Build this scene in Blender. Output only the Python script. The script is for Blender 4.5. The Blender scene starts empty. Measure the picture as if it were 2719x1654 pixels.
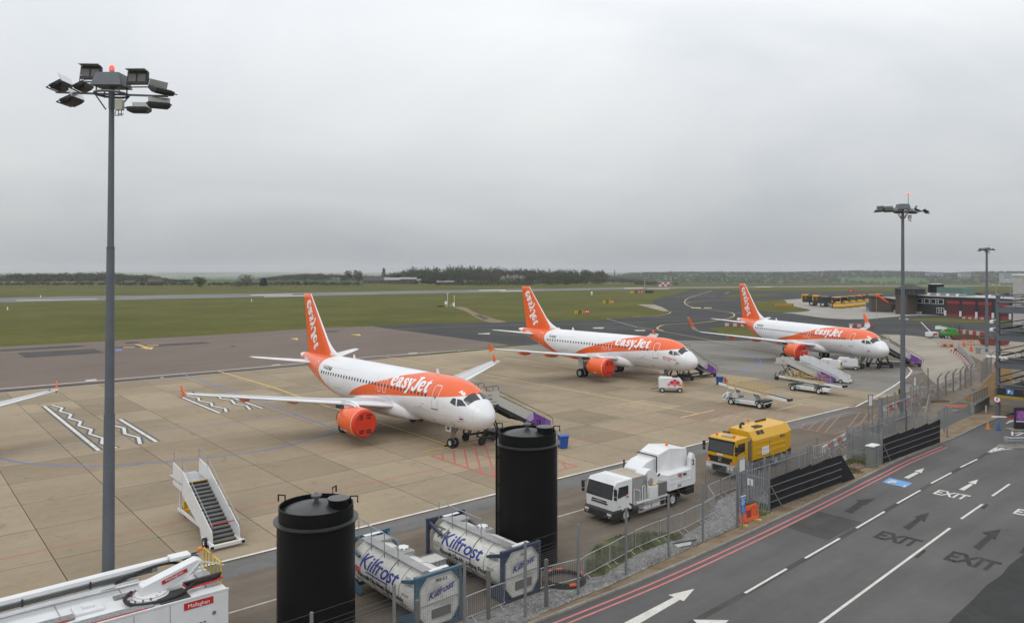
import bpy, math, random
from mathutils import Vector, Matrix
R = math.radians
random.seed(7)
SC = bpy.context.scene
C = SC.collection
# ---------------------------------------------------------------- camera (level, cropped frame -> vertical shift)
F, CX, YH, H = 2000.0, 1359.5, 715.0, 14.87
PW, PH = 2719.0, 1654.0
cam = bpy.data.cameras.new('camera')
cam.sensor_width = 36.0
cam.lens = 36.0 * F / PW
cam.shift_y = -(PH / 2 - YH) / PW
cam.clip_start, cam.clip_end = 0.1, 30000
camo = bpy.data.objects.new('camera', cam)
C.objects.link(camo)
camo.location = (0, 0, H)
camo.rotation_euler = (R(90), 0, 0)
SC.camera = camo
# ---------------------------------------------------------------- world: overcast
SUN_EL, SUN_AZ = R(52), R(205)          # azimuth clockwise from +Y
wd = bpy.data.worlds.new('World')
SC.world = wd
wd.use_nodes = True
def build_world():
    nt = wd.node_tree
    nt.nodes.clear()
    N, L = nt.nodes.new, nt.links.new
    out = N('ShaderNodeOutputWorld'); bg = N('ShaderNodeBackground')
    sky = N('ShaderNodeTexSky'); sky.sky_type = 'NISHITA'; sky.sun_disc = False
    sky.sun_elevation, sky.sun_rotation = SUN_EL, SUN_AZ
    sky.dust_density = 3.0
    tc = N('ShaderNodeTexCoord'); sp = N('ShaderNodeSeparateXYZ')
    L(tc.outputs['Generated'], sp.inputs[0])
    def math_(op, a, b=None):
        n = N('ShaderNodeMath'); n.operation = op
        for i, q in enumerate((a, b)):
            if q is None: continue
            if isinstance(q, (int, float)): n.inputs[i].default_value = q
            else: L(q, n.inputs[i])
        return n.outputs[0]
    zc = math_('MAXIMUM', sp.outputs[2], 0.0)
    zd = math_('ADD', zc, 0.42)
    cb = N('ShaderNodeCombineXYZ')
    L(math_('DIVIDE', sp.outputs[0], zd), cb.inputs[0])
    L(math_('DIVIDE', sp.outputs[1], zd), cb.inputs[1])
    nz = N('ShaderNodeTexNoise'); nz.inputs['Scale'].default_value = 1.15
    nz.inputs['Detail'].default_value = 6; nz.inputs['Roughness'].default_value = 0.52
    nz.inputs['Distortion'].default_value = 0.7
    mp = N('ShaderNodeMapping'); mp.inputs['Location'].default_value = (3.1, 1.7, 0)
    mp.inputs['Rotation'].default_value = (0, 0, R(-35)); mp.inputs['Scale'].default_value = (0.8, 1.15, 1)
    L(cb.outputs[0], mp.inputs[0]); L(mp.outputs[0], nz.inputs['Vector'])
    cr = N('ShaderNodeValToRGB')
    e = cr.color_ramp.elements
    e[0].position, e[0].color = 0.30, (0.77, 0.80, 0.835, 1)
    e[1].position, e[1].color = 0.74, (1.08, 1.07, 1.05, 1)
    L(nz.outputs[0], cr.inputs[0])
    gr = N('ShaderNodeValToRGB')                       # overcast: brighter overhead
    g = gr.color_ramp.elements
    g[0].position, g[0].color = 0.0, (5.1, 5.25, 5.3, 1)
    g[1].position, g[1].color = 1.0, (14.0, 14.0, 14.1, 1)
    for p_, c_ in ((0.06, 6.6), (0.30, 10.6), (0.6, 12.9)):
        q_ = g.new(p_); q_.color = (c_ * .985, c_, c_ * 1.012, 1)
    L(zc, gr.inputs[0])
    mx = N('ShaderNodeMix'); mx.data_type = 'RGBA'; mx.blend_type = 'MULTIPLY'
    mx.inputs['Factor'].default_value = 1
    L(gr.outputs[0], mx.inputs['A']); L(cr.outputs[0], mx.inputs['B'])
    m2 = N('ShaderNodeMix'); m2.data_type = 'RGBA'; m2.inputs['Factor'].default_value = 0.93
    L(sky.outputs[0], m2.inputs['A']); L(mx.outputs['Result'], m2.inputs['B'])
    L(m2.outputs['Result'], bg.inputs[0]); bg.inputs[1].default_value = 0.1
    L(bg.outputs[0], out.inputs[0])
build_world()
sun = bpy.data.lights.new('sun', 'SUN')
sun.energy, sun.angle, sun.color = 0.6, R(30), (1, 0.97, 0.92)
suno = bpy.data.objects.new('sun', sun)
C.objects.link(suno)
suno.rotation_euler = (math.pi / 2 - SUN_EL, 0, math.pi - SUN_AZ)
vs = SC.view_settings
vs.view_transform, vs.look, vs.gamma, vs.exposure = 'Standard', 'None', 1, 0.0
SC.cycles.max_bounces = 5; SC.cycles.diffuse_bounces = 2; SC.cycles.glossy_bounces = 3
SC.cycles.transmission_bounces = 4; SC.cycles.transparent_max_bounces = 12; SC.cycles.volume_bounces = 0
SC.cycles.use_denoising = True
SC.cycles.volume_max_steps = 64

# ================================================================ helpers
def G(u, v, z=0.0):
    Y = F * (H - z) / (v - YH)
    return Vector(((u - CX) * Y / F, Y, z))
def GP(pts, z=0.0):
    return [G(u, v, z) for u, v in pts]
AX = R(40.2)
EA = Vector((math.cos(AX), math.sin(AX), 0))         # along the apron edge, away to the right
EB = Vector((math.sin(AX), -math.cos(AX), 0))        # out of the apron, towards the camera
def AB(a, b, z=0.0):
    return EA * a + EB * b + Vector((0, 0, z))
def ab(p):
    return p.dot(EA), p.dot(EB)
MATS = {}
def mat(name, col, rough=0.6, metal=0.0, var=0.10, scale=1.5, spec=0.5, dirt=0.0, dirtcol=(0.16, 0.13, 0.10), dscale=0.8,
        bump=0.0, bscale=40.0, world=False, rnd=0.0, stretch=(1, 1, 1), coat=0.0, alpha=None, emit=None, estr=1.0, fine=0.0, fscale=60.0):
    if name in MATS: return MATS[name]
    m = bpy.data.materials.new(name); m.use_nodes = True
    nt = m.node_tree; N, L = nt.nodes.new, nt.links.new
    b = nt.nodes['Principled BSDF']
    b.inputs['Roughness'].default_value = rough
    b.inputs['Metallic'].default_value = metal
    b.inputs['Specular IOR Level'].default_value = spec
    if coat: b.inputs['Coat Weight'].default_value = coat; b.inputs['Coat Roughness'].default_value = 0.08
    if world:
        co = N('ShaderNodeNewGeometry').outputs['Position']
    else:
        co = N('ShaderNodeTexCoord').outputs['Object']
    mp = N('ShaderNodeMapping'); mp.inputs['Scale'].default_value = stretch
    if world: mp.inputs['Rotation'].default_value = (0, 0, -AX)
    L(co, mp.inputs[0]); co = mp.outputs[0]
    def noise(s, det=4, ro=0.55):
        n = N('ShaderNodeTexNoise'); n.inputs['Scale'].default_value = s
        n.inputs['Detail'].default_value = det; n.inputs['Roughness'].default_value = ro
        L(co, n.inputs['Vector']); return n.outputs[0]
    def mr(x, a, bb, lo=0.28, hi=0.72):
        q = N('ShaderNodeMapRange'); q.inputs[1].default_value = lo; q.inputs[2].default_value = hi
        q.inputs[3].default_value = a; q.inputs[4].default_value = bb
        L(x, q.inputs[0]); return q.outputs[0]
    def mul(x, y):
        q = N('ShaderNodeMath'); q.operation = 'MULTIPLY'
        L(x, q.inputs[0])
        if isinstance(y, (int, float)): q.inputs[1].default_value = y
        else: L(y, q.inputs[1])
        return q.outputs[0]
    val = mr(noise(scale), 1 - var, 1 + var)
    if fine: val = mul(val, mr(noise(fscale, 2), 1 - fine, 1 + fine))
    if rnd:
        oi = N('ShaderNodeObjectInfo')
        val = mul(val, mr(oi.outputs['Random'], 1 - rnd, 1 + rnd, 0, 1))
    vm = N('ShaderNodeVectorMath'); vm.operation = 'SCALE'
    vm.inputs[0].default_value = col[:3]; L(val, vm.inputs['Scale'])
    c = vm.outputs[0]
    if dirt:
        f = mr(noise(dscale, 6, 0.65), 0, dirt, 0.45, 0.75)
        mx = N('ShaderNodeMix'); mx.data_type = 'RGBA'; L(f, mx.inputs['Factor']); L(c, mx.inputs['A'])
        mx.inputs['B'].default_value = (*dirtcol, 1); c = mx.outputs['Result']
    L(c, b.inputs['Base Color'])
    if bump:
        bp = N('ShaderNodeBump'); bp.inputs['Strength'].default_value = bump; bp.inputs['Distance'].default_value = 0.03
        L(noise(bscale, 3), bp.inputs['Height']); L(bp.outputs[0], b.inputs['Normal'])
    if alpha is not None: b.inputs['Alpha'].default_value = alpha
    if emit:
        b.inputs['Emission Color'].default_value = (*emit, 1); b.inputs['Emission Strength'].default_value = estr
    MATS[name] = m
    return m
class MB:
    def __init__(s):
        s.v = []; s.f = []; s.m = []
    def add(s, vs, fs, mi=0):
        o = len(s.v); s.v += [tuple(p) for p in vs]
        for q in fs: s.f.append(tuple(i + o for i in q)); s.m.append(mi)
        return s
    def poly(s, pts, mi=0): return s.add(pts, [tuple(range(len(pts)))], mi)
    def box(s, c, d, rot=None, mi=0, taper=1.0):
        x, y, z = d[0] / 2, d[1] / 2, d[2] / 2; t = taper
        P = [(-x, -y, -z), (x, -y, -z), (x, y, -z), (-x, y, -z), (-x * t, -y * t, z), (x * t, -y * t, z), (x * t, y * t, z), (-x * t, y * t, z)]
        if rot is not None:
            if isinstance(rot, (int, float)): rot = Matrix.Rotation(rot, 3, 'Z')
            P = [rot @ Vector(p) for p in P]
        return s.add([(p[0] + c[0], p[1] + c[1], p[2] + c[2]) for p in P],
                     [(3, 2, 1, 0), (4, 5, 6, 7), (0, 1, 5, 4), (1, 2, 6, 5), (2, 3, 7, 6), (3, 0, 4, 7)], mi)
    def frame(s, p, q):
        d = (Vector(q) - Vector(p)); l = d.length or 1e-6; d /= l
        up = Vector((0, 0, 1)) if abs(d.z) < 0.98 else Vector((1, 0, 0))
        a = d.cross(up).normalized(); b = a.cross(d)
        return d, a, b, l
    def beam(s, p, q, w, h=None, mi=0):
        h = h or w; p = Vector(p); q = Vector(q); d, a, b, l = s.frame(p, q)
        a = a * w / 2; b = b * h / 2
        return s.add([p - a - b, p + a - b, p + a + b, p - a + b, q - a - b, q + a - b, q + a + b, q - a + b],
                     [(0, 1, 2, 3), (7, 6, 5, 4), (4, 5, 1, 0), (5, 6, 2, 1), (6, 7, 3, 2), (7, 4, 0, 3)], mi)
    def cyl(s, p, q, r, r2=None, n=12, cap=True, mi=0):
        r2 = r if r2 is None else r2; p = Vector(p); q = Vector(q); d, a, b, l = s.frame(p, q)
        V = []
        for c, rr in ((p, r), (q, r2)):
            for i in range(n):
                t = 2 * math.pi * i / n
                V.append(c + a * (rr * math.cos(t)) + b * (rr * math.sin(t)))
        Fs = [(i, i + n, (i + 1) % n + n, (i + 1) % n) for i in range(n)]
        if cap: Fs += [tuple(range(n)), tuple(range(2 * n - 1, n - 1, -1))]
        return s.add(V, Fs, mi)
    def tube(s, pts, r, n=6, mi=0, closed=False):
        pts = [Vector(p) for p in pts]; k = len(pts); V = []
        for i, p in enumerate(pts):
            if closed: d = pts[(i + 1) % k] - pts[i - 1]
            else: d = pts[min(i + 1, k - 1)] - pts[max(i - 1, 0)]
            d.normalize()
            up = Vector((0, 0, 1)) if abs(d.z) < 0.9 else Vector((0.3, 1, 0)).normalized()
            a = d.cross(up).normalized(); b = a.cross(d)
            for j in range(n):
                t = 2 * math.pi * j / n
                V.append(p + a * (r * math.cos(t)) + b * (r * math.sin(t)))
        Fs = []
        for i in range(k if closed else k - 1):
            o, o2 = i * n, ((i + 1) % k) * n
            for j in range(n): Fs.append((o + j, o2 + j, o2 + (j + 1) % n, o + (j + 1) % n))
        if not closed: Fs += [tuple(range(n)), tuple(range((k - 1) * n + n - 1, (k - 1) * n - 1, -1))]
        return s.add(V, Fs, mi)
    def lathe(s, prof, n=24, o=(0, 0, 0), mi=0):
        V = []
        for r, z in prof:
            for i in range(n):
                t = 2 * math.pi * i / n; V.append((o[0] + r * math.cos(t), o[1] + r * math.sin(t), o[2] + z))
        Fs = []
        for k in range(len(prof) - 1):
            for i in range(n): Fs.append((k * n + i, k * n + (i + 1) % n, (k + 1) * n + (i + 1) % n, (k + 1) * n + i))
        Fs += [tuple(range(n - 1, -1, -1)), tuple(range((len(prof) - 1) * n, len(prof) * n))]
        return s.add(V, Fs, mi)
    def loft(s, rings, cap=True, mi=0, mif=None):
        n = len(rings[0]); V = [p for r in rings for p in r]; o = len(s.v)
        s.v += [tuple(p) for p in V]
        for k in range(len(rings) - 1):
            for i in range(n):
                s.f.append((o + k * n + i, o + k * n + (i + 1) % n, o + (k + 1) * n + (i + 1) % n, o + (k + 1) * n + i))
                s.m.append(mif(k, i) if mif else mi)
        if cap:
            s.f.append(tuple(o + i for i in range(n - 1, -1, -1))); s.m.append(mi)
            s.f.append(tuple(o + (len(rings) - 1) * n + i for i in range(n))); s.m.append(mi)
        return s
    def prism(s, poly, fn, t, mi=0):
        # poly: 2D outline, fn(a, b, d) -> 3D point, thickness t (two offsets)
        n = len(poly); t0, t1 = t
        V = [fn(a, b, t0) for a, b in poly] + [fn(a, b, t1) for a, b in poly]
        return s.add(V, [tuple(range(n)), tuple(range(2 * n - 1, n - 1, -1))] + [((i + 1) % n, i, i + n, (i + 1) % n + n) for i in range(n)], mi)
    def build(s, name, mats, parent=None, smooth=False, bev=0.0, seg=1, flip=True):
        me = bpy.data.meshes.new(name); me.from_pydata(s.v, [], s.f)
        if not isinstance(mats, (list, tuple)): mats = [mats]
        for m in mats: me.materials.append(m)
        if len(mats) > 1: me.polygons.foreach_set('material_index', s.m)
        if flip:
            import bmesh
            bm = bmesh.new(); bm.from_mesh(me); bmesh.ops.recalc_face_normals(bm, faces=bm.faces); bm.to_mesh(me); bm.free()
        if smooth:
            me.polygons.foreach_set('use_smooth', [True] * len(me.polygons))
            if smooth != 2: me.set_sharp_from_angle(angle=R(35))
        me.update()
        return link(name, me, parent, bev, seg)
def link(name, me, parent=None, bev=0.0, seg=1):
    o = bpy.data.objects.new(name, me); C.objects.link(o)
    if parent is not None: o.parent = parent
    if bev:
        b = o.modifiers.new('bevel', 'BEVEL'); b.width = bev; b.segments = seg; b.limit_method = 'ANGLE'; b.angle_limit = R(40)
    return o
def tag(o, label, cat=None, group=None, kind=None):
    o['label'] = label
    if cat: o['category'] = cat
    if group: o['group'] = group
    if kind: o['kind'] = kind
    return o
def thing(name, label, cat, loc=(0, 0, 0), rz=0.0, group=None):
    o = bpy.data.objects.new(name, None); C.objects.link(o); o.empty_display_size = 0.2
    o.location = loc; o.rotation_euler = (0, 0, rz)
    return tag(o, label, cat, group)
def dup(root, loc=None, rz=None, label=None, skip=()):
    def cp(o, par):
        c = o.copy(); C.objects.link(c); c.parent = par
        for ch in o.children:
            if ch.name.split('.')[0] not in skip: cp(ch, c)
        return c
    r = cp(root, None)
    if loc is not None: r.location = loc
    if rz is not None: r.rotation_euler = (0, 0, rz)
    if label: r['label'] = label
    return r
def inst(src, parent, loc=(0, 0, 0), rz=0.0, name=None):
    o = bpy.data.objects.new(name or src.name.split('.')[0], src.data); C.objects.link(o); o.parent = parent
    o.location = loc; o.rotation_euler = (0, 0, rz)
    for m in src.modifiers:
        b = o.modifiers.new(m.name, m.type)
        b.width = m.width; b.segments = m.segments; b.limit_method = m.limit_method; b.angle_limit = m.angle_limit
    return o
def struct(o, label=None):
    o['kind'] = 'structure'
    if label: o['label'] = label
    return o
TXS = bpy.data.scenes.new('lettering bench')
TXC = {}
def text_mesh(body, size=1.0, bold=0.0, shear=0.0, center=True, space=1.0, cut=0.0):
    """verts (2D) and faces of a line of lettering, optionally sliced so that it can follow a curve"""
    key = (body, size, bold, shear, center, space, cut)
    if key in TXC: return TXC[key]
    cu = bpy.data.curves.new('lettering', 'FONT'); cu.body = body; cu.size = size; cu.offset = bold; cu.shear = shear
    cu.space_character = space; cu.resolution_u = 3
    if center: cu.align_x = 'CENTER'
    o = bpy.data.objects.new('lettering', cu); TXS.collection.objects.link(o)
    vl = TXS.view_layers[0]; vl.update(); e = o.evaluated_get(vl.depsgraph); me = e.to_mesh()
    if cut:
        import bmesh
        bm = bmesh.new(); bm.from_mesh(me); z = -size
        while z < size * 1.4:
            bmesh.ops.bisect_plane(bm, geom=bm.verts[:] + bm.edges[:] + bm.faces[:], plane_co=(0, z, 0), plane_no=(0, 1, 0)); z += cut
        bm.verts.index_update(); V = [(v.co.x, v.co.y) for v in bm.verts]; Fs = [tuple(v.index for v in f.verts) for f in bm.faces]; bm.free()
    else:
        V = [(v.co.x, v.co.y) for v in me.vertices]; Fs = [tuple(q.vertices) for q in me.polygons]
    e.to_mesh_clear(); bpy.data.objects.remove(o); bpy.data.curves.remove(cu)
    TXC[key] = (V, Fs)
    return V, Fs
def text(body, size, material, parent, o, ex, ey, name='lettering', bold=0.0, shear=0.0, center=True, space=1.0):
    """flat lettering: origin o, unit vectors ex (reading direction) and ey (up)"""
    V, Fs = text_mesh(body, size, bold, shear, center, space)
    o, ex, ey = Vector(o), Vector(ex), Vector(ey)
    return MB().add([o + ex * a + ey * b for a, b in V], Fs).build(name, material, parent, flip=False)
def smooth_path(pts, k=6, closed=False):
    P = [Vector(p) for p in pts]; n = len(P); out = []
    for i in range(n if closed else n - 1):
        if closed: a, b, c, d = P[i - 1], P[i], P[(i + 1) % n], P[(i + 2) % n]
        else: a, b, c, d = P[max(i - 1, 0)], P[i], P[i + 1], P[min(i + 2, n - 1)]
        for j in range(k):
            t = j / k
            out.append(0.5 * ((2 * b) + (c - a) * t + (2 * a - 5 * b + 4 * c - d) * t * t + (3 * b - a - 3 * c + d) * t ** 3))
    if not closed: out.append(P[-1])
    return out
def strip(pts, w, z=None, closed=False):
    """flat ribbon along ground points -> verts, faces"""
    P = [Vector(p) for p in pts]; n = len(P); V = []
    for i in range(n):
        d = (P[(i + 1) % n] - P[i - 1]) if closed else (P[min(i + 1, n - 1)] - P[max(i - 1, 0)])
        d.z = 0; d.normalize(); a = Vector((d.y, -d.x, 0)) * w / 2
        for s in (-1, 1):
            q = P[i] + a * s
            if z is not None: q.z = z
            V.append(q)
    Fs = [((2 * i), (2 * i + 1), (2 * i + 3) % (2 * n), (2 * i + 2) % (2 * n)) for i in range(n if closed else n - 1)]
    return V, Fs
# ================================================================ ground materials
def ground_mat(name, cols, scale=0.05, fine=0.16, rough=0.9, spots=0.0, spotcol=(0.05, 0.045, 0.04), streak=0.0, bump=0.25, rnd=0.0, fscale=9.0, lines=0.0):
    m = bpy.data.materials.new(name); m.use_nodes = True
    nt = m.node_tree; N, L = nt.nodes.new, nt.links.new
    b = nt.nodes['Principled BSDF']; b.inputs['Roughness'].default_value = rough; b.inputs['Specular IOR Level'].default_value = 0.1
    ge = N('ShaderNodeNewGeometry'); mp = N('ShaderNodeMapping'); mp.inputs['Rotation'].default_value = (0, 0, -AX)
    L(ge.outputs['Position'], mp.inputs[0]); co = mp.outputs[0]
    def noise(s, det=5, ro=0.6, st=None, dist=0.0):
        n = N('ShaderNodeTexNoise'); n.inputs['Scale'].default_value = s; n.inputs['Detail'].default_value = det
        n.inputs['Roughness'].default_value = ro; n.inputs['Distortion'].default_value = dist
        if st:
            q = N('ShaderNodeMapping'); q.inputs['Scale'].default_value = st; L(co, q.inputs[0]); L(q.outputs[0], n.inputs['Vector'])
        else: L(co, n.inputs['Vector'])
        return n.outputs[0]
    cr = N('ShaderNodeValToRGB'); el = cr.color_ramp.elements
    k = len(cols)
    while len(el) < k: el.new(0.5)
    for i, c in enumerate(cols):
        el[i].position = 0.3 + 0.4 * i / max(k - 1, 1); el[i].color = (*c, 1)
    L(noise(scale, 6, 0.62), cr.inputs[0]); c = cr.outputs[0]
    def mult(c, x, lo, hi, a=0.3, bb=0.7):
        q = N('ShaderNodeMapRange'); q.inputs[1].default_value = a; q.inputs[2].default_value = bb
        q.inputs[3].default_value = lo; q.inputs[4].default_value = hi; L(x, q.inputs[0])
        v = N('ShaderNodeVectorMath'); v.operation = 'SCALE'; L(c, v.inputs[0]); L(q.outputs[0], v.inputs['Scale']); return v.outputs[0]
    if fine: c = mult(c, noise(fscale, 4, 0.7), 1 - fine, 1 + fine); c = mult(c, noise(fscale * 0.17, 4, 0.6), 1 - fine * .7, 1 + fine * .7)
    if streak: c = mult(c, noise(0.35, 5, 0.6, (0.12, 2.5, 1)), 1 - streak, 1 + streak)
    if lines: c = mult(c, noise(0.5, 5, 0.6, (0.12, 1.2, 1)), 1 - lines, 1 + lines)
    if rnd:
        oi = N('ShaderNodeObjectInfo'); c = mult(c, oi.outputs['Random'], 1 - rnd, 1 + rnd, 0, 1)
    if spots:
        q = N('ShaderNodeMapRange'); q.inputs[1].default_value = 0.58; q.inputs[2].default_value = 0.78; q.inputs[4].default_value = spots
        L(noise(0.5, 7, 0.7, None, 1.2), q.inputs[0])
        mx = N('ShaderNodeMix'); mx.data_type = 'RGBA'; L(q.outputs[0], mx.inputs['Factor']); L(c, mx.inputs['A']); mx.inputs['B'].default_value = (*spotcol, 1)
        c = mx.outputs['Result']
    L(c, b.inputs['Base Color'])
    if bump:
        bp = N('ShaderNodeBump'); bp.inputs['Strength'].default_value = bump; bp.inputs['Distance'].default_value = 0.02
        L(noise(fscale * 4, 3, 0.6), bp.inputs['Height']); L(bp.outputs[0], b.inputs['Normal'])
    return m
M_GRASS = ground_mat('grass', [(0.062, 0.069, 0.010), (0.084, 0.086, 0.014), (0.114, 0.104, 0.025)], 0.03, 0.22, fscale=2.2, lines=0.2, bump=0.5)
M_GRASS2 = ground_mat('verge grass', [(0.07, 0.075, 0.028), (0.075, 0.10, 0.03), (0.16, 0.14, 0.07)], 0.8, 0.3, fscale=12, bump=0.8)
M_DARK = ground_mat('dark asphalt', [(0.045, 0.045, 0.044), (0.056, 0.056, 0.055), (0.073, 0.073, 0.072)], 0.05, 0.07, lines=0.1, spots=0.15)
M_PINK = ground_mat('aged taxiway asphalt', [(0.152, 0.121, 0.103), (0.165, 0.131, 0.112), (0.182, 0.144, 0.123)], 0.05, 0.06, lines=0.07, spots=0.18)
M_RUNWAY = ground_mat('runway asphalt', [(0.13, 0.13, 0.135), (0.17, 0.17, 0.172), (0.21, 0.21, 0.21)], 0.03, 0.08, lines=0.25)
M_SLAB = ground_mat('apron concrete', [(0.248, 0.202, 0.142), (0.285, 0.232, 0.163), (0.319, 0.260, 0.183)], 0.09, 0.07, rnd=0.15, spots=0.6, spotcol=(0.10, 0.08, 0.058), streak=0.05)
M_SLABG = ground_mat('grey apron concrete', [(0.174, 0.165, 0.148), (0.200, 0.190, 0.170), (0.224, 0.213, 0.190)], 0.09, 0.06, rnd=0.09, spots=0.35, spotcol=(0.11, 0.10, 0.09), streak=0.05)
M_JOINT = ground_mat('joint sealant', [(0.035, 0.03, 0.026), (0.06, 0.052, 0.044)], 1.0, 0.1)
M_SERV = ground_mat('service road surface', [(0.110, 0.092, 0.074), (0.150, 0.124, 0.097), (0.175, 0.152, 0.124)], 0.12, 0.08, lines=0.2, spots=0.35, spotcol=(0.075, 0.064, 0.054))
M_SHOULD = ground_mat('grey edge strip', [(0.125, 0.125, 0.122), (0.17, 0.168, 0.162)], 0.3, 0.08, lines=0.15)
M_LCON = ground_mat('pale concrete', [(0.267, 0.253, 0.230), (0.308, 0.294, 0.267), (0.340, 0.327, 0.299)], 0.08, 0.06, spots=0.25, spotcol=(0.2, 0.18, 0.15), lines=0.06)
M_ROAD = ground_mat('road asphalt', [(0.093, 0.092, 0.090), (0.112, 0.111, 0.108), (0.131, 0.129, 0.125)], 0.10, 0.06, lines=0.12, spots=0.15, spotcol=(0.07, 0.068, 0.065), fscale=14)
M_NEWROAD = ground_mat('newer asphalt', [(0.04, 0.04, 0.04), (0.055, 0.055, 0.055)], 0.4, 0.12, fscale=14, bump=0.5)
M_DIRT = ground_mat('bare earth', [(0.15, 0.11, 0.068), (0.215, 0.165, 0.108), (0.26, 0.205, 0.145)], 0.6, 0.18, fscale=10, bump=0.7, spots=0.3, spotcol=(0.12, 0.10, 0.05))
M_GRAVEL = ground_mat('gravel', [(0.16, 0.155, 0.15), (0.24, 0.235, 0.23), (0.28, 0.275, 0.27)], 0.8, 0.45, fscale=16, bump=1.0, spots=0.2, spotcol=(0.17, 0.14, 0.10))
M_KERB = ground_mat('kerb concrete', [(0.2, 0.185, 0.165), (0.28, 0.262, 0.238)], 0.7, 0.1, spots=0.3, spotcol=(0.13, 0.115, 0.095), rnd=0.08)
M_PATCH = ground_mat('asphalt repair', [(0.06, 0.058, 0.056), (0.09, 0.086, 0.083)], 0.3, 0.1, lines=0.15)
M_GHOST = ground_mat('blacked out paint', [(0.042, 0.042, 0.042), (0.062, 0.062, 0.062)], 1.0, 0.15)
M_WORN = ground_mat('sandy concrete', [(0.24, 0.215, 0.175), (0.30, 0.27, 0.225), (0.33, 0.295, 0.245)], 0.08, 0.08, spots=0.3, spotcol=(0.19, 0.165, 0.13), lines=0.08)
def paint(name, col, wear=0.35, wcol=(0.2, 0.17, 0.13)):
    return mat(name, col, 0.75, var=0.08, world=True, dirt=wear, dirtcol=wcol, dscale=1.2, fine=0.1, fscale=8, spec=0.3)
P_WHITE = paint('white line paint', (0.62, 0.61, 0.58)); P_WHITE2 = paint('faded white paint', (0.47, 0.45, 0.41), 0.6)
P_YEL = paint('yellow line paint', (0.62, 0.43, 0.11)); P_YELF = paint('faded yellow paint', (0.5, 0.4, 0.19), 0.6)
P_BLUE = paint('blue line paint', (0.12, 0.19, 0.42), 0.45); P_RED = paint('red line paint', (0.45, 0.11, 0.10), 0.5)
P_REDF = paint('faded red paint', (0.32, 0.17, 0.13), 0.85); P_BLACK = paint('black surround paint', (0.085, 0.085, 0.085), 0.3)
P_DRED = paint('kerbside red paint', (0.50, 0.17, 0.17), 0.4, (0.2, 0.15, 0.14)); P_ROADW = paint('road white paint', (0.60, 0.58, 0.54), 0.3, (0.2, 0.2, 0.19)); P_PBLUE = paint('parking blue paint', (0.15, 0.32, 0.60), 0.2)
def sheet(name, pts, m, z, label=None):
    """flat polygon on the ground, triangulated"""
    from mathutils.geometry import tessellate_polygon
    P = [Vector((p[0], p[1], z)) for p in pts]
    tri = tessellate_polygon([P])
    me = bpy.data.meshes.new(name); me.from_pydata([tuple(p) for p in P], [], [tuple(t) for t in tri]); me.materials.append(m)
    for p in me.polygons:
        if p.normal.z < 0: p.flip()
    me.update()
    return struct(link(name, me), label)
# ---------------------------------------------------------------- ground sheets (pixel outlines dropped on the ground plane)
def ground():
    n = 60; me = MB(); ext = [-9000 + 18000 * i / n for i in range(n + 1)]
    me.poly([(-12000, -400, 0), (12000, -400, 0), (12000, 22000, 0), (-12000, 22000, 0)])
    struct(me.build('ground', M_GRASS, flip=False), 'open airfield grass reaching to the horizon')
ground()
sheet('runway', GP([(-900, 806), (0, 790.5), (811, 777), (1357, 768), (1765, 761.8), (2317, 757.5), (3200, 757), (3200, 762.5), (2400, 762), (2000, 764), (1720, 767), (1357, 774.5), (772, 787), (0, 803), (-900, 823)]), M_RUNWAY, 0.01)
sheet('taxiway', GP([(980, 866), (1119, 859), (1345, 854.6), (1594, 850), (1658, 844), (1751, 838), (1773, 831.6), (1777, 824), (1755, 813), (1736, 808), (1732, 800), (1744, 793), (1782, 785), (1827, 772), (1838, 767.5), (1900, 767), (2300, 773), (2719, 775), (3300, 790), (3300, 930), (2719, 905), (2468, 895), (2339, 887), (2049, 908), (1800, 908), (1460, 916), (1345, 916)]), M_DARK, 0.008)
sheet('old_taxiway', GP([(-900, 976), (0, 921), (278, 906), (700, 881), (862, 870), (987, 866), (1047, 875), (1198, 895), (1352, 916), (815, 975), (0, 1046), (-900, 1130)]), M_PINK, 0.012)
sheet('taxiway_verge', GP([(1690, 808), (1738, 809), (1757, 815), (1776, 826), (1760, 826), (1735, 820)]), M_WORN, 0.014)
for i, pl in enumerate(([(1840, 768), (2000, 765), (2400, 761.5), (3200, 760), (3200, 770), (2400, 773.5), (2100, 773.5), (1900, 771)],
                        [(1920, 787), (1954, 782), (2087, 782), (2022, 787), (1964, 790)],
                        [(1960, 812), (2012, 800), (2080, 797), (2095, 810), (2152, 824), (2080, 830), (2015, 824.5)],
                        [(1883, 873), (1934, 868), (1977, 867), (2100, 872), (2220, 880), (2349, 896), (2347, 906), (2200, 907), (2049, 906), (1950, 893)],
                        [(2412, 848), (2485, 844), (2558, 847.5), (2645, 851.5), (2800, 857), (2800, 863), (2645, 857.5), (2509, 855.5), (2424, 852)])):
    sheet('grass_island', smooth_path(GP(pl), 4, True), M_GRASS, 0.05)
sheet('concrete_apron', GP([(2080, 796.5), (2236, 786.5), (2400, 789), (2560, 791), (3300, 800), (3300, 874), (2800, 852), (2643, 844), (2514, 837), (2424, 838), (2363, 842), (2310, 847), (2250, 848), (2188, 844.5), (2100, 832), (2080, 830.5), (2152, 824), (2095, 810)]), M_LCON, 0.016)
sheet('grass_patch', smooth_path(GP([(2236, 786.4), (2290, 783), (2350, 784), (2300, 792), (2262, 792)]), 4, True), M_GRASS, 0.05)
sheet('service_road_base', [AB(-40, -45), AB(100, -45), AB(150, -60), AB(150, -23), AB(-40, -22.5)], M_SERV, 0.003)
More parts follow.
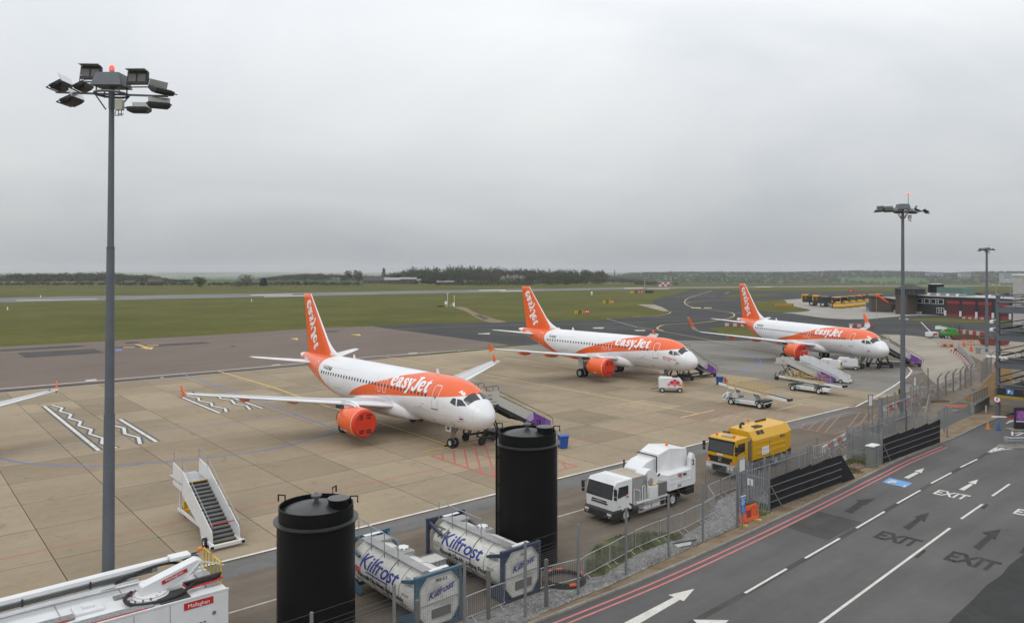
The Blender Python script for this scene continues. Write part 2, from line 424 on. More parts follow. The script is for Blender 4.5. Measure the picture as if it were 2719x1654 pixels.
sheet('service_road', [AB(-40, -42), AB(60, -42), AB(88, -42), *GP([(2240, 1095), (2273, 1085), (2372, 1030), (2411, 1002), (2422, 985), (2408, 968), (2250, 920), (2345, 887), (2468, 893), (2719, 903), (3300, 930), (3300, 1100)]), AB(140, -24), AB(60, -24), AB(-40, -22)], M_SERV, 0.006)
sheet('sand_strip', smooth_path(GP([(2345, 889), (2440, 893), (2480, 905), (2530, 930), (2560, 965), (2565, 1000), (2540, 1035), (2500, 1030), (2455, 990), (2430, 950), (2380, 910)]), 4, True), M_WORN, 0.014)
# ---------------------------------------------------------------- the concrete stand: slabs laid in bays, dark joints between
def apron():
    base = sheet('apron', [AB(-30, -109.2), AB(98, -109.2), AB(127, -98.5), AB(141, -86), AB(125, -52), AB(116, -46.5), AB(104, -42.5), AB(92, -38.6), AB(-30, -38.6)], M_JOINT, 0.013, 'concrete aircraft stand laid in large slabs')
    sx, sy = 5.0, 70.3 / 12; g = 0.022
    def slabmesh(m):
        x, y = sx / 2 - g, sy / 2 - g; mb = MB(); c = 0.02
        mb.loft([[(-x, -y, 0), (x, -y, 0), (x, y, 0), (-x, y, 0)], [(-x, -y, .008), (x, -y, .008), (x, y, .008), (-x, y, .008)],
                 [(-x + c, -y + c, .013), (x - c, -y + c, .013), (x - c, y - c, .013), (-x + c, y - c, .013)]])
        o = mb.build('slab', m); me = o.data; bpy.data.objects.remove(o); return me
    tan, grey = slabmesh(M_SLAB), slabmesh(M_SLABG)
    rest = []; cand = []
    for i in range(-4, 32):
        a = -8 + sx * (i + 0.5)
        for j in range(12):
            b = -109 + sy * (j + 0.5)
            lim = -109 if a < 97 else -109 + (a - 97) * 0.42
            if a > 97 and b - sy * .4 < lim: continue
            if a > 92 and b > -38.9 - (a - 92) * 0.33: continue
            if a > 128: continue
            p = AB(a, b); v = YH + F * H / p.y; u = CX + F * p.x / p.y
            vis = -60 < u < PW + 60 and v < PH + 60
            cand.append((p.y if vis else 1e6 + p.length, a, b))
    cand.sort()
    mb = MB()
    for k, (q, a, b) in enumerate(cand):
        me = grey if a > 92 else tan; p = AB(a, b, 0.0135)
        if k < 298 and q < 1e6:
            o = link('slab', me, base); o.location = p; o.rotation_euler = (0, 0, AX)
        else:
            x, y = sx / 2 - g, sy / 2 - g
            mb.poly([p + EA * s * x + EB * t * y + Vector((0, 0, 0.013)) for s, t in ((-1, -1), (-1, 1), (1, 1), (1, -1))], 1 if a > 92 else 0)
    o = mb.build('far_slabs', [M_SLAB, M_SLABG], base); o['kind'] = 'stuff'
    return base
sheet('grey_margin', [AB(92, -109.1), AB(98, -109.1), AB(127, -98.5), AB(141, -86), AB(125, -52), AB(116, -46.5), AB(104, -42.5), AB(92, -38.7)], M_SLABG, 0.018)
APRON = apron()
ZM = 0.031                                             # markings lie on the slabs
def line(name, pts, w, m, z=ZM, smooth=False, border=0.0):
    P = [Vector((p[0], p[1], 0)) for p in pts]
    if smooth: P = smooth_path(P, 6)
    if border:
        V, Fs = strip(P, w + 2 * border, z - 0.004); o = MB().add(V, Fs).build(name + '_surround', P_BLACK, flip=False); struct(o)
    V, Fs = strip(P, w, z); return struct(MB().add(V, Fs).build(name, m, flip=False))
def marks(name, polys, m, z):
    mb = MB()
    for i, p in enumerate(polys): mb.poly([Vector((q[0], q[1], z + i * .0007)) for q in p])
    o = mb.build(name, m, flip=False)
    for p in o.data.polygons:
        if p.normal.z < 0: p.flip()
    return struct(o)
Z2 = 0.02
line('edge_line', GP([(-300, 1058), (0, 1032.5), (595, 982.6), (815, 963), (987, 946.8), (1460, 914)]), 0.35, P_WHITE, Z2)
line('edge_line', [AB(-12, -108.9), AB(96, -108.9)], 0.16, P_WHITE, ZM)
line('edge_line', [AB(-20, -38.75), AB(60, -38.75), AB(80, -38.6)] + GP([(2273, 1079.5), (2330, 1051), (2372, 1026), (2411, 999), (2421, 985), (2406, 969)])[0:], 0.22, P_WHITE, 0.034)
line('grey_edge_strip', [AB(-20, -37.55), AB(60, -37.4), AB(78, -37.3)], 1.9, M_SHOULD, 0.012)
line('shoulder_strip', GP([(-300, 1066), (0, 1039), (815, 970), (1460, 920)]), 1.6, M_PATCH, 0.016)
line('red_line', [AB(0, -46.4), AB(72, -46.4)], 0.10, P_RED)
line('stand_line', GP([(575, 984), (730, 1030), (873, 1081)]), 0.24, P_YEL)
line('stand_line', GP([(873, 1081), (1100, 1152), (1183, 1180)]), 0.24, P_YEL, border=0.12)
line('stop_bar', GP([(1123, 1199), (1277, 1171)]), 0.26, P_YEL, border=0.12)
line('stand_line', GP([(1024, 947), (1260, 990), (1560, 1044), (1854, 1098)]), 0.24, P_YELF)
line('stop_bar', GP([(1807, 1109), (1896, 1089.5)]), 0.28, P_YELF)
line('stand_line', GP([(1207, 930.6), (1260, 938), (1530, 978.6), (1740, 1010)]), 0.22, P_YELF)
line('stop_bar', GP([(1722, 1019), (1760, 1013)]), 0.25, P_YELF)
line('stand_line', GP([(1686, 868), (1800, 887), (1960, 917), (2070, 938), (2230, 968)]), 0.24, P_YELF, 0.033)
line('stop_bar', GP([(2285, 977), (2450, 976)]), 0.22, P_YELF)
line('stand_line', GP([(2060, 1090), (2130, 1073)]), 0.2, P_YELF)
line('blue_line', GP([(484, 992.5), (700, 1070), (891, 1139.7)]), 0.22, P_BLUE)
line('blue_line', GP([(-80, 1220), (0, 1206.6), (303, 1167), (621, 1121), (895, 1090)]), 0.13, P_BLUE)
line('blue_line', GP([(-120, 1190), (-50, 1206), (0, 1217.5), (73, 1231), (183, 1236.5), (274, 1236.5), (365, 1233), (530, 1218), (712, 1194.5), (840, 1163), (900, 1141.5)]), 0.22, P_BLUE, 0.035, True)
line('blue_line', GP([(1827, 907.4), (1974, 938), (2014, 954), (2020, 962), (2009, 971.7), (1961, 983.7)]), 0.3, P_BLUE, ZM, True)
line('blue_line', GP([(1110, 993), (1260, 1015), (1330, 1030)]), 0.15, P_BLUE)
line('blue_line', GP([(1300, 1036), (1544, 1000), (1800, 960)]), 0.15, P_BLUE)
def zigzag(a, b0, b1, side, n):
    line('equipment_line', [AB(a, b0), AB(a, b1)], 0.30, P_WHITE, border=0.22)
    pts = []; s = side
    for i in range(n + 1):
        b = b0 + (b1 - b0) * i / n
        pts.append(AB(a + s * (0.75 + (0.55 if i % 2 else 0)), b + (0 if i % 2 else -0.25)))
    line('equipment_line', pts, 0.28, P_WHITE, 0.039, border=0.2)
zigzag(14.0, -95.2, -69.1, 1, 11); zigzag(18.5, -82.1, -69.4, -1, 5); zigzag(27.2, -92, -79, 1, 6); zigzag(31.6, -90, -78.8, -1, 5)
for da in (0, .8, 1.7):
    line('equipment_line', [AB(48.3 + da, -91), AB(48.6 + da, -64 - da)], 0.13, P_WHITE2)
def hatch(a0, a1, b0, b1, m, n, w=0.16, z=ZM):
    line('hatch_border', [AB(a0, b0), AB(a1, b0)], w, m, z); line('hatch_border', [AB(a0, b0), AB(a0, b1)], w * 1.4, m, z + .003)
    line('hatch_border', [AB(a1, b0), AB(a1, b1)], w, m, z + .003); line('hatch_border', [AB(a0, b1), AB(a1, b1)], w, m, z)
    for i in range(1, n):
        t = i / n
        line('hatch_line', [AB(a0 + (a1 - a0) * t, b0), AB(a0, b0 + (b1 - b0) * t)], w * .8, m, z - .002)
        line('hatch_line', [AB(a1, b0 + (b1 - b0) * t), AB(a0 + (a1 - a0) * t, b1)], w * .8, m, z - .002)
hatch(33.8, 40.4, -50.0, -40.2, P_RED, 6)
hatch(62, 77, -46.0, -40.0, P_REDF, 6, 0.2)
hatch(60, 70, -58.0, -52.0, P_REDF, 5, 0.1)
hatch(66, 78, -37.2, -33.2, P_REDF, 5, 0.14, 0.02)
hatch(100, 113, -61, -49, P_REDF, 5, 0.12)
line('road_dashes', [AB(2, -32.8), AB(34, -32.8)], 0.12, P_WHITE2, 0.014); line('road_dashes', [AB(86, -33.4), AB(91, -33.2)], 0.14, P_WHITE2, 0.014)
line('road_dashes', [AB(96, -34.2), AB(101, -35)], 0.14, P_WHITE2, 0.014)
# stand numbers, faint
text('42', 2.6, P_YELF, None, G(1300, 1156, ZM), -EA, EB, 'stand_number', 0.05); struct(bpy.data.objects['stand_number'])
struct(text('44', 2.2, P_YELF, None, G(1935, 1070, ZM), -EA, EB, 'stand_number', 0.04))
# old taxiway repairs and yellow marks
marks('asphalt_patches', [GP(p) for p in ([(45, 937), (250, 926.5), (279, 937), (68, 950.5)], [(0, 928.6), (199, 917), (233, 918.6), (196, 923), (0, 934)], [(284, 930), (305, 928.5), (305, 932), (288, 934)],
      [(304, 921.5), (540, 908), (562, 911.5), (420, 920), (304, 924)], [(330, 909), (364, 907), (372, 911), (336, 913)], [(610, 919.5), (618, 918), (628, 920), (616, 921.5)], [(860, 880), (905, 878), (890, 882.5), (862, 883)])], M_PATCH, 0.016)
marks('taxi_arrows', [GP(p) for p in ([(357, 914), (362, 913.6), (394, 921.5), (387, 924)], [(371, 925), (408, 921.5), (403, 927.5)], [(326, 921.7), (359, 921), (358, 922.3), (328, 923)], [(389, 917.5), (422, 916), (420, 917.6), (391, 919)],
      [(930, 888), (955, 887.4), (959, 892)], [(770, 899), (790, 897.5), (792, 903)])], P_YEL, 0.02)
line('taxi_line', GP([(0, 936), (700, 894.5), (869, 884), (1047, 875)]), 0.15, P_YELF, 0.02)
line('taxi_line', GP([(1047, 875), (1220, 867), (1658, 857), (1850, 850)]), 0.2, P_WHITE2, 0.02)
marks('blue_smudge', [GP([(304, 928), (322, 927), (326, 931), (306, 932.5)])], P_BLUE, 0.02)
marks('white_boxes', [GP(p) for p in ([(226, 1009), (255, 1006), (258, 1010), (229, 1013)], [(425, 1002), (434, 1001.3), (436, 1003), (427, 1004)], [(720, 969), (742, 967), (748, 969.5), (726, 971.5)], [(1083, 938), (1106, 936), (1112, 938.5), (1090, 940.5)],
      [(1270, 885.5), (1302, 884), (1299, 888), (1268, 887)], [(1573, 869.5), (1605, 869), (1600, 873), (1577, 872.5)], [(1683, 876.5), (1712, 876), (1714, 879), (1690, 879.2)])], P_WHITE2, 0.022)
line('taxi_centreline', GP([(1889, 772.5), (1860, 781), (1827, 792), (1818, 802), (1824, 810), (1847, 818), (1892, 823.5), (1938, 829.5), (1950, 836), (1944, 842), (1925, 847), (1860, 857), (1771, 861.5), (1749, 868), (1746, 873), (1762, 879)]), 0.45, P_YELF, 0.022, True)
line('taxi_centreline', GP([(1824, 805), (1836, 802), (1892, 797.5), (1960, 794)]), 0.4, P_YELF, 0.021, True)
line('taxi_centreline', GP([(1938, 829.5), (2000, 834)]), 0.3, P_WHITE2, 0.021)
line('edge_yellow', GP([(1681, 841.5), (1746, 838), (1775, 833), (1781, 827.5)]), 0.35, P_YELF, 0.022, True)
line('edge_yellow', GP([(1925, 780), (1936, 776)]), 0.6, P_YELF, 0.022)
for v, u0, u1 in ((787.6, 1779, 1902), (783.4, 1809, 1904)):
    for k in range(8):
        a = u0 + (u1 - u0) * k / 8; line('hold_line', GP([(a, v + .15 * k), (a + (u1 - u0) * .085, v + .15 * k + .1)]), 0.9, P_WHITE if k % 3 else P_REDF, 0.02)
for k in range(12):
    a, b = k / 12, (k + .6) / 12
    line('dashed_line', GP([(1612 + 80 * a, 846.5 + 22.5 * a), (1612 + 80 * b, 846.5 + 22.5 * b)]), 0.3, P_WHITE, 0.02)
marks('hold_panels', [GP(p) for p in ([(1834, 816.4), (1861, 816.4), (1861, 818.6), (1838, 818.6)], [(1869, 816.6), (1889, 816.8), (1891, 818.6), (1870, 818.8)])], P_YELF, 0.024)
marks('runway_marks', [GP(p) for p in ([(43, 797.6), (258, 793.4), (258, 794.2), (43, 798.5)], [(664, 783.4), (776, 781), (778, 782.2), (666, 784.6)], [(700, 787.4), (812, 785), (813, 786.4), (702, 788.4)], [(1275, 770.3), (1345, 769.3), (1342, 770.8), (1270, 771.6)],
      [(1330, 773.2), (1400, 772), (1398, 773.4), (1327, 774.4)], [(1660, 765.2), (1710, 764.4), (1705, 765.8), (1655, 766.4)], [(1720, 766.6), (1780, 766), (1775, 767), (1716, 767.4)], [(2010, 761.2), (2060, 761), (2040, 762), (2000, 762)])], P_WHITE, 0.016)
# ---------------------------------------------------------------- landside road, kerb, verge
KERB = [(1250, 1733), (1350, 1688), (1450, 1646), (1707, 1544), (1914, 1453), (2120, 1356), (2326, 1255), (2388, 1224), (2487, 1183), (2534, 1165), (2598, 1134), (2660, 1108), (2700, 1096)]
KP = GP(KERB)
sheet('road', KP + GP([(2760, 1080), (2860, 1080), (3400, 1150)]) + [Vector((60, 20, 0)), Vector((40, 3, 0)), Vector((-18, 3, 0)), AB(-20, -21.7)], M_ROAD, 0.012, 'grey two lane access road with painted arrows')
def offs(P, d):
    out = []
    for i, p in enumerate(P):
        t = P[min(i + 1, len(P) - 1)] - P[max(i - 1, 0)]; t.z = 0; t.normalize(); out.append(p + Vector((t.y, -t.x, 0)) * d)
    return out
def resample(P, step):
    out = [P[0]]; acc = 0
    for a, b in zip(P, P[1:]):
        L = (b - a).length; t = step - acc
        while t <= L: out.append(a + (b - a) * (t / L)); t += step
        acc = (acc + L) % step
    return out
def kerb():
    base = None; P = resample([AB(-16, -21.7)] + smooth_path(KP, 4), 0.915)
    root = MB(); V, Fs = strip(offs(P, -0.07), 0.10, 0.02); root.add(V, Fs)
    base = struct(root.build('kerb', M_KERB, flip=False), 'concrete kerb stones between the verge and the road')
    mb = MB(); mb.loft([[(-.445, -.065, 0), (.445, -.065, 0), (.445, .065, 0), (-.445, .065, 0)], [(-.445, -.065, .10), (.445, -.065, .10), (.445, .065, .125), (-.445, .065, .125)],
                        [(-.44, -.045, .125), (.44, -.045, .125), (.44, .06, .13), (-.44, .06, .13)]])
    src = mb.build('kerb_stone', M_KERB); me = src.data; bpy.data.objects.remove(src)
    for a, b in zip(P, P[1:]):
        c = (a + b) / 2; d = b - a; o = link('kerb_stone', me, base); o.location = (c.x, c.y, 0.006); o.rotation_euler = (0, 0, math.atan2(d.y, d.x))
        o.location += Vector((-d.y, d.x, 0)).normalized() * 0.07
kerb()
DG = GP([(1250, 1716), (1396, 1652), (1450, 1626), (1625, 1554), (1741, 1500), (1843, 1452), (1960, 1400), (2080, 1343), (2200, 1290), (2300, 1236), (2400, 1186), (2480, 1150), (2560, 1112), (2640, 1080)])
def verge():
    a = resample([AB(-16, -21.9)] + smooth_path(offs(KP, -0.13), 4), 0.5); 
    # earth strip that falls from the kerb top to the gravel, edges a little uneven
    mb = MB(); V = []; n = len(a); Wd = []
    inner = resample([AB(-16, -23)] + smooth_path(DG, 4), 0.5)
    for i, p in enumerate(a):
        q = min(inner, key=lambda r: (r - p).length)
        for t in range(5):
            s = t / 4; r = p.lerp(q, s) + Vector((random.uniform(-.04, .04), random.uniform(-.04, .04), 0)) * (1 if 0 < t else 0)
            r.z = 0.118 + (0.03 - 0.118) * s + (random.uniform(-.012, .015) if 0 < t < 4 else 0); V.append(r)
    Fs = [(i * 5 + t, i * 5 + t + 1, i * 5 + t + 6, i * 5 + t + 5) for i in range(n - 1) for t in range(4)]
    o = mb.add(V, Fs).build('earth_verge', M_DIRT); struct(o, 'strip of bare brown earth behind the kerb')
verge()
GR = [AB(-14, -23.2)] + GP([(1396, 1650), (1450, 1624), (1625, 1552), (1741, 1498), (1843, 1450), (1960, 1398), (2080, 1341)]) + GP([(2060, 1310), (2010, 1290), (1960, 1300), (1905, 1330), (1888, 1360), (1868, 1392), (1825, 1416), (1765, 1443), (1690, 1472), (1640, 1502), (1600, 1525), (1540, 1545), (1437, 1572), (1342, 1606), (1200, 1660), (1000, 1720)])
sheet('gravel_strip', GR, M_GRAVEL, 0.028)
sheet('gravel_strip', GP([(2200, 1288), (2225, 1222), (2262, 1196), (2300, 1200), (2330, 1232), (2290, 1240)]), M_GRAVEL, 0.03)
sheet('verge_grass', smooth_path(GP([(1556, 1520), (1560, 1480), (1585, 1449), (1645, 1422), (1720, 1414), (1806, 1420), (1812, 1430), (1750, 1447), (1692, 1472), (1640, 1504), (1596, 1530)]), 4, True), M_GRASS2, 0.036)
sheet('verge_grass', smooth_path(GP([(2232, 1238), (2262, 1212), (2300, 1206), (2316, 1232), (2290, 1262), (2245, 1268)]), 4, True), M_GRASS2, 0.038)
sheet('verge_grass', smooth_path(GP([(1975, 1345), (2000, 1330), (2040, 1345), (2045, 1365), (2010, 1375)]), 4, True), M_GRASS2, 0.038)
sheet('yard', GP([(2480, 1150), (2460, 1120), (2440, 1090), (2500, 1060), (2560, 1020), (2640, 1000), (2720, 1010), (2720, 1095), (2660, 1104), (2598, 1128), (2534, 1158)]), ground_mat('yard earth', [(0.15, 0.12, 0.09), (0.19, 0.16, 0.125), (0.21, 0.18, 0.15)], 0.4, 0.15, spots=0.3, spotcol=(0.09, 0.08, 0.06)), 0.02)
sheet('yard_path', GP([(2478, 1140), (2490, 1090), (2545, 1066), (2600, 1075), (2640, 1093), (2600, 1122), (2540, 1150)]), M_ROAD, 0.026)
sheet('rough_earth', smooth_path(GP([(2560, 1060), (2600, 1030), (2640, 985), (2640, 960), (2670, 960), (2690, 1010), (2650, 1050), (2600, 1068)]), 4, True), ground_mat('rust earth', [(0.11, 0.085, 0.03), (0.20, 0.11, 0.045), (0.09, 0.09, 0.035)], 0.35, 0.3, bump=0.8), 0.03)
sheet('works_yard', GP([(2470, 897), (2520, 893), (2719, 905), (2800, 960), (2690, 970), (2620, 965), (2560, 935), (2500, 925)]), ground_mat('works earth', [(0.24, 0.19, 0.13), (0.28, 0.25, 0.21), (0.21, 0.19, 0.17)], 0.12, 0.1, spots=0.25), 0.022)
line('red_kerb_line', offs(smooth_path(KP[:9], 4), 0.42), 0.13, P_DRED, 0.018); line('red_kerb_line', offs(smooth_path(KP[:9], 4), 0.80), 0.13, P_DRED, 0.018)
line('old_joint', GP([(1825, 1660), (1978, 1576), (2137, 1484), (2274, 1403), (2382, 1338), (2472, 1285), (2560, 1238), (2623, 1203)]), 0.32, M_PATCH, 0.0155)
for p, q in (((1978, 1574.5), (2088.6, 1510)), ((2137.5, 1482), (2230, 1429)), ((2274, 1402), (2348.7, 1358)), ((2382, 1336.5), (2444, 1301.5)), ((2472, 1283.5), (2526, 1255)), ((2550, 1241), (2595, 1219)),
             ((2179, 1654), (2522.7, 1402)), ((2552, 1377.7), (2608.8, 1338.6)), ((2634.5, 1317), (2681, 1285))):
    line('lane_line', GP([p, q]), 0.14, P_ROADW, 0.0195)
line('lane_line', GP([(2060, 1742), (2179, 1654)]), 0.14, P_ROADW, 0.0195)
marks('road_arrows', [GP(p) for p in ([(1645, 1660), (1690, 1660), (1806, 1592), (1790, 1585)], [(1774.5, 1579.6), (1844, 1563), (1815.6, 1596)], [(1840, 1645), (1935, 1646.6), (1890, 1690)],
      [(2399.8, 1268), (2413, 1270.6), (2440, 1256), (2431, 1253.5)], [(2427.5, 1250.6), (2454, 1243), (2447, 1256)], [(2545.6, 1299.5), (2560, 1302.6), (2585, 1286), (2576, 1284)], [(2570.5, 1281), (2597, 1273), (2591, 1286)],
      [(2670, 1124), (2674, 1125), (2692, 1117), (2689, 1116)], [(2674, 1118), (2692, 1115.5), (2691, 1120)])], P_ROADW, 0.0195)
marks('parking_panel', [GP([(2343, 1280), (2362, 1268.6), (2423, 1282.7), (2404, 1294)])], P_PBLUE, 0.018)
RB = Vector((math.sin(R(43)), -math.cos(R(43)), 0)); RA = Vector((math.cos(R(43)), math.sin(R(43)), 0))
def road_text(s, u, v, size, st, m=P_ROADW, z=0.0225, bold=0.02):
    struct(text(s, size, m, None, G(u, v, z), RB, RA * st, 'road_lettering', bold, center=False))
road_text('P', 2353.5, 1280, 0.85, 1.45, bold=0.04); road_text('1', 2392, 1290.5, 0.62, 1.1, bold=0.03)
road_text('EXIT', 2474, 1309, 0.95, 1.9); road_text('EXIT', 2686, 1361, 0.95, 1.9)
road_text('EXIT', 2316, 1424, 1.05, 1.9, M_GHOST, 0.0175, 0.045); road_text('EXIT', 2502, 1482, 1.1, 2.0, M_GHOST, 0.0175, 0.045)
marks('blacked_arrows', [GP(p) for p in ([(2242, 1357), (2262, 1364), (2300, 1336), (2283, 1330)], [(2272, 1328), (2325, 1323), (2298, 1342)], [(2397, 1400), (2414, 1408), (2447, 1379), (2434, 1376)], [(2427, 1372), (2468, 1360), (2455, 1386)],
      [(2584, 1452), (2600, 1462), (2642, 1421), (2626, 1418)], [(2607, 1414), (2658, 1405), (2642, 1434)], [(2428, 1480), (2436, 1482), (2460, 1462), (2454, 1459)], [(2604, 1349), (2612, 1352), (2625, 1341), (2620, 1338)], [(2706, 1468), (2719, 1470), (2740, 1440), (2725, 1445)])], M_GHOST, 0.017)
marks('trench_repair', [GP([(2081, 1397), (2166, 1355.6), (2289.5, 1386.5), (2197, 1435)])], M_PATCH, 0.0165)
sheet('newer_road', GP([(2500, 1680), (2530, 1640), (2575, 1600), (2619, 1554), (2660, 1526), (2680, 1500), (2719, 1471), (3000, 1380), (3200, 1400)]) + [Vector((30, 10, 0)), Vector((19, 26, 0))], M_NEWROAD, 0.0165)
for P in ([(2623, 1202), (2645, 1189), (2662, 1184)], [(2623, 1202), (2656, 1194.5), (2692, 1190.5)], [(2642, 1196), (2648, 1190)], [(2652, 1194), (2660, 1188)], [(2662, 1192), (2668, 1186)], [(2688, 1146), (2688, 1156.5), (2700, 1156), (2719, 1149)], [(2694, 1150), (2712, 1148)]):
    line('chevron_mark', GP(P), 0.16, P_ROADW, 0.0195)
# ================================================================ airliners
WH = mat('white aircraft paint', (0.74, 0.75, 0.77), 0.28, var=0.03, spec=0.5, coat=0.3, dirt=0.10, dirtcol=(0.5, 0.49, 0.47), dscale=0.5)
ORC = (0.80, 0.115, 0.012)
ORG = mat('orange paint', ORC, 0.3, var=0.05, coat=0.3)
REDC = mat('red engine blank', (0.62, 0.035, 0.008), 0.55, var=0.08)
LTX = mat('white lettering', (0.82, 0.82, 0.83), 0.4, var=0.02)
GRY = mat('light grey wing paint', (0.50, 0.51, 0.52), 0.4, var=0.08, scale=0.5, dirt=0.25, dirtcol=(0.33, 0.32, 0.31))
SLT = mat('bare slat metal', (0.66, 0.67, 0.69), 0.25, 0.4, var=0.05)
DGR = mat('dark grey metal', (0.09, 0.09, 0.095), 0.5, 0.4, var=0.2)
BLK = mat('black rubber', (0.018, 0.018, 0.018), 0.8, var=0.2)
GLS = mat('cockpit glass', (0.012, 0.016, 0.024), 0.06, var=0.05, spec=0.8)
WIN = mat('cabin window', (0.035, 0.038, 0.042), 0.25, var=0.2)
HUB = mat('wheel hub', (0.55, 0.55, 0.55), 0.45, 0.3, var=0.1)
INK = mat('black lettering', (0.02, 0.02, 0.022), 0.5, var=0.05)
STL = mat('oily steel', (0.32, 0.32, 0.33), 0.35, 0.7, var=0.2)
SEAM2 = mat('skin joint', (0.55, 0.555, 0.56), 0.5, var=0.05)
SEAM = mat('panel seam', (0.30, 0.30, 0.31), 0.6, var=0.05)
PROF = [(0, 3.10, .02, .02), (.05, 3.10, .24, .23), (.14, 3.10, .43, .40), (.4, 3.12, .76, .71), (.9, 3.19, 1.12, 1.05), (1.6, 3.33, 1.45, 1.40), (2.4, 3.53, 1.69, 1.69), (3.3, 3.69, 1.84, 1.90),
        (4.3, 3.785, 1.935, 2.02), (5.5, 3.83, 1.975, 2.07), (8, 3.83, 1.975, 2.07), (20.5, 3.83, 1.975, 2.07), (22, 3.85, 1.97, 2.05), (24, 3.98, 1.90, 1.91), (26, 4.24, 1.72, 1.63), (28, 4.56, 1.42, 1.28), (29.5, 4.82, 1.13, .99), (31, 5.08, .80, .69), (32.2, 5.27, .50, .43), (33, 5.37, .30, .26), (33.4, 5.42, .12, .11)]
def plane_geom(L):
    d = L - 33.84
    def X(x): return x + (0 if x < 8 else (d * .43 * min(1, (x - 8) / 1.0) if x < 17 else d * .43 + d * .57 * min(1, (x - 17) / 3.0)))
    prof = [(X(p[0]), *p[1:]) for p in PROF]
    def sec(x):
        for i in range(len(prof) - 1):
            if x <= prof[i + 1][0]: break
        a, b = prof[max(i - 1, 0)], prof[i]; c, e = prof[i + 1], prof[min(i + 2, len(prof) - 1)]
        h = c[0] - b[0]; t = max(0, min(1, (x - b[0]) / h)); out = []
        for k in (1, 2, 3):
            m0 = (c[k] - a[k]) / (c[0] - a[0]) if c[0] != a[0] else 0; m1 = (e[k] - b[k]) / (e[0] - b[0]) if e[0] != b[0] else 0
            if i == 0: m0 = (c[k] - b[k]) / h
            t2, t3 = t * t, t ** 3
            out.append((2 * t3 - 3 * t2 + 1) * b[k] + (t3 - 2 * t2 + t) * h * m0 + (-2 * t3 + 3 * t2) * c[k] + (t3 - t2) * h * m1)
        return out
    def S(x, th, off=0.0, side=1):
        zc, hw, hh = sec(x); return Vector((x, side * (hw + off) * math.cos(th), zc + (hh + off) * math.sin(th)))
    def thz(x, z):
        zc, hw, hh = sec(x); return math.asin(max(-1, min(1, (z - zc) / hh)))
    return X, sec, S, thz
def livery(X, name):
    m = bpy.data.materials.new(name); m.use_nodes = True; nt = m.node_tree; N, Lk = nt.nodes.new, nt.links.new
    b = nt.nodes['Principled BSDF']; b.inputs['Roughness'].default_value = 0.28; b.inputs['Coat Weight'].default_value = 0.3; b.inputs['Coat Roughness'].default_value = 0.08
    sp = N('ShaderNodeSeparateXYZ'); Lk(N('ShaderNodeTexCoord').outputs['Object'], sp.inputs[0])
    def mth(op, a, bb):
        n = N('ShaderNodeMath'); n.operation = op
        for i, q in enumerate((a, bb)):
            if isinstance(q, (int, float)): n.inputs[i].default_value = q
            else: Lk(q, n.inputs[i])
        return n.outputs[0]
    def curve(inp, pts, lo, hi, ylo, yhi):
        """piecewise curve y(inp) through pts"""
        n = N('ShaderNodeFloatCurve'); c = n.mapping.curves[0]
        q = [((p - lo) / (hi - lo), (v - ylo) / (yhi - ylo)) for p, v in sorted(pts)]
        while len(c.points) < len(q): c.points.new(0.5, 0.5)
        for pt, v in zip(c.points, q): pt.location = v; pt.handle_type = 'AUTO'
        n.mapping.update()
        Lk(mth('MULTIPLY', mth('SUBTRACT', inp, lo), 1 / (hi - lo)), n.inputs['Value'])
        return mth('ADD', mth('MULTIPLY', n.outputs[0], yhi - ylo), ylo)
    x, y, z = sp.outputs
    xm = X(33.84)
    up = curve(x, [(0, 6.3), (X(7.5), 6.2), (X(8.7), 5.92), (X(11), 5.46), (X(13), 4.93), (X(15.3), 4.36), (X(17), 3.88), (X(18.6), 3.3), (X(19.7), 2.7), (X(21), 1.6), (xm, 1.0)], 0, xm, 0, 7)
    low = curve(x, [(0, 4.86), (1.5, 4.83), (2.2, 4.74), (4, 4.5), (6.3, 4.28), (X(9.5), 3.95), (X(12.5), 3.63), (X(15), 3.3), (X(20), 2.7), (xm, 2.0)], 0, xm, 0, 7)
    front = mth('MULTIPLY', mth('LESS_THAN', z, up), mth('GREATER_THAN', z, low))
    tl = curve(z, [(0, X(21)), (2.0, X(22.2)), (2.5, X(23)), (3.2, X(24.25)), (3.8, X(25.2)), (4.45, X(25.9)), (5.2, X(25.9)), (5.7, X(25.5)), (5.9, X(25.0)), (7, X(24.6))], 0, 7, X(20), X(27))
    tail = mth('MULTIPLY', mth('GREATER_THAN', x, tl), mth('LESS_THAN', x, X(32.1)))
    f = mth('MAXIMUM', front, tail)
    nz = N('ShaderNodeTexNoise'); nz.inputs['Scale'].default_value = 0.6; nz.inputs['Detail'].default_value = 6
    mp = N('ShaderNodeMapping'); mp.inputs['Scale'].default_value = (0.5, 1, 2.0); Lk(N('ShaderNodeTexCoord').outputs['Object'], mp.inputs[0]); Lk(mp.outputs[0], nz.inputs['Vector'])
    mr = N('ShaderNodeMapRange'); mr.inputs[1].default_value = .35; mr.inputs[2].default_value = .7; mr.inputs[3].default_value = 1.0; mr.inputs[4].default_value = .92; Lk(nz.outputs[0], mr.inputs[0])
    mx = N('ShaderNodeMix'); mx.data_type = 'RGBA'; Lk(f, mx.inputs['Factor']); mx.inputs['A'].default_value = (0.76, 0.77, 0.79, 1); mx.inputs['B'].default_value = (*ORC, 1)
    vm = N('ShaderNodeVectorMath'); vm.operation = 'SCALE'; Lk(mx.outputs['Result'], vm.inputs[0]); Lk(mr.outputs[0], vm.inputs['Scale'])
    Lk(vm.outputs[0], b.inputs['Base Color'])
    return m
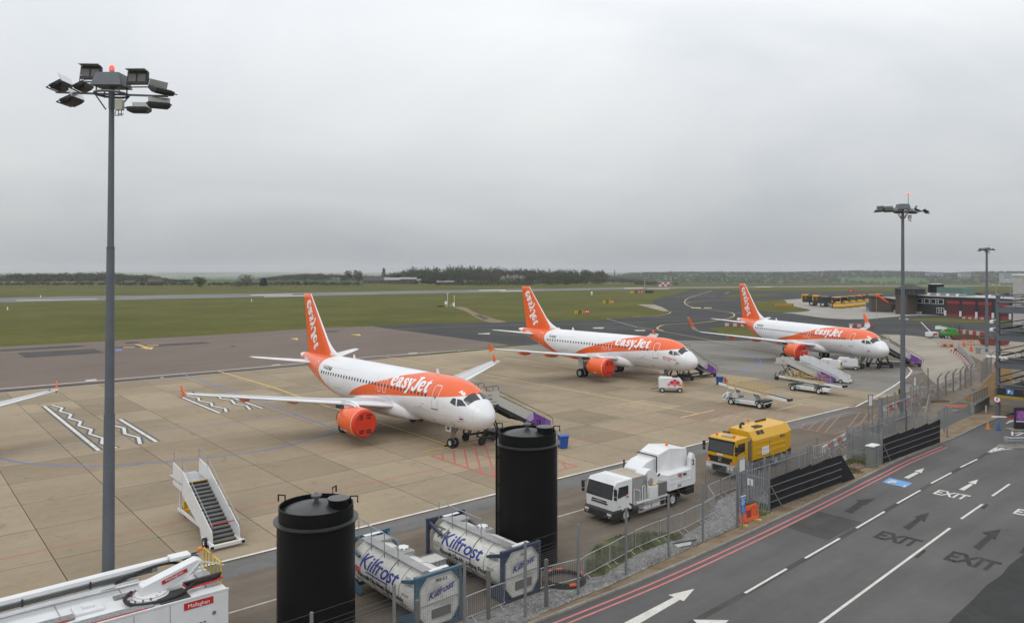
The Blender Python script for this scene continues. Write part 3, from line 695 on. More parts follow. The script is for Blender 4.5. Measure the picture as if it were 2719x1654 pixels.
# heavy rounded lettering: strokes (points x, y, width) with x-height 1
GLY = {'e': (0.98, [[(.22, .50, .12), (.55, .53, .11), (.80, .60, .16), (.76, .82, .24), (.52, .95, .20), (.24, .80, .30), (.15, .48, .34), (.26, .18, .32), (.52, .06, .22), (.80, .16, .13), (.90, .28, .08)]]),
       'a': (1.02, [[(.20, .70, .22), (.30, .88, .20), (.52, .93, .20), (.68, .78, .28), (.69, .45, .30), (.70, .18, .28), (.86, .07, .18), (.98, .14, .08)], [(.66, .54, .10), (.36, .46, .22), (.18, .26, .28), (.32, .09, .24), (.56, .14, .16), (.66, .26, .10)]]),
       's': (0.84, [[(.74, .72, .16), (.62, .90, .16), (.40, .94, .18), (.22, .78, .24), (.36, .58, .28), (.60, .42, .30), (.68, .22, .26), (.48, .06, .20), (.24, .10, .16), (.12, .26, .14)]]),
       'y': (1.0, [[(.08, .95, .12), (.22, .94, .26), (.34, .62, .32), (.56, .16, .30)], [(.86, .95, .24), (.74, .60, .14), (.55, .12, .20), (.36, -.26, .20), (.16, -.34, .24)], [(.0, .96, .10), (.42, .96, .10)], [(.62, .96, .10), (1.02, .96, .10)]]),
       'J': (0.98, [[(.42, 1.34, .14), (.72, 1.34, .16), (1.02, 1.34, .14)], [(.74, 1.32, .34), (.70, .80, .34), (.66, .34, .32), (.50, .06, .26), (.26, .00, .22), (.12, .16, .26)]]),
       't': (0.80, [[(.46, 1.26, .10), (.42, 1.02, .26), (.38, .60, .32), (.36, .26, .32), (.48, .06, .24), (.68, .10, .14), (.80, .24, .07)], [(.08, .92, .10), (.42, .93, .14), (.76, .92, .12)]])}
def fat_text(s, gap=0.02, shear=0.12):
    """strokes of the word as fine polylines [(x, y, w)...], total width"""
    out = []; x = 0
    for ch in s:
        w, st = GLY[ch]
        for p in st:
            q = smooth_path([Vector(t) for t in p], 5)
            out.append([(x + a.x + a.y * shear, a.y, a.z) for a in q])
        x += w + gap
    return out, x
def fat_mesh(strokes, fn):
    """fn(x, y, layer) -> 3D"""
    mb = MB()
    for k, st in enumerate(strokes):
        n = len(st); V = []
        for i in range(n):
            dx = st[min(i + 1, n - 1)][0] - st[max(i - 1, 0)][0]; dy = st[min(i + 1, n - 1)][1] - st[max(i - 1, 0)][1]
            l = math.hypot(dx, dy) or 1; nx, ny = -dy / l, dx / l; w = st[i][2] * 0.60
            for s in (-1, -.33, .33, 1): V.append(fn(st[i][0] + nx * w * s, st[i][1] + ny * w * s, k))
        mb.add(V, [(i * 4 + j, i * 4 + j + 1, i * 4 + j + 5, i * 4 + j + 4) for i in range(n - 1) for j in range(3)])
        for e in (0, n - 1):
            c = st[e]; r = c[2] * .60; ring = [fn(c[0] + r * math.cos(2 * math.pi * q / 10), c[1] + r * math.sin(2 * math.pi * q / 10), k + .5) for q in range(10)]
            mb.poly(ring)
    return mb
def airfoil(le, chord, y, z, t, tw=0.0, n=12, cam=0.02):
    up, lo = [], []
    for i in range(n + 1):
        u = 0.5 * (1 - math.cos(math.pi * i / n))
        h = 5 * t * (0.2969 * math.sqrt(u) - 0.1260 * u - 0.3516 * u * u + 0.2843 * u ** 3 - 0.1036 * u ** 4) * chord
        cz = z + chord * (cam * math.sin(math.pi * u)) - tw * (u - .25) * chord
        up.append((le + u * chord, y, cz + h)); lo.append((le + u * chord, y, cz - h * (.85 if cam else 1)))
    return up + lo[-2:0:-1]
def make_plane(label, L, sharklet, reg, code, loc, ang, extra=()):
    X, sec, S, thz = plane_geom(L); d = L - 33.84; dw = X(10) - 10
    root = thing('airliner', label, 'airliner', (loc[0], loc[1], 0), ang + math.pi, 'airliners parked on the stands')
    # fuselage
    xs = [0, .02, .05, .1, .16, .25] + [.25 + .25 * i for i in range(1, 22)] + [5.75 + 1.0 * i for i in range(1, int(X(20.5) - 5.75))]
    x = xs[-1]
    while x < X(33.0): x += .5; xs.append(x)
    xs = [q for q in xs if q < X(33.35)] + [X(33.4)]
    rings = [[S(q, 2 * math.pi * i / 56) for i in range(56)] for q in xs]
    fus = MB().loft(rings).build('fuselage', livery(X, 'fuselage paint ' + reg), root, smooth=2)
    # belly fairing
    fr = []
    for i in range(25):
        t = i / 24; q = X(9.2) + (X(19.6) - X(9.2)) * t; g = math.sin(math.pi * min(1, max(0, t)) ** 0.85) ** 0.55 if 0 < t < 1 else 0.02
        ring = []
        for k in range(32):
            a = 2 * math.pi * k / 32; ca, sa = math.cos(a), math.sin(a); e = 0.75
            ring.append((q, (1.15 + 1.2 * g) * math.copysign(abs(ca) ** e, ca) * (1 if g > .05 else .4), 2.55 - 0.3 * (1 - g) + (0.5 + 0.52 * g) * math.copysign(abs(sa) ** e, sa)))
        fr.append(ring)
    MB().loft(fr).build('belly_fairing', WH, root, smooth=2)
    # wings
    def wing(sd):
        st = [(0.6, X(10.3), 7.3, 2.62, .14), (1.9, X(10.95), 6.35, 2.72, .14), (6.4, X(13.35), 4.15, 3.22, .12), (17.0, X(18.95), 1.55, 4.50, .105)]
        rings = []
        for i in range(len(st) - 1):
            a, b = st[i], st[i + 1]
            for k in range(6):
                t = k / 6; rings.append(airfoil(*[a[j] + (b[j] - a[j]) * t for j in (1, 2)], sd * (a[0] + (b[0] - a[0]) * t), *[a[j] + (b[j] - a[j]) * t for j in (3, 4)], .03))
        a = st[-1]; rings.append(airfoil(a[1], a[2], sd * a[0], a[3], a[4], .03))
        mb = MB().loft(rings, mif=lambda k, i: 1 if (i < 3 or i >= 21) and k > 5 else 0)
        w = mb.build('wing', [GRY, SLT], root, smooth=2)
        # control surface seams on the upper face
        sm = MB()
        for f0, f1, y0, y1 in ((.16, .16, 2.2, 16.5), (.74, .74, 2.2, 16.6), (.62, .62, 7, 12.5)):
            P = []
            for k in range(13):
                y = y0 + (y1 - y0) * k / 12
                for i in range(3):
                    if st[i][0] <= y <= st[i + 1][0]: break
                t = (y - st[i][0]) / (st[i + 1][0] - st[i][0]); le = st[i][1] + (st[i + 1][1] - st[i][1]) * t; c = st[i][2] + (st[i + 1][2] - st[i][2]) * t; zz = st[i][3] + (st[i + 1][3] - st[i][3]) * t; th = st[i][4] + (st[i + 1][4] - st[i][4]) * t
                u = f0; h = 5 * th * (0.2969 * math.sqrt(u) - 0.1260 * u - 0.3516 * u * u + 0.2843 * u ** 3 - 0.1036 * u ** 4) * c
                P.append(Vector((le + u * c, sd * y, zz + c * .02 * math.sin(math.pi * u) - .03 * (u - .25) * c + h + .012)))
            V = []
            for p in P: V += [p + Vector((-.03, 0, 0)), p + Vector((.03, 0, 0))]
            sm.add(V, [(2 * k, 2 * k + 1, 2 * k + 3, 2 * k + 2) for k in range(12)])
        sm.build('wing_seams', SEAM, w, flip=False)
        for y, ln in ((4.2, 3.0), (8.6, 2.9), (12.4, 2.5)):                     # flap track fairings
            le = X(10.95) + (y - 1.9) * .533; c = 6.35 - (y - 1.9) * .45 if y < 6.4 else 4.15 - (y - 6.4) * .245; z0 = 2.72 + (y - 1.9) * .118
            r = []
            for k in range(9):
                t = k / 8; g = math.sin(math.pi * (.03 + .94 * t)) ** .6; r.append([(le + c - ln * .72 + ln * t, sd * y + .17 * g * math.cos(q * math.pi / 5), z0 - .22 - .10 * t + .30 * g * math.sin(q * math.pi / 5)) for q in range(10)])
            MB().loft(r).build('flap_fairing', ORG, w, smooth=2)
        if sharklet:
            r = []
            for k in range(11):
                t = k / 10; an = R(8 + 72 * min(1, t * 2.2)); 
                if k == 0: py, pz, px = 17.0, 4.50, X(18.95)
                else: py += .27 * math.cos(an); pz += .27 * math.sin(an); px += .19 + .05 * t
                c = 1.55 - .95 * t; nx, nz = -math.sin(an), math.cos(an)
                af = airfoil(0, c, 0, 0, .09, 0, 8); r.append([(px + q[0], sd * (py + nx * q[2]), pz + nz * q[2]) for q in af])
            MB().loft(r, mif=lambda k, i: 1 if k > 3 else 0).build('sharklet', [GRY, ORG], w, smooth=2)
        else:
            x0, z0 = X(18.95), 4.5
            pl = [(-.1, 0), (.75, .32), (1.15, .95), (1.5, .98), (1.38, .3), (1.42, -.05), (1.55, -.55), (1.25, -.62), (.6, -.22)]
            MB().prism(pl, lambda a, b, t: (x0 + .3 + a * .75, sd * (17.0 + t + abs(b) * .08), z0 + b * .66), (-.03, .04)).build('wingtip_fence', ORG, w)
        MB().cyl((X(19.2), sd * 16.4, 4.60), (X(19.5), sd * 16.4, 4.60), .05).build('tip_lamp', DGR, w)
        # engine
        cx, cy, cz = X(9.55), sd * 5.75, 2.02
        eng = None
        prof = [(0.0, 1.02), (.04, 1.09), (.18, 1.15), (.7, 1.22), (1.4, 1.235), (2.2, 1.16), (2.9, 1.02), (3.15, .94)]
        eng = MB().loft([[(cx + a, cy + r * math.cos(2 * math.pi * i / 40), cz + r * math.sin(2 * math.pi * i / 40) * (.97 if math.sin(2 * math.pi * i / 40) < 0 else 1)) for i in range(40)] for a, r in prof]).build('engine', ORG, root, smooth=1)
        MB().loft([[(cx + a, cy + r * math.cos(2 * math.pi * i / 40), cz + r * math.sin(2 * math.pi * i / 40)) for i in range(40)] for a, r in ((-.035, .02), (-.03, .5), (-.03, .92), (-.05, 1.0), (-.03, 1.06), (.06, 1.115), (.2, 1.165))], cap=False).build('intake_cover', REDC, eng, smooth=2)
        MB().loft([[(cx + .33 + a, cy + (1.187 + .006) * math.cos(2 * math.pi * i / 40), cz + (1.187 + .006) * math.sin(2 * math.pi * i / 40)) for i in range(40)] for a in (-.025, .025)], cap=False).build('cowl_ring', LTX, eng, smooth=2)
        mb = MB().loft([[(cx + a, cy + r * math.cos(2 * math.pi * i / 24), cz + r * math.sin(2 * math.pi * i / 24)) for i in range(24)] for a, r in ((2.9, .66), (3.5, .62), (4.1, .5), (4.12, .30), (4.6, .05))])
        mb.build('exhaust', DGR, eng, smooth=1)
        for tx, zz in (('OPEN', .55), ('A320', .42), ('68', .55), ('1221', .42)):
            pass
        pyl = MB(); zt = 3.25
        r = []
        for a, z0, z1, w in ((.9, 1.18, 1.22, .02), (1.3, 1.15, 1.45, .12), (2.2, 1.0, 1.62, .2), (3.2, .72, 1.55, .22), (4.4, .62, 1.32, .22), (5.6, .9, 1.28, .16), (6.4, 1.15, 1.25, .03)):
            r.append([(cx + a, cy - w, cz + z0), (cx + a, cy + w, cz + z0), (cx + a, cy + w * .9, cz + z1), (cx + a, cy - w * .9, cz + z1)])
        py = pyl.loft(r).build('pylon', WH, eng, smooth=1)
        MB().box((cx + 3.9, cy, cz + .95), (1.5, .47, .42)).build('pylon_panel', DGR, py)
        MB().tube(smooth_path([(cx + 1.2, cy + sd * .15, cz + 1.22), (cx + 2.0, cy + sd * .2, cz + 1.36), (cx + 2.9, cy + sd * .25, cz + 1.28)], 4), .1).build('duct', WH, py, smooth=2)
        for (tx, yy, zz, q) in (('OPEN', -.35, .62, .2), ('A319', -.3, .38, .2), ('EB', .38, .62, .2), ('1221', .38, .38, .2), ('OPEN', -.32, -.62, .17), ('DOOR', -.3, -.8, .17), ('COWL', .36, -.6, .17), ('OPEN', .36, -.78, .17)):
            text(tx, q, INK, eng, (cx - .05, cy + yy * 1.0, cz + zz), (0, 1, 0), (0, 0, 1), 'stencil', .012)
        V, Fs = text_mesh('CFM', .3, .01, .2)
        MB().add([(cx + 1.5 + a, cy + sd * (1.25) * math.cos(R(-38) + b / 1.2), cz + 1.22 * math.sin(R(-38) + b / 1.2)) for a, b in V], Fs).build('maker_mark', LTX, eng, flip=False)
        # main gear
        mg = thing_part('main_gear', root)
        gx, gy = X(16.1), sd * 3.8
        MB().cyl((gx, gy, .62), (gx, gy - sd * .1, 3.0), .16, .2).cyl((gx, gy, 1.5), (gx - .2, gy - sd * 1.4, 2.4), .08).cyl((gx, gy - .45, .6), (gx, gy + .45, .6), .1).build('strut', STL, mg, smooth=1)
        MB().box((gx, gy + sd * .35, 2.0), (.9, .06, 1.5)).build('gear_door', WH, mg)
        for s in (-1, 1): wheel(mg, (gx, gy + s * .46, .585), .585, .40, 'y')
    wing(1); wing(-1)
    # nose gear
    ng = thing_part('nose_gear', root); gx = 5.07
    MB().cyl((gx, 0, .38), (gx - .05, 0, 1.2), .09).cyl((gx - .05, 0, 1.15), (gx - .15, 0, 2.0), .13).cyl((gx, -.3, .38), (gx, .3, .38), .07).beam((gx, 0, .9), (gx - .9, 0, 1.9), .1).beam((gx + .22, 0, .55), (gx + .1, 0, 1.35), .08, .14).box((gx, 0, 1.38), (.18, .5, .16)).build('strut', STL, ng, smooth=1)
    for s in (-1, 1):
        MB().box((gx + .1, s * .42, 1.62), (.75, .03, .55)).build('gear_door', WH, ng)
        wheel(ng, (gx, s * .26, .38), .38, .22, 'y')
    text(code, .32, INK, ng, (gx + .1, .45, 1.50), (-1, 0, 0), (0, 0, 1), 'gear_code', .015)
    MB().box((gx - .45, .25, .07), (.2, .5, .14)).build('chock', BLK, ng); MB().box((gx + .45, .25, .07), (.2, .5, .14)).build('chock', BLK, ng)
    # fin
    fz0, fz1 = 5.35, 12.2
    def fin_sec(t):
        z = fz0 + (fz1 - fz0) * t; le = X(25.4) + (X(31.0) - X(25.4)) * t; te = X(31.6) + (X(32.75) - X(31.6)) * t
        return [(p[0], p[2], z) for p in airfoil(le, te - le, 0, 0, .10, 0, 10, 0)]
    n = 14
    def swap(r): return [(p[0], p[1], p[2]) for p in r]
    rr = [swap(fin_sec(k / n)) for k in range(n + 1)]
    fin = MB().loft(rr, mif=lambda k, i: 1 if (i < 1 or i >= 19) else 0).build('tail_fin', [ORG, LTX], root, smooth=2)
    # dorsal fillet
    r = []
    for k in range(9):
        t = k / 8; xx = X(22.9) + (X(27.05) - X(22.9)) * t; zt = sec(xx)[0] + sec(xx)[2] - .05 + 1.62 * t ** 2.5; w = .04 + .22 * t
        zb = sec(xx)[0] + sec(xx)[2] - .35
        r.append([(xx, -w * 1.3, zb), (xx, w * 1.3, zb), (xx, w * .5, (zb + zt) / 2 + .1), (xx + .02, .03, zt + .01), (xx + .02, -.03, zt + .01), (xx, -w * .5, (zb + zt) / 2 + .1)])
    MB().loft(r).build('dorsal_fillet', LTX, fin, smooth=2)
    st, w = fat_text('easyJet'); sc = 1.0
    def fin_pt(a, b, k, side):
        # word reads down the fin, following the leading edge
        ta, tb = Vector((X(31.35), 11.5)), Vector((X(29.05), 6.5)); dd = (tb - ta); l = dd.length; dd /= l; nn = Vector((-dd.y, dd.x))
        q = ta + dd * (a * l / w) + nn * ((b - .35) * sc)
        t = (q.y - fz0) / (fz1 - fz0); le = X(25.4) + (X(31.0) - X(25.4)) * t; te = X(31.6) + (X(32.75) - X(31.6)) * t; u = max(.02, min(.98, (q.x - le) / (te - le)))
        h = 5 * .10 * (0.2969 * math.sqrt(u) - 0.1260 * u - 0.3516 * u * u + 0.2843 * u ** 3 - 0.1036 * u ** 4) * (te - le)
        return (q.x, side * (h + .012 + .0015 * k), q.y)
    for s in (1,): fat_mesh(st, lambda a, b, k: fin_pt(a, b, k, s)).build('fin_lettering', LTX, fin)
    # tailplane
    for sd in (1, -1):
        a, b = (.5, X(28.3), 3.9, 4.85), (6.2, X(31.5), 1.35, 5.62); rr = []
        for k in range(7):
            t = k / 6; rr.append(airfoil(a[1] + (b[1] - a[1]) * t, a[2] + (b[2] - a[2]) * t, sd * (a[0] + (b[0] - a[0]) * t), a[3] + (b[3] - a[3]) * t, .10, 0, 8))
        tp = MB().loft(rr).build('tailplane', WH, root, smooth=2)
        q = X(29.6); MB().loft([[S(q + i * 1.3 / 4, R(-18 + 46 * j / 5) if True else 0, .02, sd) for j in range(6)] + [S(q + i * 1.3 / 4, R(28 - 46 * j / 5), -.05, sd) for j in range(6)] for i in range(5)]).build('seal_plate', GRY, tp)
    # cabin windows, one by one, on the side the camera sees
    wm = MB(); ring = [(.115 * math.copysign(abs(math.cos(t)) ** .8, math.cos(t)), .17 * math.copysign(abs(math.sin(t)) ** .8, math.sin(t))) for t in [2 * math.pi * i / 12 for i in range(12)]]
    wm.loft([[(a, 0, b) for a, b in ring], [(a * .92, .012, b * .92) for a, b in ring]]); src = wm.build('window', WIN, fus); sme = src.data; bpy.data.objects.remove(src)
    zw = 4.42; q = 6.35; k = 0
    while q < X(25.3):
        o = link('window', sme, fus); th = thz(q, zw); p = S(q, th, .004); o.location = p; o.rotation_euler = (th, 0, 0); q += .534
    def patch(name, m, pts, off=.012, par=fus, n=6):
        """quad patch on the skin from 4 (x, z) corners"""
        mb = MB(); V = []
        A, B, Cc, D = [Vector(p) for p in pts]
        for i in range(n + 1):
            for j in range(n + 1):
                s, t = i / n, j / n; p = A.lerp(B, s).lerp(D.lerp(Cc, s), t); V.append(S(p.x, thz(p.x, p.y), off))
        mb.add(V, [(i * (n + 1) + j, i * (n + 1) + j + 1, (i + 1) * (n + 1) + j + 1, (i + 1) * (n + 1) + j) for i in range(n) for j in range(n)]); return mb.build(name, m, par, smooth=2, flip=False)
    def ribbon(name, m, pts, w=.05, off=.014, closed=True):
        mb = MB(); P = [Vector((a, b, 0)) for a, b in pts]
        if closed: P = P + [P[0]]
        for p, q in zip(P, P[1:]):
            k = max(1, int((q - p).length / .15)); dd = (q - p).normalized(); nn = Vector((-dd.y, dd.x, 0)) * w / 2; V = []
            for i in range(k + 1):
                r = p.lerp(q, i / k)
                for s in (-1, 1):
                    e = r + nn * s; V.append(S(e.x, thz(e.x, e.y), off))
            mb.add(V, [(2 * i, 2 * i + 1, 2 * i + 3, 2 * i + 2) for i in range(k)])
        return mb.build(name, m, fus, flip=False)
    def rrect(x0, x1, z0, z1, r=.12):
        return [(x0 + r, z0), (x1 - r, z0), (x1, z0 + r), (x1, z1 - r), (x1 - r, z1), (x0 + r, z1), (x0, z1 - r), (x0, z0 + r)]
    dr = ribbon('door', LTX, rrect(4.6, 5.42, 3.42, 5.28), .05); ribbon('door_seam', SEAM, [(4.6, 4.2), (4.6, 3.44), (5.42, 3.44), (5.42, 4.2)], .025, .02, False)
    ribbon('door_sill', INK, [(4.55, 3.42), (5.47, 3.42)], .07, .03, False)
    ribbon('door_pane', WIN, rrect(4.94, 5.08, 4.28, 4.46, .03), .06)
    dx = X(26.75); ribbon('door', LTX, rrect(dx - .4, dx + .4, 3.60, 5.3), .035)
    for dx in ((X(12.75), X(13.65))): ribbon('overwing_exit', LTX, rrect(dx - .26, dx + .26, 3.85, 4.95, .1), .045)
    ribbon('hold_door', SEAM, [(6.3 + dw * .3, 3.2), (8.1 + dw * .3, 3.2)], .03, .012, False); ribbon('hold_door', SEAM, [(X(20.8), 3.2), (X(22.4), 3.2)], .03, .012, False)
    for xx in (.95, 6.0, X(9.6), X(14.2), X(20.2), X(23.4)): ribbon('skin_joint', SEAM2, [(xx, sec(xx)[0] - sec(xx)[2] * .9), (xx, sec(xx)[0] + sec(xx)[2] * .93)], .022, .006, False)
    ribbon('skin_joint', SEAM2, [(3.0, 3.05), (X(9.0), 3.0)], .02, .006, False); ribbon('skin_joint', SEAM2, [(X(19.5), 5.05), (X(25.5), 5.05)], .02, .006, False)
    for (x0, z0) in ((6.9, 3.35), (6.6, 3.62), (7.2, 3.30)): patch('vent', INK, [(x0, z0), (x0 + .12, z0), (x0 + .12, z0 + .07), (x0, z0 + .07)], n=1)
    # cockpit windows: front screen and two side panes per side
    for sd in (1, -1):
        def cp(pts):
            mb = MB(); V = []; n = 5; A, B, Cc, D = [Vector(p) for p in pts]
            for i in range(n + 1):
                for j in range(n + 1):
                    s, t = i / n, j / n; p = A.lerp(B, s).lerp(D.lerp(Cc, s), t); V.append(S(p.x, R(p.y), .012, sd))
            mb.add(V, [(i * (n + 1) + j, i * (n + 1) + j + 1, (i + 1) * (n + 1) + j + 1, (i + 1) * (n + 1) + j) for i in range(n) for j in range(n)]); return mb.build('cockpit_window', GLS, fus, smooth=2)
        cp([(1.22, 84), (1.48, 35), (2.06, 40), (1.92, 84)])
        cp([(1.60, 30), (2.38, 15), (2.54, 33), (2.12, 37.5)]); cp([(2.50, 14), (3.14, 15.5), (2.98, 29), (2.66, 32)])
    # fuselage lettering
    st, w = fat_text('easyJet'); sc = 0.92; wid = 5.8; x0 = 12.0 + dw * .75
    def fp(a, b, k):
        xx = x0 - a * wid / w; return S(xx, R(21.5) + b * sc / 2.03, .012 + .0015 * k)
    fat_mesh(st, fp).build('lettering', LTX, fus)
    def stext(s, size, m, x, z, bold=.01, shear=0.1):
        V, Fs = text_mesh(s, size, bold, shear, False); t0 = thz(x, z)
        return MB().add([S(x - a, t0 + b / 2.0, .014) for a, b in V], Fs).build('small_lettering', m, fus, flip=False)
    stext(reg, .52, INK, X(24.9), 4.82, .016); stext(code, .45, LTX, 2.75, 4.98, .03, 0)
    for s, size, m, x, z in extra: stext(s, size, m, x, z)
    # antennas, probes
    for xx, h in ((X(24.2), .25), (X(21.3), .42), (7.0, .42)):
        zt = sec(xx)[0] + sec(xx)[2]; MB().prism([(0, -.05), (.45, -.05), (.42, h), (.22, h)], lambda a, b, t: (xx + a, t, zt + b), (-.02, .02)).build('antenna', LTX, root)
    zt = sec(7.3)[0]; MB().prism([(0, .05), (.4, .05), (.38, -.35), (.2, -.35)], lambda a, b, t: (X(19.6) + a, t, 1.78 + b), (-.02, .02)).build('antenna', LTX, root)
    ribbon('static_panel', INK, [(1.75, 3.0), (2.15, 3.0)], .05, .02, False); patch('static_mark', REDC, [(1.85, 2.93), (2.05, 2.93), (2.05, 3.07), (1.85, 3.07)], .016, n=2); ribbon('static_frame', SEAM, rrect(1.72, 2.15, 2.82, 3.2, .05), .02)
    for (x0, z0, x1, z1) in ((3.2, 2.5, 3.35, 2.56), (3.05, 2.35, 3.25, 2.30), (2.25, 2.72, 2.38, 2.80), (5.6, 2.35, 5.9, 2.42)): ribbon('probe', DGR, [(x0, z0), (x1, z1)], .05, .03, False)
    return root
def thing_part(name, parent):
    o = bpy.data.objects.new(name, None); C.objects.link(o); o.parent = parent; o.empty_display_size = .1; return o
WHEELS = {}
def wheel(par, c, r, w, axis='y', hub=HUB, rz=0.0):
    key = (round(r, 3), round(w, 3), hub.name)
    if key not in WHEELS:
        t = MB(); n = 24
        pf = [(r * .55, -w / 2 * .8), (r * .8, -w / 2), (r * .96, -w / 2 * .9), (r, -w / 2 * .6), (r, w / 2 * .6), (r * .96, w / 2 * .9), (r * .8, w / 2), (r * .55, w / 2 * .8)]
        t.loft([[(q[0] * math.cos(2 * math.pi * i / n), q[1], q[0] * math.sin(2 * math.pi * i / n)) for i in range(n)] for q in pf], cap=False)
        a = t.build('tyre', BLK, None, smooth=1); h = MB()
        pf = [(r * .56, -w * .36), (r * .5, -w * .40), (r * .42, -w * .28), (r * .2, -w * .30), (r * .16, -w * .42), (.01, -w * .42), (.01, w * .42), (r * .16, w * .42), (r * .2, w * .30), (r * .42, w * .28), (r * .5, w * .40), (r * .56, w * .36)]
        h.loft([[(q[0] * math.cos(2 * math.pi * i / n), q[1], q[0] * math.sin(2 * math.pi * i / n)) for i in range(n)] for q in pf], cap=False)
        b = h.build('rim', hub, None, smooth=1)
        WHEELS[key] = (a.data, b.data); bpy.data.objects.remove(a); bpy.data.objects.remove(b)
    o = bpy.data.objects.new('wheel', None); C.objects.link(o); o.parent = par; o.location = c; o.empty_display_size = .1
    o.rotation_euler = (0, 0, rz + (math.pi / 2 if axis == 'x' else 0))
    link('tyre', WHEELS[key][0], o); link('rim', WHEELS[key][1], o)
    return o
PL1 = make_plane('white and orange airliner nearest the camera, beside the black tanks', 33.84, False, 'G-EZAB', 'AB', (-1.60, 59.3), -.8514)
PL2 = make_plane('middle of three orange tailed airliners, with small red wording under its cockpit', 33.84, False, 'G-EZII', '', (23.28, 94.66), -.8457,
                 (('Spirit of easyJet 2018', .22, REDC, 3.9, 3.62), ('Team Tegel', .22, REDC, 3.9, 3.34)))
PL3 = make_plane('farthest airliner with upturned orange wingtips', 37.57, True, 'G-EZOX', 'OX', (53.86, 108.08), -1.2722)
def fourth():
    # only its port wingtip reaches into the frame at the left edge
    tip = Vector((18.95 + 1.5, -17.0, 4.6)); rot = Matrix.Rotation(-.8514 + math.pi, 3, 'Z')
    depth = F * (H - 4.5) / (1031 - YH); want = Vector(((146 - CX) * depth / F, depth, 0)); off = rot @ Vector((tip.x, tip.y, 0))
    o = dup(PL1, want - off, None, 'airliner at the left edge, only its wing with orange tip in view'); return o
PL4 = fourth()
# ================================================================ far country: terrain, woods, farm, haze
def smooth(a, b, x):
    t = max(0.0, min(1.0, (x - a) / (b - a))); return t * t * (3 - 2 * t)
def terrain_z(x, Y):
    if Y < 780: return 0.0
    u = CX + F * x / Y
    r = smooth(1560, 1800, u)
    left = -4 * smooth(780, 1100, Y) - 24 * smooth(1300, 2600, Y) + 4 * math.sin(x / 900.0) * smooth(1800, 3000, Y)
    bump = 0.5 + 0.5 * math.sin(u / 260.0 + 1.0)
    right = -34 * smooth(780, 1500, Y) + (30 + 5 * bump) * smooth(1650, 2700, Y) - 30 * smooth(2900, 4200, Y)
    return left * (1 - r) + right * r
def ground_sheet():
    ys = [-400, -100, 0, 200, 400, 600, 720, 780] + [780 + 40 * i for i in range(1, 60)] + [3200 + 200 * i for i in range(1, 12)] + [6000, 7000, 8500, 10500]
    V = []; n = 90
    for Y in ys:
        w = max(1500, Y * 0.95)
        for i in range(n + 1):
            x = -w + 2 * w * i / n; V.append((x, Y, terrain_z(x, Y) if Y > 780 else 0))
    Fs = [(j * (n + 1) + i, j * (n + 1) + i + 1, (j + 1) * (n + 1) + i + 1, (j + 1) * (n + 1) + i) for j in range(len(ys) - 1) for i in range(n)]
    old = bpy.data.objects['ground']; bpy.data.objects.remove(old)
    o = MB().add(V, Fs, 0).build('ground', [M_GRASS, M_FIELD], smooth=2)
    for p in o.data.polygons:
        if p.center.y > 790: p.material_index = 1
    struct(o, 'open airfield grass and farmland reaching to the horizon')
def field_mat():
    m = bpy.data.materials.new('farmland'); m.use_nodes = True; nt = m.node_tree; N, L = nt.nodes.new, nt.links.new
    b = nt.nodes['Principled BSDF']; b.inputs['Roughness'].default_value = 0.95; b.inputs['Specular IOR Level'].default_value = 0.1
    ge = N('ShaderNodeNewGeometry'); mp = N('ShaderNodeMapping'); mp.inputs['Scale'].default_value = (1 / 420, 1 / 640, 0); mp.inputs['Rotation'].default_value = (0, 0, R(20)); L(ge.outputs['Position'], mp.inputs[0])
    vo = N('ShaderNodeTexVoronoi'); vo.feature = 'F1'; vo.inputs['Scale'].default_value = 1; L(mp.outputs[0], vo.inputs['Vector'])
    sp = N('ShaderNodeSeparateColor'); L(vo.outputs['Color'], sp.inputs[0])
    cr = N('ShaderNodeValToRGB'); cr.color_ramp.interpolation = 'CONSTANT'; el = cr.color_ramp.elements
    cs = [(0, (0.055, 0.115, 0.035)), (.3, (0.075, 0.13, 0.05)), (.5, (0.045, 0.085, 0.03)), (.66, (0.22, 0.18, 0.12)), (.8, (0.07, 0.12, 0.045)), (.94, (0.42, 0.37, 0.06))]
    while len(el) < len(cs): el.new(.5)
    for e, (p, c) in zip(el, cs): e.position = p; e.color = (*c, 1)
    L(sp.outputs[0], cr.inputs[0])
    nz = N('ShaderNodeTexNoise'); nz.inputs['Scale'].default_value = .02; nz.inputs['Detail'].default_value = 5; L(ge.outputs['Position'], nz.inputs['Vector'])
    mr = N('ShaderNodeMapRange'); mr.inputs[3].default_value = .8; mr.inputs[4].default_value = 1.2; L(nz.outputs[0], mr.inputs[0])
    v = N('ShaderNodeVectorMath'); v.operation = 'SCALE'; L(cr.outputs[0], v.inputs[0]); L(mr.outputs[0], v.inputs['Scale']); L(v.outputs[0], b.inputs['Base Color'])
    return m
M_FIELD = field_mat()
ground_sheet()
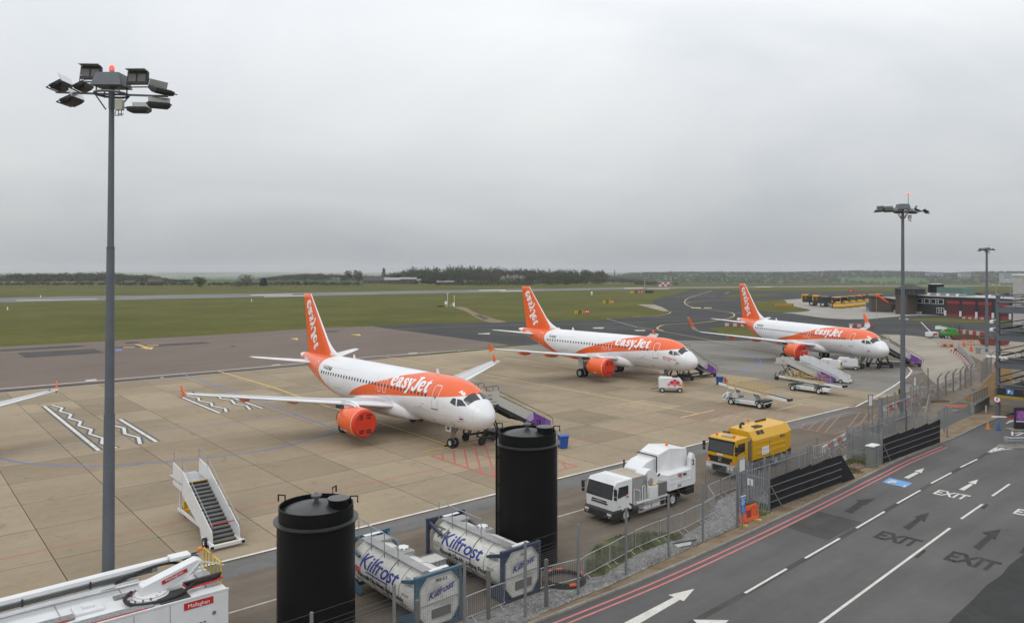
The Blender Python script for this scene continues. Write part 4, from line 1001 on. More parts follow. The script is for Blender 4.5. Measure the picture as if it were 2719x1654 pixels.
def leaf_mat(name, cols, sc=0.06):
    m = bpy.data.materials.new(name); m.use_nodes = True; nt = m.node_tree; N, L = nt.nodes.new, nt.links.new
    b = nt.nodes['Principled BSDF']; b.inputs['Roughness'].default_value = 0.9; b.inputs['Specular IOR Level'].default_value = 0.15
    ge = N('ShaderNodeNewGeometry'); nz = N('ShaderNodeTexNoise'); nz.inputs['Scale'].default_value = sc; nz.inputs['Detail'].default_value = 3; L(ge.outputs['Position'], nz.inputs['Vector'])
    cr = N('ShaderNodeValToRGB'); el = cr.color_ramp.elements
    while len(el) < len(cols): el.new(.5)
    for i, c in enumerate(cols): el[i].position = .32 + .36 * i / (len(cols) - 1); el[i].color = (*c, 1)
    L(nz.outputs[0], cr.inputs[0])
    n2 = N('ShaderNodeTexNoise'); n2.inputs['Scale'].default_value = 1.3; L(ge.outputs['Position'], n2.inputs['Vector'])
    mr = N('ShaderNodeMapRange'); mr.inputs[1].default_value = .3; mr.inputs[2].default_value = .7; mr.inputs[3].default_value = .62; mr.inputs[4].default_value = 1.4; L(n2.outputs[0], mr.inputs[0])
    v = N('ShaderNodeVectorMath'); v.operation = 'SCALE'; L(cr.outputs[0], v.inputs[0]); L(mr.outputs[0], v.inputs['Scale']); L(v.outputs[0], b.inputs['Base Color'])
    return m
LF_WOOD = leaf_mat('wood foliage', [(0.052, 0.050, 0.032), (0.055, 0.068, 0.028), (0.082, 0.078, 0.052), (0.066, 0.060, 0.050)], 0.035)  # leaf tones lightened, putting some distance haze into the colour itself
LF_HILL = leaf_mat('hill foliage', [(0.040, 0.050, 0.024), (0.055, 0.070, 0.03), (0.09, 0.08, 0.06), (0.045, 0.06, 0.03)], 0.012)
LF_GREEN = leaf_mat('spring leaf foliage', [(0.045, 0.062, 0.016), (0.065, 0.085, 0.022), (0.085, 0.098, 0.032)], 0.3)
LF_DARK = leaf_mat('evergreen foliage', [(0.012, 0.022, 0.012), (0.02, 0.034, 0.016)], 0.3)
LF_BARE = leaf_mat('bare twig crown', [(0.11, 0.098, 0.085), (0.15, 0.135, 0.115), (0.10, 0.095, 0.065)], 0.3)
LF_BLOS = leaf_mat('blossom', [(0.33, 0.32, 0.30), (0.45, 0.44, 0.41)], 0.3)
BARK = mat('bark', (0.055, 0.045, 0.035), 0.95, var=0.3, scale=2)
def crown(rnd, h, r, n, size, base=0.22, cone=0.0):
    """leaf-clump quads through a crown volume, base of tree at the origin"""
    V, Fs = [], []
    lobes = [(Vector((rnd.uniform(-.55, .55) * r, rnd.uniform(-.55, .55) * r, h * (base + .18 + .50 * rnd.random()))), r * rnd.uniform(.38, .62)) for _ in range(9)]
    for _ in range(n):
        if cone:
            t = rnd.random() ** .8; a = rnd.uniform(0, 6.283); q = r * (1 - t) ** cone * rnd.uniform(.6, 1.05); p = Vector((q * math.cos(a), q * math.sin(a), h * (.06 + .94 * t)))
        else:
            c, lr = rnd.choice(lobes); d = Vector((rnd.gauss(0, 1), rnd.gauss(0, 1), rnd.gauss(0, 1))).normalized(); p = c + d * lr * rnd.uniform(.55, 1.12)
            p.z = min(p.z, h); p.z = max(p.z, h * base * .6)
        s = size * rnd.uniform(.6, 1.4)
        n1 = Vector((rnd.gauss(0, 1), rnd.gauss(0, 1), rnd.gauss(0, .7) + .5)).normalized(); a = n1.orthogonal().normalized(); b = n1.cross(a); o = len(V)
        V += [p + a * s, p + b * s * .8, p - a * s * rnd.uniform(.7, 1.1), p - b * s * .8]; Fs.append((o, o + 1, o + 2, o + 3))
    return V, Fs
def trunk_mb(rnd, h, r, w):
    mb = MB(); top = Vector((rnd.uniform(-.3, .3), rnd.uniform(-.3, .3), h * .62)); mb.cyl((0, 0, -.5), top, w, w * .35, 7)
    for i in range(6):
        t = .35 + .1 * i * .6; p = top * t; a = i * 1.3 + rnd.random(); mb.cyl(p, p + Vector((math.cos(a) * r * .6, math.sin(a) * r * .6, h * .3)), w * .4, w * .1, 5)
    return mb
def far_tree(name, label, u, v, h, wpx, leaf, n=700, cone=0.0, cat='tree', base=.18, seed=1):
    rnd = random.Random(seed); p = G(u, v); r = wpx / 2 * p.y / F; z0 = 0
    if p.y > 780:
        Y = p.y
    t = thing(name, label, cat, (p.x, p.y, terrain_z(p.x, p.y)), 0, 'trees beyond the airfield fence')
    trunk_mb(rnd, h, r, .03 * h).build('trunk', BARK, t)
    V, Fs = crown(rnd, h, r, n, max(.35, h * .045), base, cone); MB().add(V, Fs).build('crown', leaf, t, flip=False)
    return t
def px_tree(name, label, u, vtop, wpx, D, leaf, cone=0.0, n=700, seed=1, base=.18):
    """a tree at depth D whose top shows at row vtop"""
    x = (u - CX) * D / F; zt = H - (vtop - YH) * D / F; z0 = terrain_z(x, D); h = zt - z0
    rnd = random.Random(seed); r = wpx / 2 * D / F
    t = thing(name, label, 'tree', (x, D, z0), 0, 'trees beyond the airfield fence')
    trunk_mb(rnd, h, r, .03 * h).build('trunk', BARK, t)
    V, Fs = crown(rnd, h, r, n, max(.4, h * .042), base, cone); MB().add(V, Fs).build('crown', leaf, t, flip=False)
px_tree('oak_tree', 'lone rounded green tree standing alone against the pale far fields', 529, 734.5, 38, 640, LF_GREEN, 0, 1100, 3, .06)
px_tree('evergreen_tree', 'dense dark evergreen by the perimeter fence, left of the nearest tail', 700, 738, 22, 640, LF_DARK, .35, 800, 4)
px_tree('bare_tree', 'greyish bare crowned tree clump beside the dark evergreen', 655, 730, 46, 660, LF_BARE, 0, 900, 5, .1)
px_tree('bare_tree', 'low brown hedge tree left of the bare crowned clump', 628, 747, 26, 655, LF_BARE, 0, 400, 15, .05)
px_tree('field_tree', 'round leafy green tree right of the second airliner tail', 1460, 739, 36, 700, LF_GREEN, 0, 900, 6, .1)
px_tree('field_tree', 'leafy tree beside the round green one', 1508, 736, 34, 715, LF_WOOD, 0, 800, 7, .1)
px_tree('field_tree', 'broad dark tree before the pale brown field', 1588, 732, 44, 760, LF_WOOD, 0, 900, 8, .08)
px_tree('field_tree', 'grey bare tree at the left end of the central wood', 952, 717, 30, 820, LF_BARE, 0, 700, 9, .2)
px_tree('field_tree', 'tall thin bare tree above the farm roofs', 1019, 712, 13, 830, LF_BARE, .4, 260, 10, .3)
px_tree('field_tree', 'second bare tree at the left end of the central wood', 925, 719, 26, 815, LF_BARE, 0, 600, 19, .2)
px_tree('evergreen_tree', 'dark conifer behind the farm barns', 1056, 730, 22, 780, LF_DARK, .3, 500, 11)
for i, (u, vt, w) in enumerate(((1779, 718, 6), (1907, 718.5, 5), (1918, 718.5, 5), (1600, 716, 5), (1632, 717, 5))):
    px_tree('conifer', ['tall pointed conifer on the far ridge, left of the lattice mast', 'left of two spire shaped conifers on the far ridge', 'right of two spire shaped conifers on the far ridge', 'pointed conifer on the ridge above the brown field', 'second pointed conifer on the ridge above the brown field'][i], u, vt, w, 2350, LF_DARK, .7, 120, 20 + i)
def wood(name, label, trees, leaf, n, size, base=.12):
    """one mass of trees: [(x, y, z, h, r)]"""
    rnd = random.Random(len(trees)); vars_ = [crown(random.Random(k), 1.0, .5, n, size, base) for k in range(7)]; V, Fs = [], []
    for x, y, z, h, r in trees:
        cv, cf = rnd.choice(vars_); o = len(V); a = rnd.uniform(0, 6.28); ca, sa = math.cos(a), math.sin(a); k = 2 * r
        V += [(x + (p.x * ca - p.y * sa) * k, y + (p.x * sa + p.y * ca) * k, z + p.z * h) for p in cv]; Fs += [tuple(q + o for q in f) for f in cf]
    me = bpy.data.meshes.new(name); me.from_pydata(V, [], Fs); me.materials.append(leaf); o = link(name, me); tag(o, label, None, None, 'stuff'); return o
def belt(u0, u1, D0, D1, top, n, seed, hmin=.75, r=(4, 7)):
    rnd = random.Random(seed); out = []
    for _ in range(n):
        u = rnd.uniform(u0, u1); D = rnd.uniform(D0, D1); x = (u - CX) * D / F; z = terrain_z(x, D); tv = top(u); zt = H - (tv - YH) * D / F
        h = max(4, (zt - z) * rnd.uniform(hmin, 1.03)); out.append((x, D, z, h, rnd.uniform(*r)))
    return out
def interp(pts):
    def f(u):
        for (a, b), (c, d) in zip(pts, pts[1:]):
            if u <= c: return b + (d - b) * (u - a) / (c - a)
        return pts[-1][1]
    return f
top_l = interp([(-400, 722), (0, 724), (120, 725), (230, 722), (300, 720), (340, 727), (400, 729), (440, 737), (480, 746), (520, 752)])
top_c = interp([(600, 752), (720, 738), (800, 726), (850, 727), (900, 733), (1000, 730), (1040, 724), (1100, 709), (1200, 704), (1300, 708), (1400, 713), (1500, 713), (1600, 717), (1620, 730)])
top_l2 = interp([(600, 749), (700, 737), (760, 729), (820, 725), (880, 727), (1000, 732)])
wood('left_wood', 'brown and green wood beyond the fence at the left', belt(-420, 500, 860, 1060, top_l, 520, 1, .8) + belt(-420, 480, 800, 860, lambda u: top_l(u) + 12, 200, 31, .7), LF_WOOD, 130, .05)
wood('central_wood', 'large wood on the rise beyond the runway', belt(1010, 1612, 880, 1060, top_c, 300, 2) + belt(1060, 1560, 800, 870, lambda u: top_c(u) + 14, 240, 12, r=(3, 6)), LF_WOOD, 150, .05)
wood('mid_wood', 'belt of trees behind the farm and evergreen', belt(690, 1060, 1100, 1350, top_l2, 340, 3, .8, r=(5, 9)), LF_WOOD, 120, .05)
wood('right_copse', 'low dark copse left of the lattice mast', belt(1560, 1785, 1000, 1100, interp([(1560, 742), (1650, 737), (1700, 741), (1785, 750)]), 90, 4, r=(4, 6)), LF_WOOD, 120, .045)
def hill_trees():
    rnd = random.Random(5); out = []
    top = interp([(1560, 716), (1640, 721), (1800, 722), (1900, 727), (2000, 724), (2150, 720), (2270, 717), (2400, 719), (2520, 724), (2600, 720), (2719, 719), (2900, 718)])
    for _ in range(5600):
        u = rnd.uniform(1540, 3000); D = rnd.uniform(1750, 2850); x = (u - CX) * D / F; z = terrain_z(x, D)
        v = YH + F * (H - z) / D
        field = math.sin(u / 95.0 + 2.0) * .6 + math.sin(D / 170.0 + u / 300) * .8
        if D < 2250 and field > .95: continue
        zt = H - (top(u) - YH) * D / F; h = rnd.uniform(9, 15)
        if D > 2450: h = max(6, min(h * 1.3, zt - z))
        out.append((x, D, z, h, rnd.uniform(4, 7)))
    for _ in range(500):
        u = rnd.uniform(-300, 1600); D = rnd.uniform(2600, 4200); x = (u - CX) * D / F
        if math.sin(x / 140) + math.sin(D / 190) > -.3: continue
        out.append((x, D, terrain_z(x, D), rnd.uniform(7, 11), rnd.uniform(5, 14)))
    return out
wood('hillside_wood', 'hazy wooded ridge across the valley', hill_trees(), LF_HILL, 34, .10)
def hedges():
    rnd = random.Random(9); out = []
    for (u0, u1, D, h) in ((-300, 520, 700, 3.2), (560, 960, 690, 3.5), (1100, 1560, 740, 4.5), (1160, 1420, 700, 2.5), (1690, 1800, 720, 2.4)):
        u = u0
        while u < u1:
            x = (u - CX) * D / F; out.append((x, D + rnd.uniform(-6, 6), terrain_z(x, D), h * rnd.uniform(.6, 1.3), rnd.uniform(1.5, 3))); u += rnd.uniform(2, 6)
    return out
wood('hedgerow', 'hedges and scrub along the far side of the fence', hedges(), LF_WOOD, 60, .10, .02)
wood('blossom_scrub', 'white blossom bushes at the foot of the central wood', [((u - CX) * 790 / F, 790, 0, h, 3) for u, h in ((1335, 8), (1350, 9), (1362, 8), (1372, 9), (1384, 8), (900, 6), (885, 6))], LF_BLOS, 70, .07, .3)
def perimeter_fence():
    top = [(-250, 767), (0, 766), (450, 767), (900, 766.5), (1338, 761), (1557, 758.5), (1760, 757.2)]
    P = resample(GP(top), 3.7)
    t = thing('perimeter_fence', 'long dark wire perimeter fence beyond the runway', 'fence', P[0])
    m = mat('dark green fence steel', (0.045, 0.05, 0.045), .6)
    mb = MB().box((0, 0, 1.35), (.09, .09, 2.7)).beam((0, 0, 2.7), (.2, -.2, 3.05), .06); src = mb.build('post', m, t); me = src.data
    for i, p in enumerate(P):
        o = src if i == 0 else link('post', me, t)
        o.location = p - P[0]
    w = MB()
    for a, b in zip(P[::6], P[6::6]):
        for z in (.15, .7, 1.3, 1.9, 2.5): w.beam(a - P[0] + Vector((0, 0, z)), b - P[0] + Vector((0, 0, z)), .035)
    w.build('fence_wire', m, t)
perimeter_fence()
def farm():
    wl = mat('barn boarding', (0.10, 0.085, 0.07), .9, var=.2); rf = mat('pale barn roof', (0.26, 0.27, 0.28), .7, var=.1); rr = mat('old tile roof', (0.07, 0.06, 0.055), .9); wh = mat('white rendered wall', (0.5, 0.5, 0.48), .8)
    for u, D, L, W, hw, hr, a, w_, r_, lb in ((1000, 790, 26, 10, 3, 4.5, .1, wl, rr, 'long dark roofed farm building at the left of the barns'), (1050, 770, 22, 10, 4, 2.4, .15, wl, rf, 'barn with a pale sloping roof behind the runway fence'), (1085, 765, 16, 9, 5, 1.6, .1, wl, rf, 'barn with a bright grey roof, right of the sloping one'), (1104, 768, 10, 9, 3.5, 1.4, .1, wh, rf, 'small pale shed at the right end of the barns'),
                                       (1183, 735, 16, 5, 2.6, .8, .05, wl, rf, 'low field shelter with a pale roof near the fence'), (412, 700, 12, 7, 3, 3.5, .3, wl, rr, 'small cottage roof in the hedge at the far left'), (345, 705, 9, 6, 2.5, 2, .1, wh, rr, 'pale low house in the hedge left of the cottage')):
        x = (u - CX) * D / F; t = thing('farm_building', lb, 'building', (x, D, terrain_z(x, D)), a, 'farm buildings beyond the fence')
        MB().box((0, 0, hw / 2), (L, W, hw)).build('wall', w_, t)
        MB().prism([(-W / 2 - .4, hw), (W / 2 + .4, hw), (0, hw + hr)], lambda p, q, s: (s, p, q), (-L / 2 - .3, L / 2 + .3)).build('roof', r_, t)
        for k in (-.25, .2): MB().box((L * k, -W / 2 - .03, hw * .45), (L * .14, .06, hw * .7)).build('door', rr, t)
farm()
def far_masts():
    wht, red = mat('white mast paint', (.6, .6, .6), .6), mat('red mast paint', (.42, .05, .04), .6)
    p = G(1712, 759); t = thing('marker_pole', 'slim red and white banded pole beyond the runway', 'pole', p)
    hh = (759 - 737) * p.y / F
    for k in range(7): MB().cyl((0, 0, hh * k / 7), (0, 0, hh * (k + 1) / 7), .32, n=8).build('band', red if k % 2 else wht, t)
    p = G(1781, 757.5); t = thing('lattice_mast', 'thin red and white lattice mast on the hill edge', 'mast', p); h = (757.5 - 731) * p.y / F
    for k in range(8):
        m = red if k % 2 else wht; z0, z1 = h * k / 8, h * (k + 1) / 8; mb = MB(); w0, w1 = 1.1 - .08 * k, 1.02 - .08 * k
        c0 = [(-w0, -w0, z0), (w0, -w0, z0), (w0, w0, z0), (-w0, w0, z0)]; c1 = [(-w1, -w1, z1), (w1, -w1, z1), (w1, w1, z1), (-w1, w1, z1)]
        for i in range(4): mb.beam(c0[i], c1[i], .14); mb.beam(c0[i], c1[(i + 1) % 4], .09); mb.beam(c1[i], c1[(i + 1) % 4], .09)
        mb.build('section', m, t)
    p = G(1763, 760.5); t = thing('chequered_hut', 'red and white chequered hut beyond the runway', 'hut', p)
    for i in range(4):
        for j in range(2): MB().box((-3.3 + 2.2 * i, 0, .9 + 1.8 * j), (2.2, 3, 1.8)).build('panel', red if (i + j) % 2 else wht, t)
    MB().box((0, 0, 3.7), (9, 3.4, .2)).build('roof', wht, t)
far_masts()
def haze():
    o = MB().box((0, 4900, 8), (21000, 11600, 110)).build('haze', [])
    m = bpy.data.materials.new('haze air'); m.use_nodes = True; nt = m.node_tree
    for n in list(nt.nodes):
        if n.type != 'OUTPUT_MATERIAL': nt.nodes.remove(n)
    v = nt.nodes.new('ShaderNodeVolumePrincipled'); v.inputs['Density'].default_value = HAZE; v.inputs['Color'].default_value = (.95, .97, 1, 1); v.inputs['Anisotropy'].default_value = 0.1
    nt.links.new(v.outputs[0], nt.nodes['Material Output'].inputs['Volume'])
    o.data.materials.append(m); o['kind'] = 'stuff'; o['label'] = 'thin grey haze over the airfield'
HAZE = 0.00012
haze()
# ================================================================ masts, tanks, vehicles near the camera
GALV = mat('galvanised steel', (0.33, 0.345, 0.36), 0.5, 0.45, var=0.14, scale=3, dirt=.2, dirtcol=(.2, .19, .18))
MASTM = mat('weathered mast steel', (0.13, 0.145, 0.165), 0.6, 0.25, var=0.10, scale=1.2, fine=.12, fscale=25)
BLKM = mat('black lamp housing', (0.022, 0.022, 0.024), 0.5, var=.2)
GLASSL = mat('floodlight lens', (0.10, 0.10, 0.09), 0.15, var=.2)
LENSW = mat('bright reflector', (0.62, 0.63, 0.64), 0.25, .5)
REDL = mat('red beacon glass', (0.55, 0.05, 0.04), 0.25, emit=(1, .12, .08), estr=1.2)
AMB = mat('amber beacon', (0.75, 0.20, 0.01), 0.3, var=.05)
VWH = mat('white vehicle paint', (0.70, 0.71, 0.72), 0.35, var=.04, dirt=.16, dirtcol=(.42, .40, .37), dscale=1.3)
VYE = mat('yellow vehicle paint', (0.62, 0.34, 0.012), 0.35, var=.05, dirt=.12, dirtcol=(.3, .19, .04), dscale=1.5)
TANKB = mat('black tank plastic', (0.006, 0.006, 0.0065), 0.45, var=.3, scale=3, stretch=(.3, .3, 6), spec=.18)
CHAS = mat('dark chassis', (0.022, 0.022, 0.023), 0.6, var=.3)
GREYP = mat('grey painted steel', (0.30, 0.30, 0.29), 0.55, var=.12)
YRAIL = mat('yellow handrail paint', (0.62, 0.40, 0.03), 0.45, var=.06)
AUTOG = mat('vehicle glass', (0.02, 0.024, 0.026), 0.05, spec=.8, var=.1)
ALU = mat('ribbed aluminium', (0.42, 0.42, 0.42), 0.4, .5, var=.12)
REDP = mat('red label', (0.50, 0.02, 0.02), 0.45); PURP = mat('purple panel', (0.145, 0.045, 0.28), 0.5, var=.06); LILAC = mat('lilac panel', (0.42, 0.34, 0.52), 0.5); VIOL = mat('violet panel', (0.22, 0.10, 0.36), 0.5)
PALE = mat('pale grey panel', (0.50, 0.50, 0.47), 0.55, var=.05, dirt=.12); TEAL = mat('teal marking', (0.20, 0.42, 0.38), 0.5); HEAD = mat('headlamp', (0.6, 0.62, 0.64), 0.1)
ORNB = mat('orange plastic', (0.70, 0.09, 0.015), 0.5, var=.08); BLUEB = mat('blue plastic', (0.016, 0.085, 0.36), 0.45, var=.06); STEPG = mat('step tread', (0.17, 0.17, 0.165), 0.6, .2, var=.15)
def floodlight(par, c, yaw, tilt, w=.82, h=.5, lens=True):
    """boxy floodlight, face turned yaw about z and tilted down"""
    e = thing_part('floodlight', par); e.location = c; e.rotation_euler = (tilt, 0, yaw)
    MB().loft([[(-w / 2, -.02, -h / 2), (w / 2, -.02, -h / 2), (w / 2, -.02, h / 2), (-w / 2, -.02, h / 2)], [(-w / 2, .14, -h / 2), (w / 2, .14, -h / 2), (w / 2, .10, h / 2), (-w / 2, .10, h / 2)], [(-w * .36, .2, -h * .3), (w * .36, .2, -h * .3), (w * .36, .2, h * .3), (-w * .36, .2, h * .3)]]).build('housing', BLKM, e)
    l = MB()
    for s in (-1, 1): l.box((s * w * .235, -.03, -.02), (w * .38, .02, h * .62))
    l.build('lens', GLASSL, e)
    MB().box((0, -.10, h / 2 + .03), (w * .96, .34, .03)).build('visor', LENSW, e)
    b = MB()
    for s in (-1, 1): b.beam((s * (w / 2 + .03), .05, 0), (s * (w / 2 + .03), .05, -h / 2 - .12), .03)
    b.beam((-w / 2 - .03, .05, -h / 2 - .12), (w / 2 + .03, .05, -h / 2 - .12), .04); b.build('bracket', BLKM, e)
def mast(label, loc, h, r0, r1, arm, lights, lean=0.0, beacon=0.55, joints=(), scale=1.0):
    t = thing('floodlight_mast', label, 'floodlight mast', loc, 0, 'floodlight masts'); t.rotation_euler = (0, lean, 0)
    zs = [0] + list(joints) + [h]; n = 20
    for k in range(len(zs) - 1):
        ra = r0 + (r1 - r0) * zs[k] / h; rb = r0 + (r1 - r0) * zs[k + 1] / h
        MB().cyl((0, 0, zs[k]), (0, 0, zs[k + 1]), ra - .012 * k, rb - .012 * k + .008, n).build('shaft_section', MASTM, t, smooth=1)
        if k: MB().cyl((0, 0, zs[k] - .03), (0, 0, zs[k] + .0), ra + .006, n=n).build('sleeve_ring', MASTM, t, smooth=1)
    MB().cyl((0, 0, 0), (0, 0, .05), r0 * 1.8, n=16).build('base_plate', MASTM, t)
    k = scale
    MB().box((0, 0, h + .62 * k), (1.2 * k, .95 * k, .52 * k), taper=.74).build('cap', MASTM, t)
    fr = MB()
    for s in (-1, 1): fr.beam((s * .45 * k, .3 * k, h), (s * .45 * k, .3 * k, h + .4 * k), .04); fr.beam((s * .45 * k, -.3 * k, h), (s * .45 * k, -.3 * k, h + .4 * k), .04)
    pts = [(.62 * k * math.cos(q * math.pi / 8), .62 * k * math.sin(q * math.pi / 8), h + .08) for q in range(16)]; fr.tube(pts, .05 * k, 6, closed=True)
    for q in range(4):
        a = q * math.pi / 2 + .5; fr.beam((.6 * k * math.cos(a), .6 * k * math.sin(a), h + .05), (.2 * math.cos(a), .2 * math.sin(a), h - .55 * k), .05)
    fr.cyl((0, 0, h - .5 * k), (0, 0, h + .9 * k), r1 * .9); fr.build('head_ring', MASTM, t)
    MB().beam(*arm, .09 * k, .07 * k).build('cross_arm', MASTM, t)
    for l in lights: floodlight(t, *l)
    MB().box((.5 * k, -.35 * k, h - .42 * k), (.28 * k, .2 * k, .4 * k)).build('junction_box', mat('beige box', (.42, .41, .34), .6), t)
    cb = MB()
    for q in range(3): cb.tube(smooth_path([(.4 * k + .1 * q, -.36 * k, h - .5 * k), (.35 * k + .12 * q, -.4 * k, h - .85 * k), (.55 * k + .06 * q, -.38 * k, h - .75 * k)], 4), .014 * k)
    cb.build('cable', BLK, t)
    b = MB().cyl((0, 0, 0), (0, 0, .14 * k), .09 * k).build('beacon_stand', GREYP, t); b.location = (beacon * 0, 0, h + .88 * k)
    if beacon > 1: b.scale = (.6, .6, beacon * 6)
    q = MB().lathe([(.10 * k, 0), (.11 * k, .08 * k), (.09 * k, .17 * k), (.03 * k, .22 * k)], 12).build('beacon', REDL, t, smooth=1)
    q.location = (0, 0, h + 1.02 * k) if beacon <= 1 else (.55 * k, 0, h + 1.75 * k)
    if beacon > 1: b.location = (.55 * k, 0, h + .1); b.scale = (.35, .35, 11.5)
    return t
D1 = 30.0
mast('tall grey floodlight mast nearest the camera at the left', ((286 - CX) * D1 / F, D1, 0), 21.75, .262, .125, ((-2.75, .9, 22.1), (2.45, -.5, 21.65)),
     [((-.98, .25, 22.75), 0.02, R(-8)), ((1.12, -.2, 22.45), -.05, R(-8)), ((-2.55, .85, 22.40), R(-88), R(-62), .9, .5), ((-2.1, .85, 21.80), R(-92), R(-66), .9, .5), ((-1.5, .6, 22.32), R(-86), R(-62), .85, .45), ((1.2, -.2, 21.25), .05, R(-88), .78, .45), ((2.2, -.45, 21.95), R(60), R(-70)), ((2.1, -.45, 21.38), R(25), R(-85))],
     R(.42), .5, (2.45, 9.1, 15.75))
m2 = G(2397, 1116)
mast('second floodlight mast rising from beside the palisade compound', m2, 20.4, .27, .15, ((-2.4, .3, 20.6), (2.4, -.3, 20.6)),
     [((-2.2, .2, 20.75), R(-60), R(-55)), ((-1.5, -.2, 20.7), R(-30), R(-60)), ((-.7, -.4, 20.55), R(-10), R(-75)), ((.7, -.4, 20.5), R(15), R(-80)), ((1.5, 0, 20.75), R(50), R(-60)), ((2.2, -.2, 20.6), R(70), R(-50))], 0, 2, (2.6, 12.2))
m3 = G(2620, 934)
mast('farthest slim floodlight mast by the car park', m3, 18.2, .26, .16, ((-1.4, .2, 18.4), (1.4, -.2, 18.4)), [((-1.2, 0, 18.35), R(-60), R(-60), .6, .4), ((-.5, -.2, 18.4), R(-20), R(-70), .6, .4), ((.6, -.2, 18.5), R(30), R(-70), .6, .4), ((1.2, 0, 18.5), R(70), R(-60), .6, .4)], 0, 2, (), .62)
# ---------------------------------------------------------------- black tanks
def black_tank(label, loc, r, zt, rz, pipe=False):
    t = thing('storage_tank', label, 'tank', loc, rz, 'black plastic tanks')
    prof = [(r, 0)] + [(r - (.008 if k % 2 else 0), .1 + (zt - .8) * k / 24) for k in range(25)] + [(r, zt - .65)]
    body = MB().lathe(prof, 64).build('tank_body', TANKB, t, smooth=1)
    MB().lathe([(r * 1.0, zt - .66), (r * 1.085, zt - .60), (r * 1.085, zt - .56), (r * .97, zt - .54)], 64).build('flange', mat('grey edged flange', (.035, .036, .038), .4), body, smooth=1)
    n = 64; ri = r * .955
    rim = MB(); P = [(ri, zt - .6), (ri, zt), (ri - .05, zt), (ri - .05, zt - .25)]
    rim.loft([[(q[0] * math.cos(2 * math.pi * i / n), q[0] * math.sin(2 * math.pi * i / n), q[1]) for i in range(n)] for q in P], cap=False).build('rim', TANKB, t, smooth=1)
    MB().lathe([(ri - .04, zt - .22), (ri * .75, zt - .10), (ri * .5, zt + .0), (ri * .25, zt + .09), (.1, zt + .13)], 64).build('lid', mat('black lid plastic', (.03, .03, .031), .38, var=.3, scale=4), t, smooth=2)
    MB().lathe([(.09, 0), (.09, .18), (.21, .20), (.22, .27), (.12, .30), (.05, .38)], 20, (0, 0, zt + .1)).build('vent', mat('grey vent', (.10, .105, .11), .5), t, smooth=1)
    mh = MB().lathe([(.40, 0), (.40, .34), (.44, .34), (.44, .38), (.0, .40)], 32, (ri * .56, -ri * .28, zt - .12)).build('manhole', TANKB, t, smooth=1)
    MB().lathe([(.435, .385), (.43, .405), (.01, .415)], 32, (ri * .56, -ri * .28, zt - .12)).build('manhole_lid', mat('grey manhole lid', (.085, .087, .09), .5), mh, smooth=1)
    for a in (R(150), R(55), R(-15)):
        x, y = ri * math.cos(a), ri * math.sin(a)
        MB().tube([(x * .92, y * .92, zt), (x * .92, y * .92, zt + .28), (x * 1.12, y * 1.12, zt + .28), (x * 1.12, y * 1.12, zt + .02)], .035, 6).build('lifting_lug', TANKB, t)
    if pipe:
        MB().tube([(-r - .10, -.35, .3), (-r - .10, -.35, zt + .15), (-r + .1, -.3, zt + .22), (-r * .8, -.25, zt + .2)], .05, 8).build('overflow_pipe', TANKB, t, smooth=1)
        for z in (1.2, 2.6, 4.0, 5.4): MB().box((-r - .05, -.35, z), (.14, .16, .05)).build('pipe_clip', TANKB, t)
    return t
black_tank('wide black cylindrical tank at the bottom, left of the tank containers', ((840 - CX) * 30.6 / F, 30.6, 0), 1.55, 5.35, R(20))
black_tank('tall black cylindrical tank behind the tank containers', ((1400 - CX) * 38.6 / F, 38.6, 0), 1.55, 6.6, R(10), True)
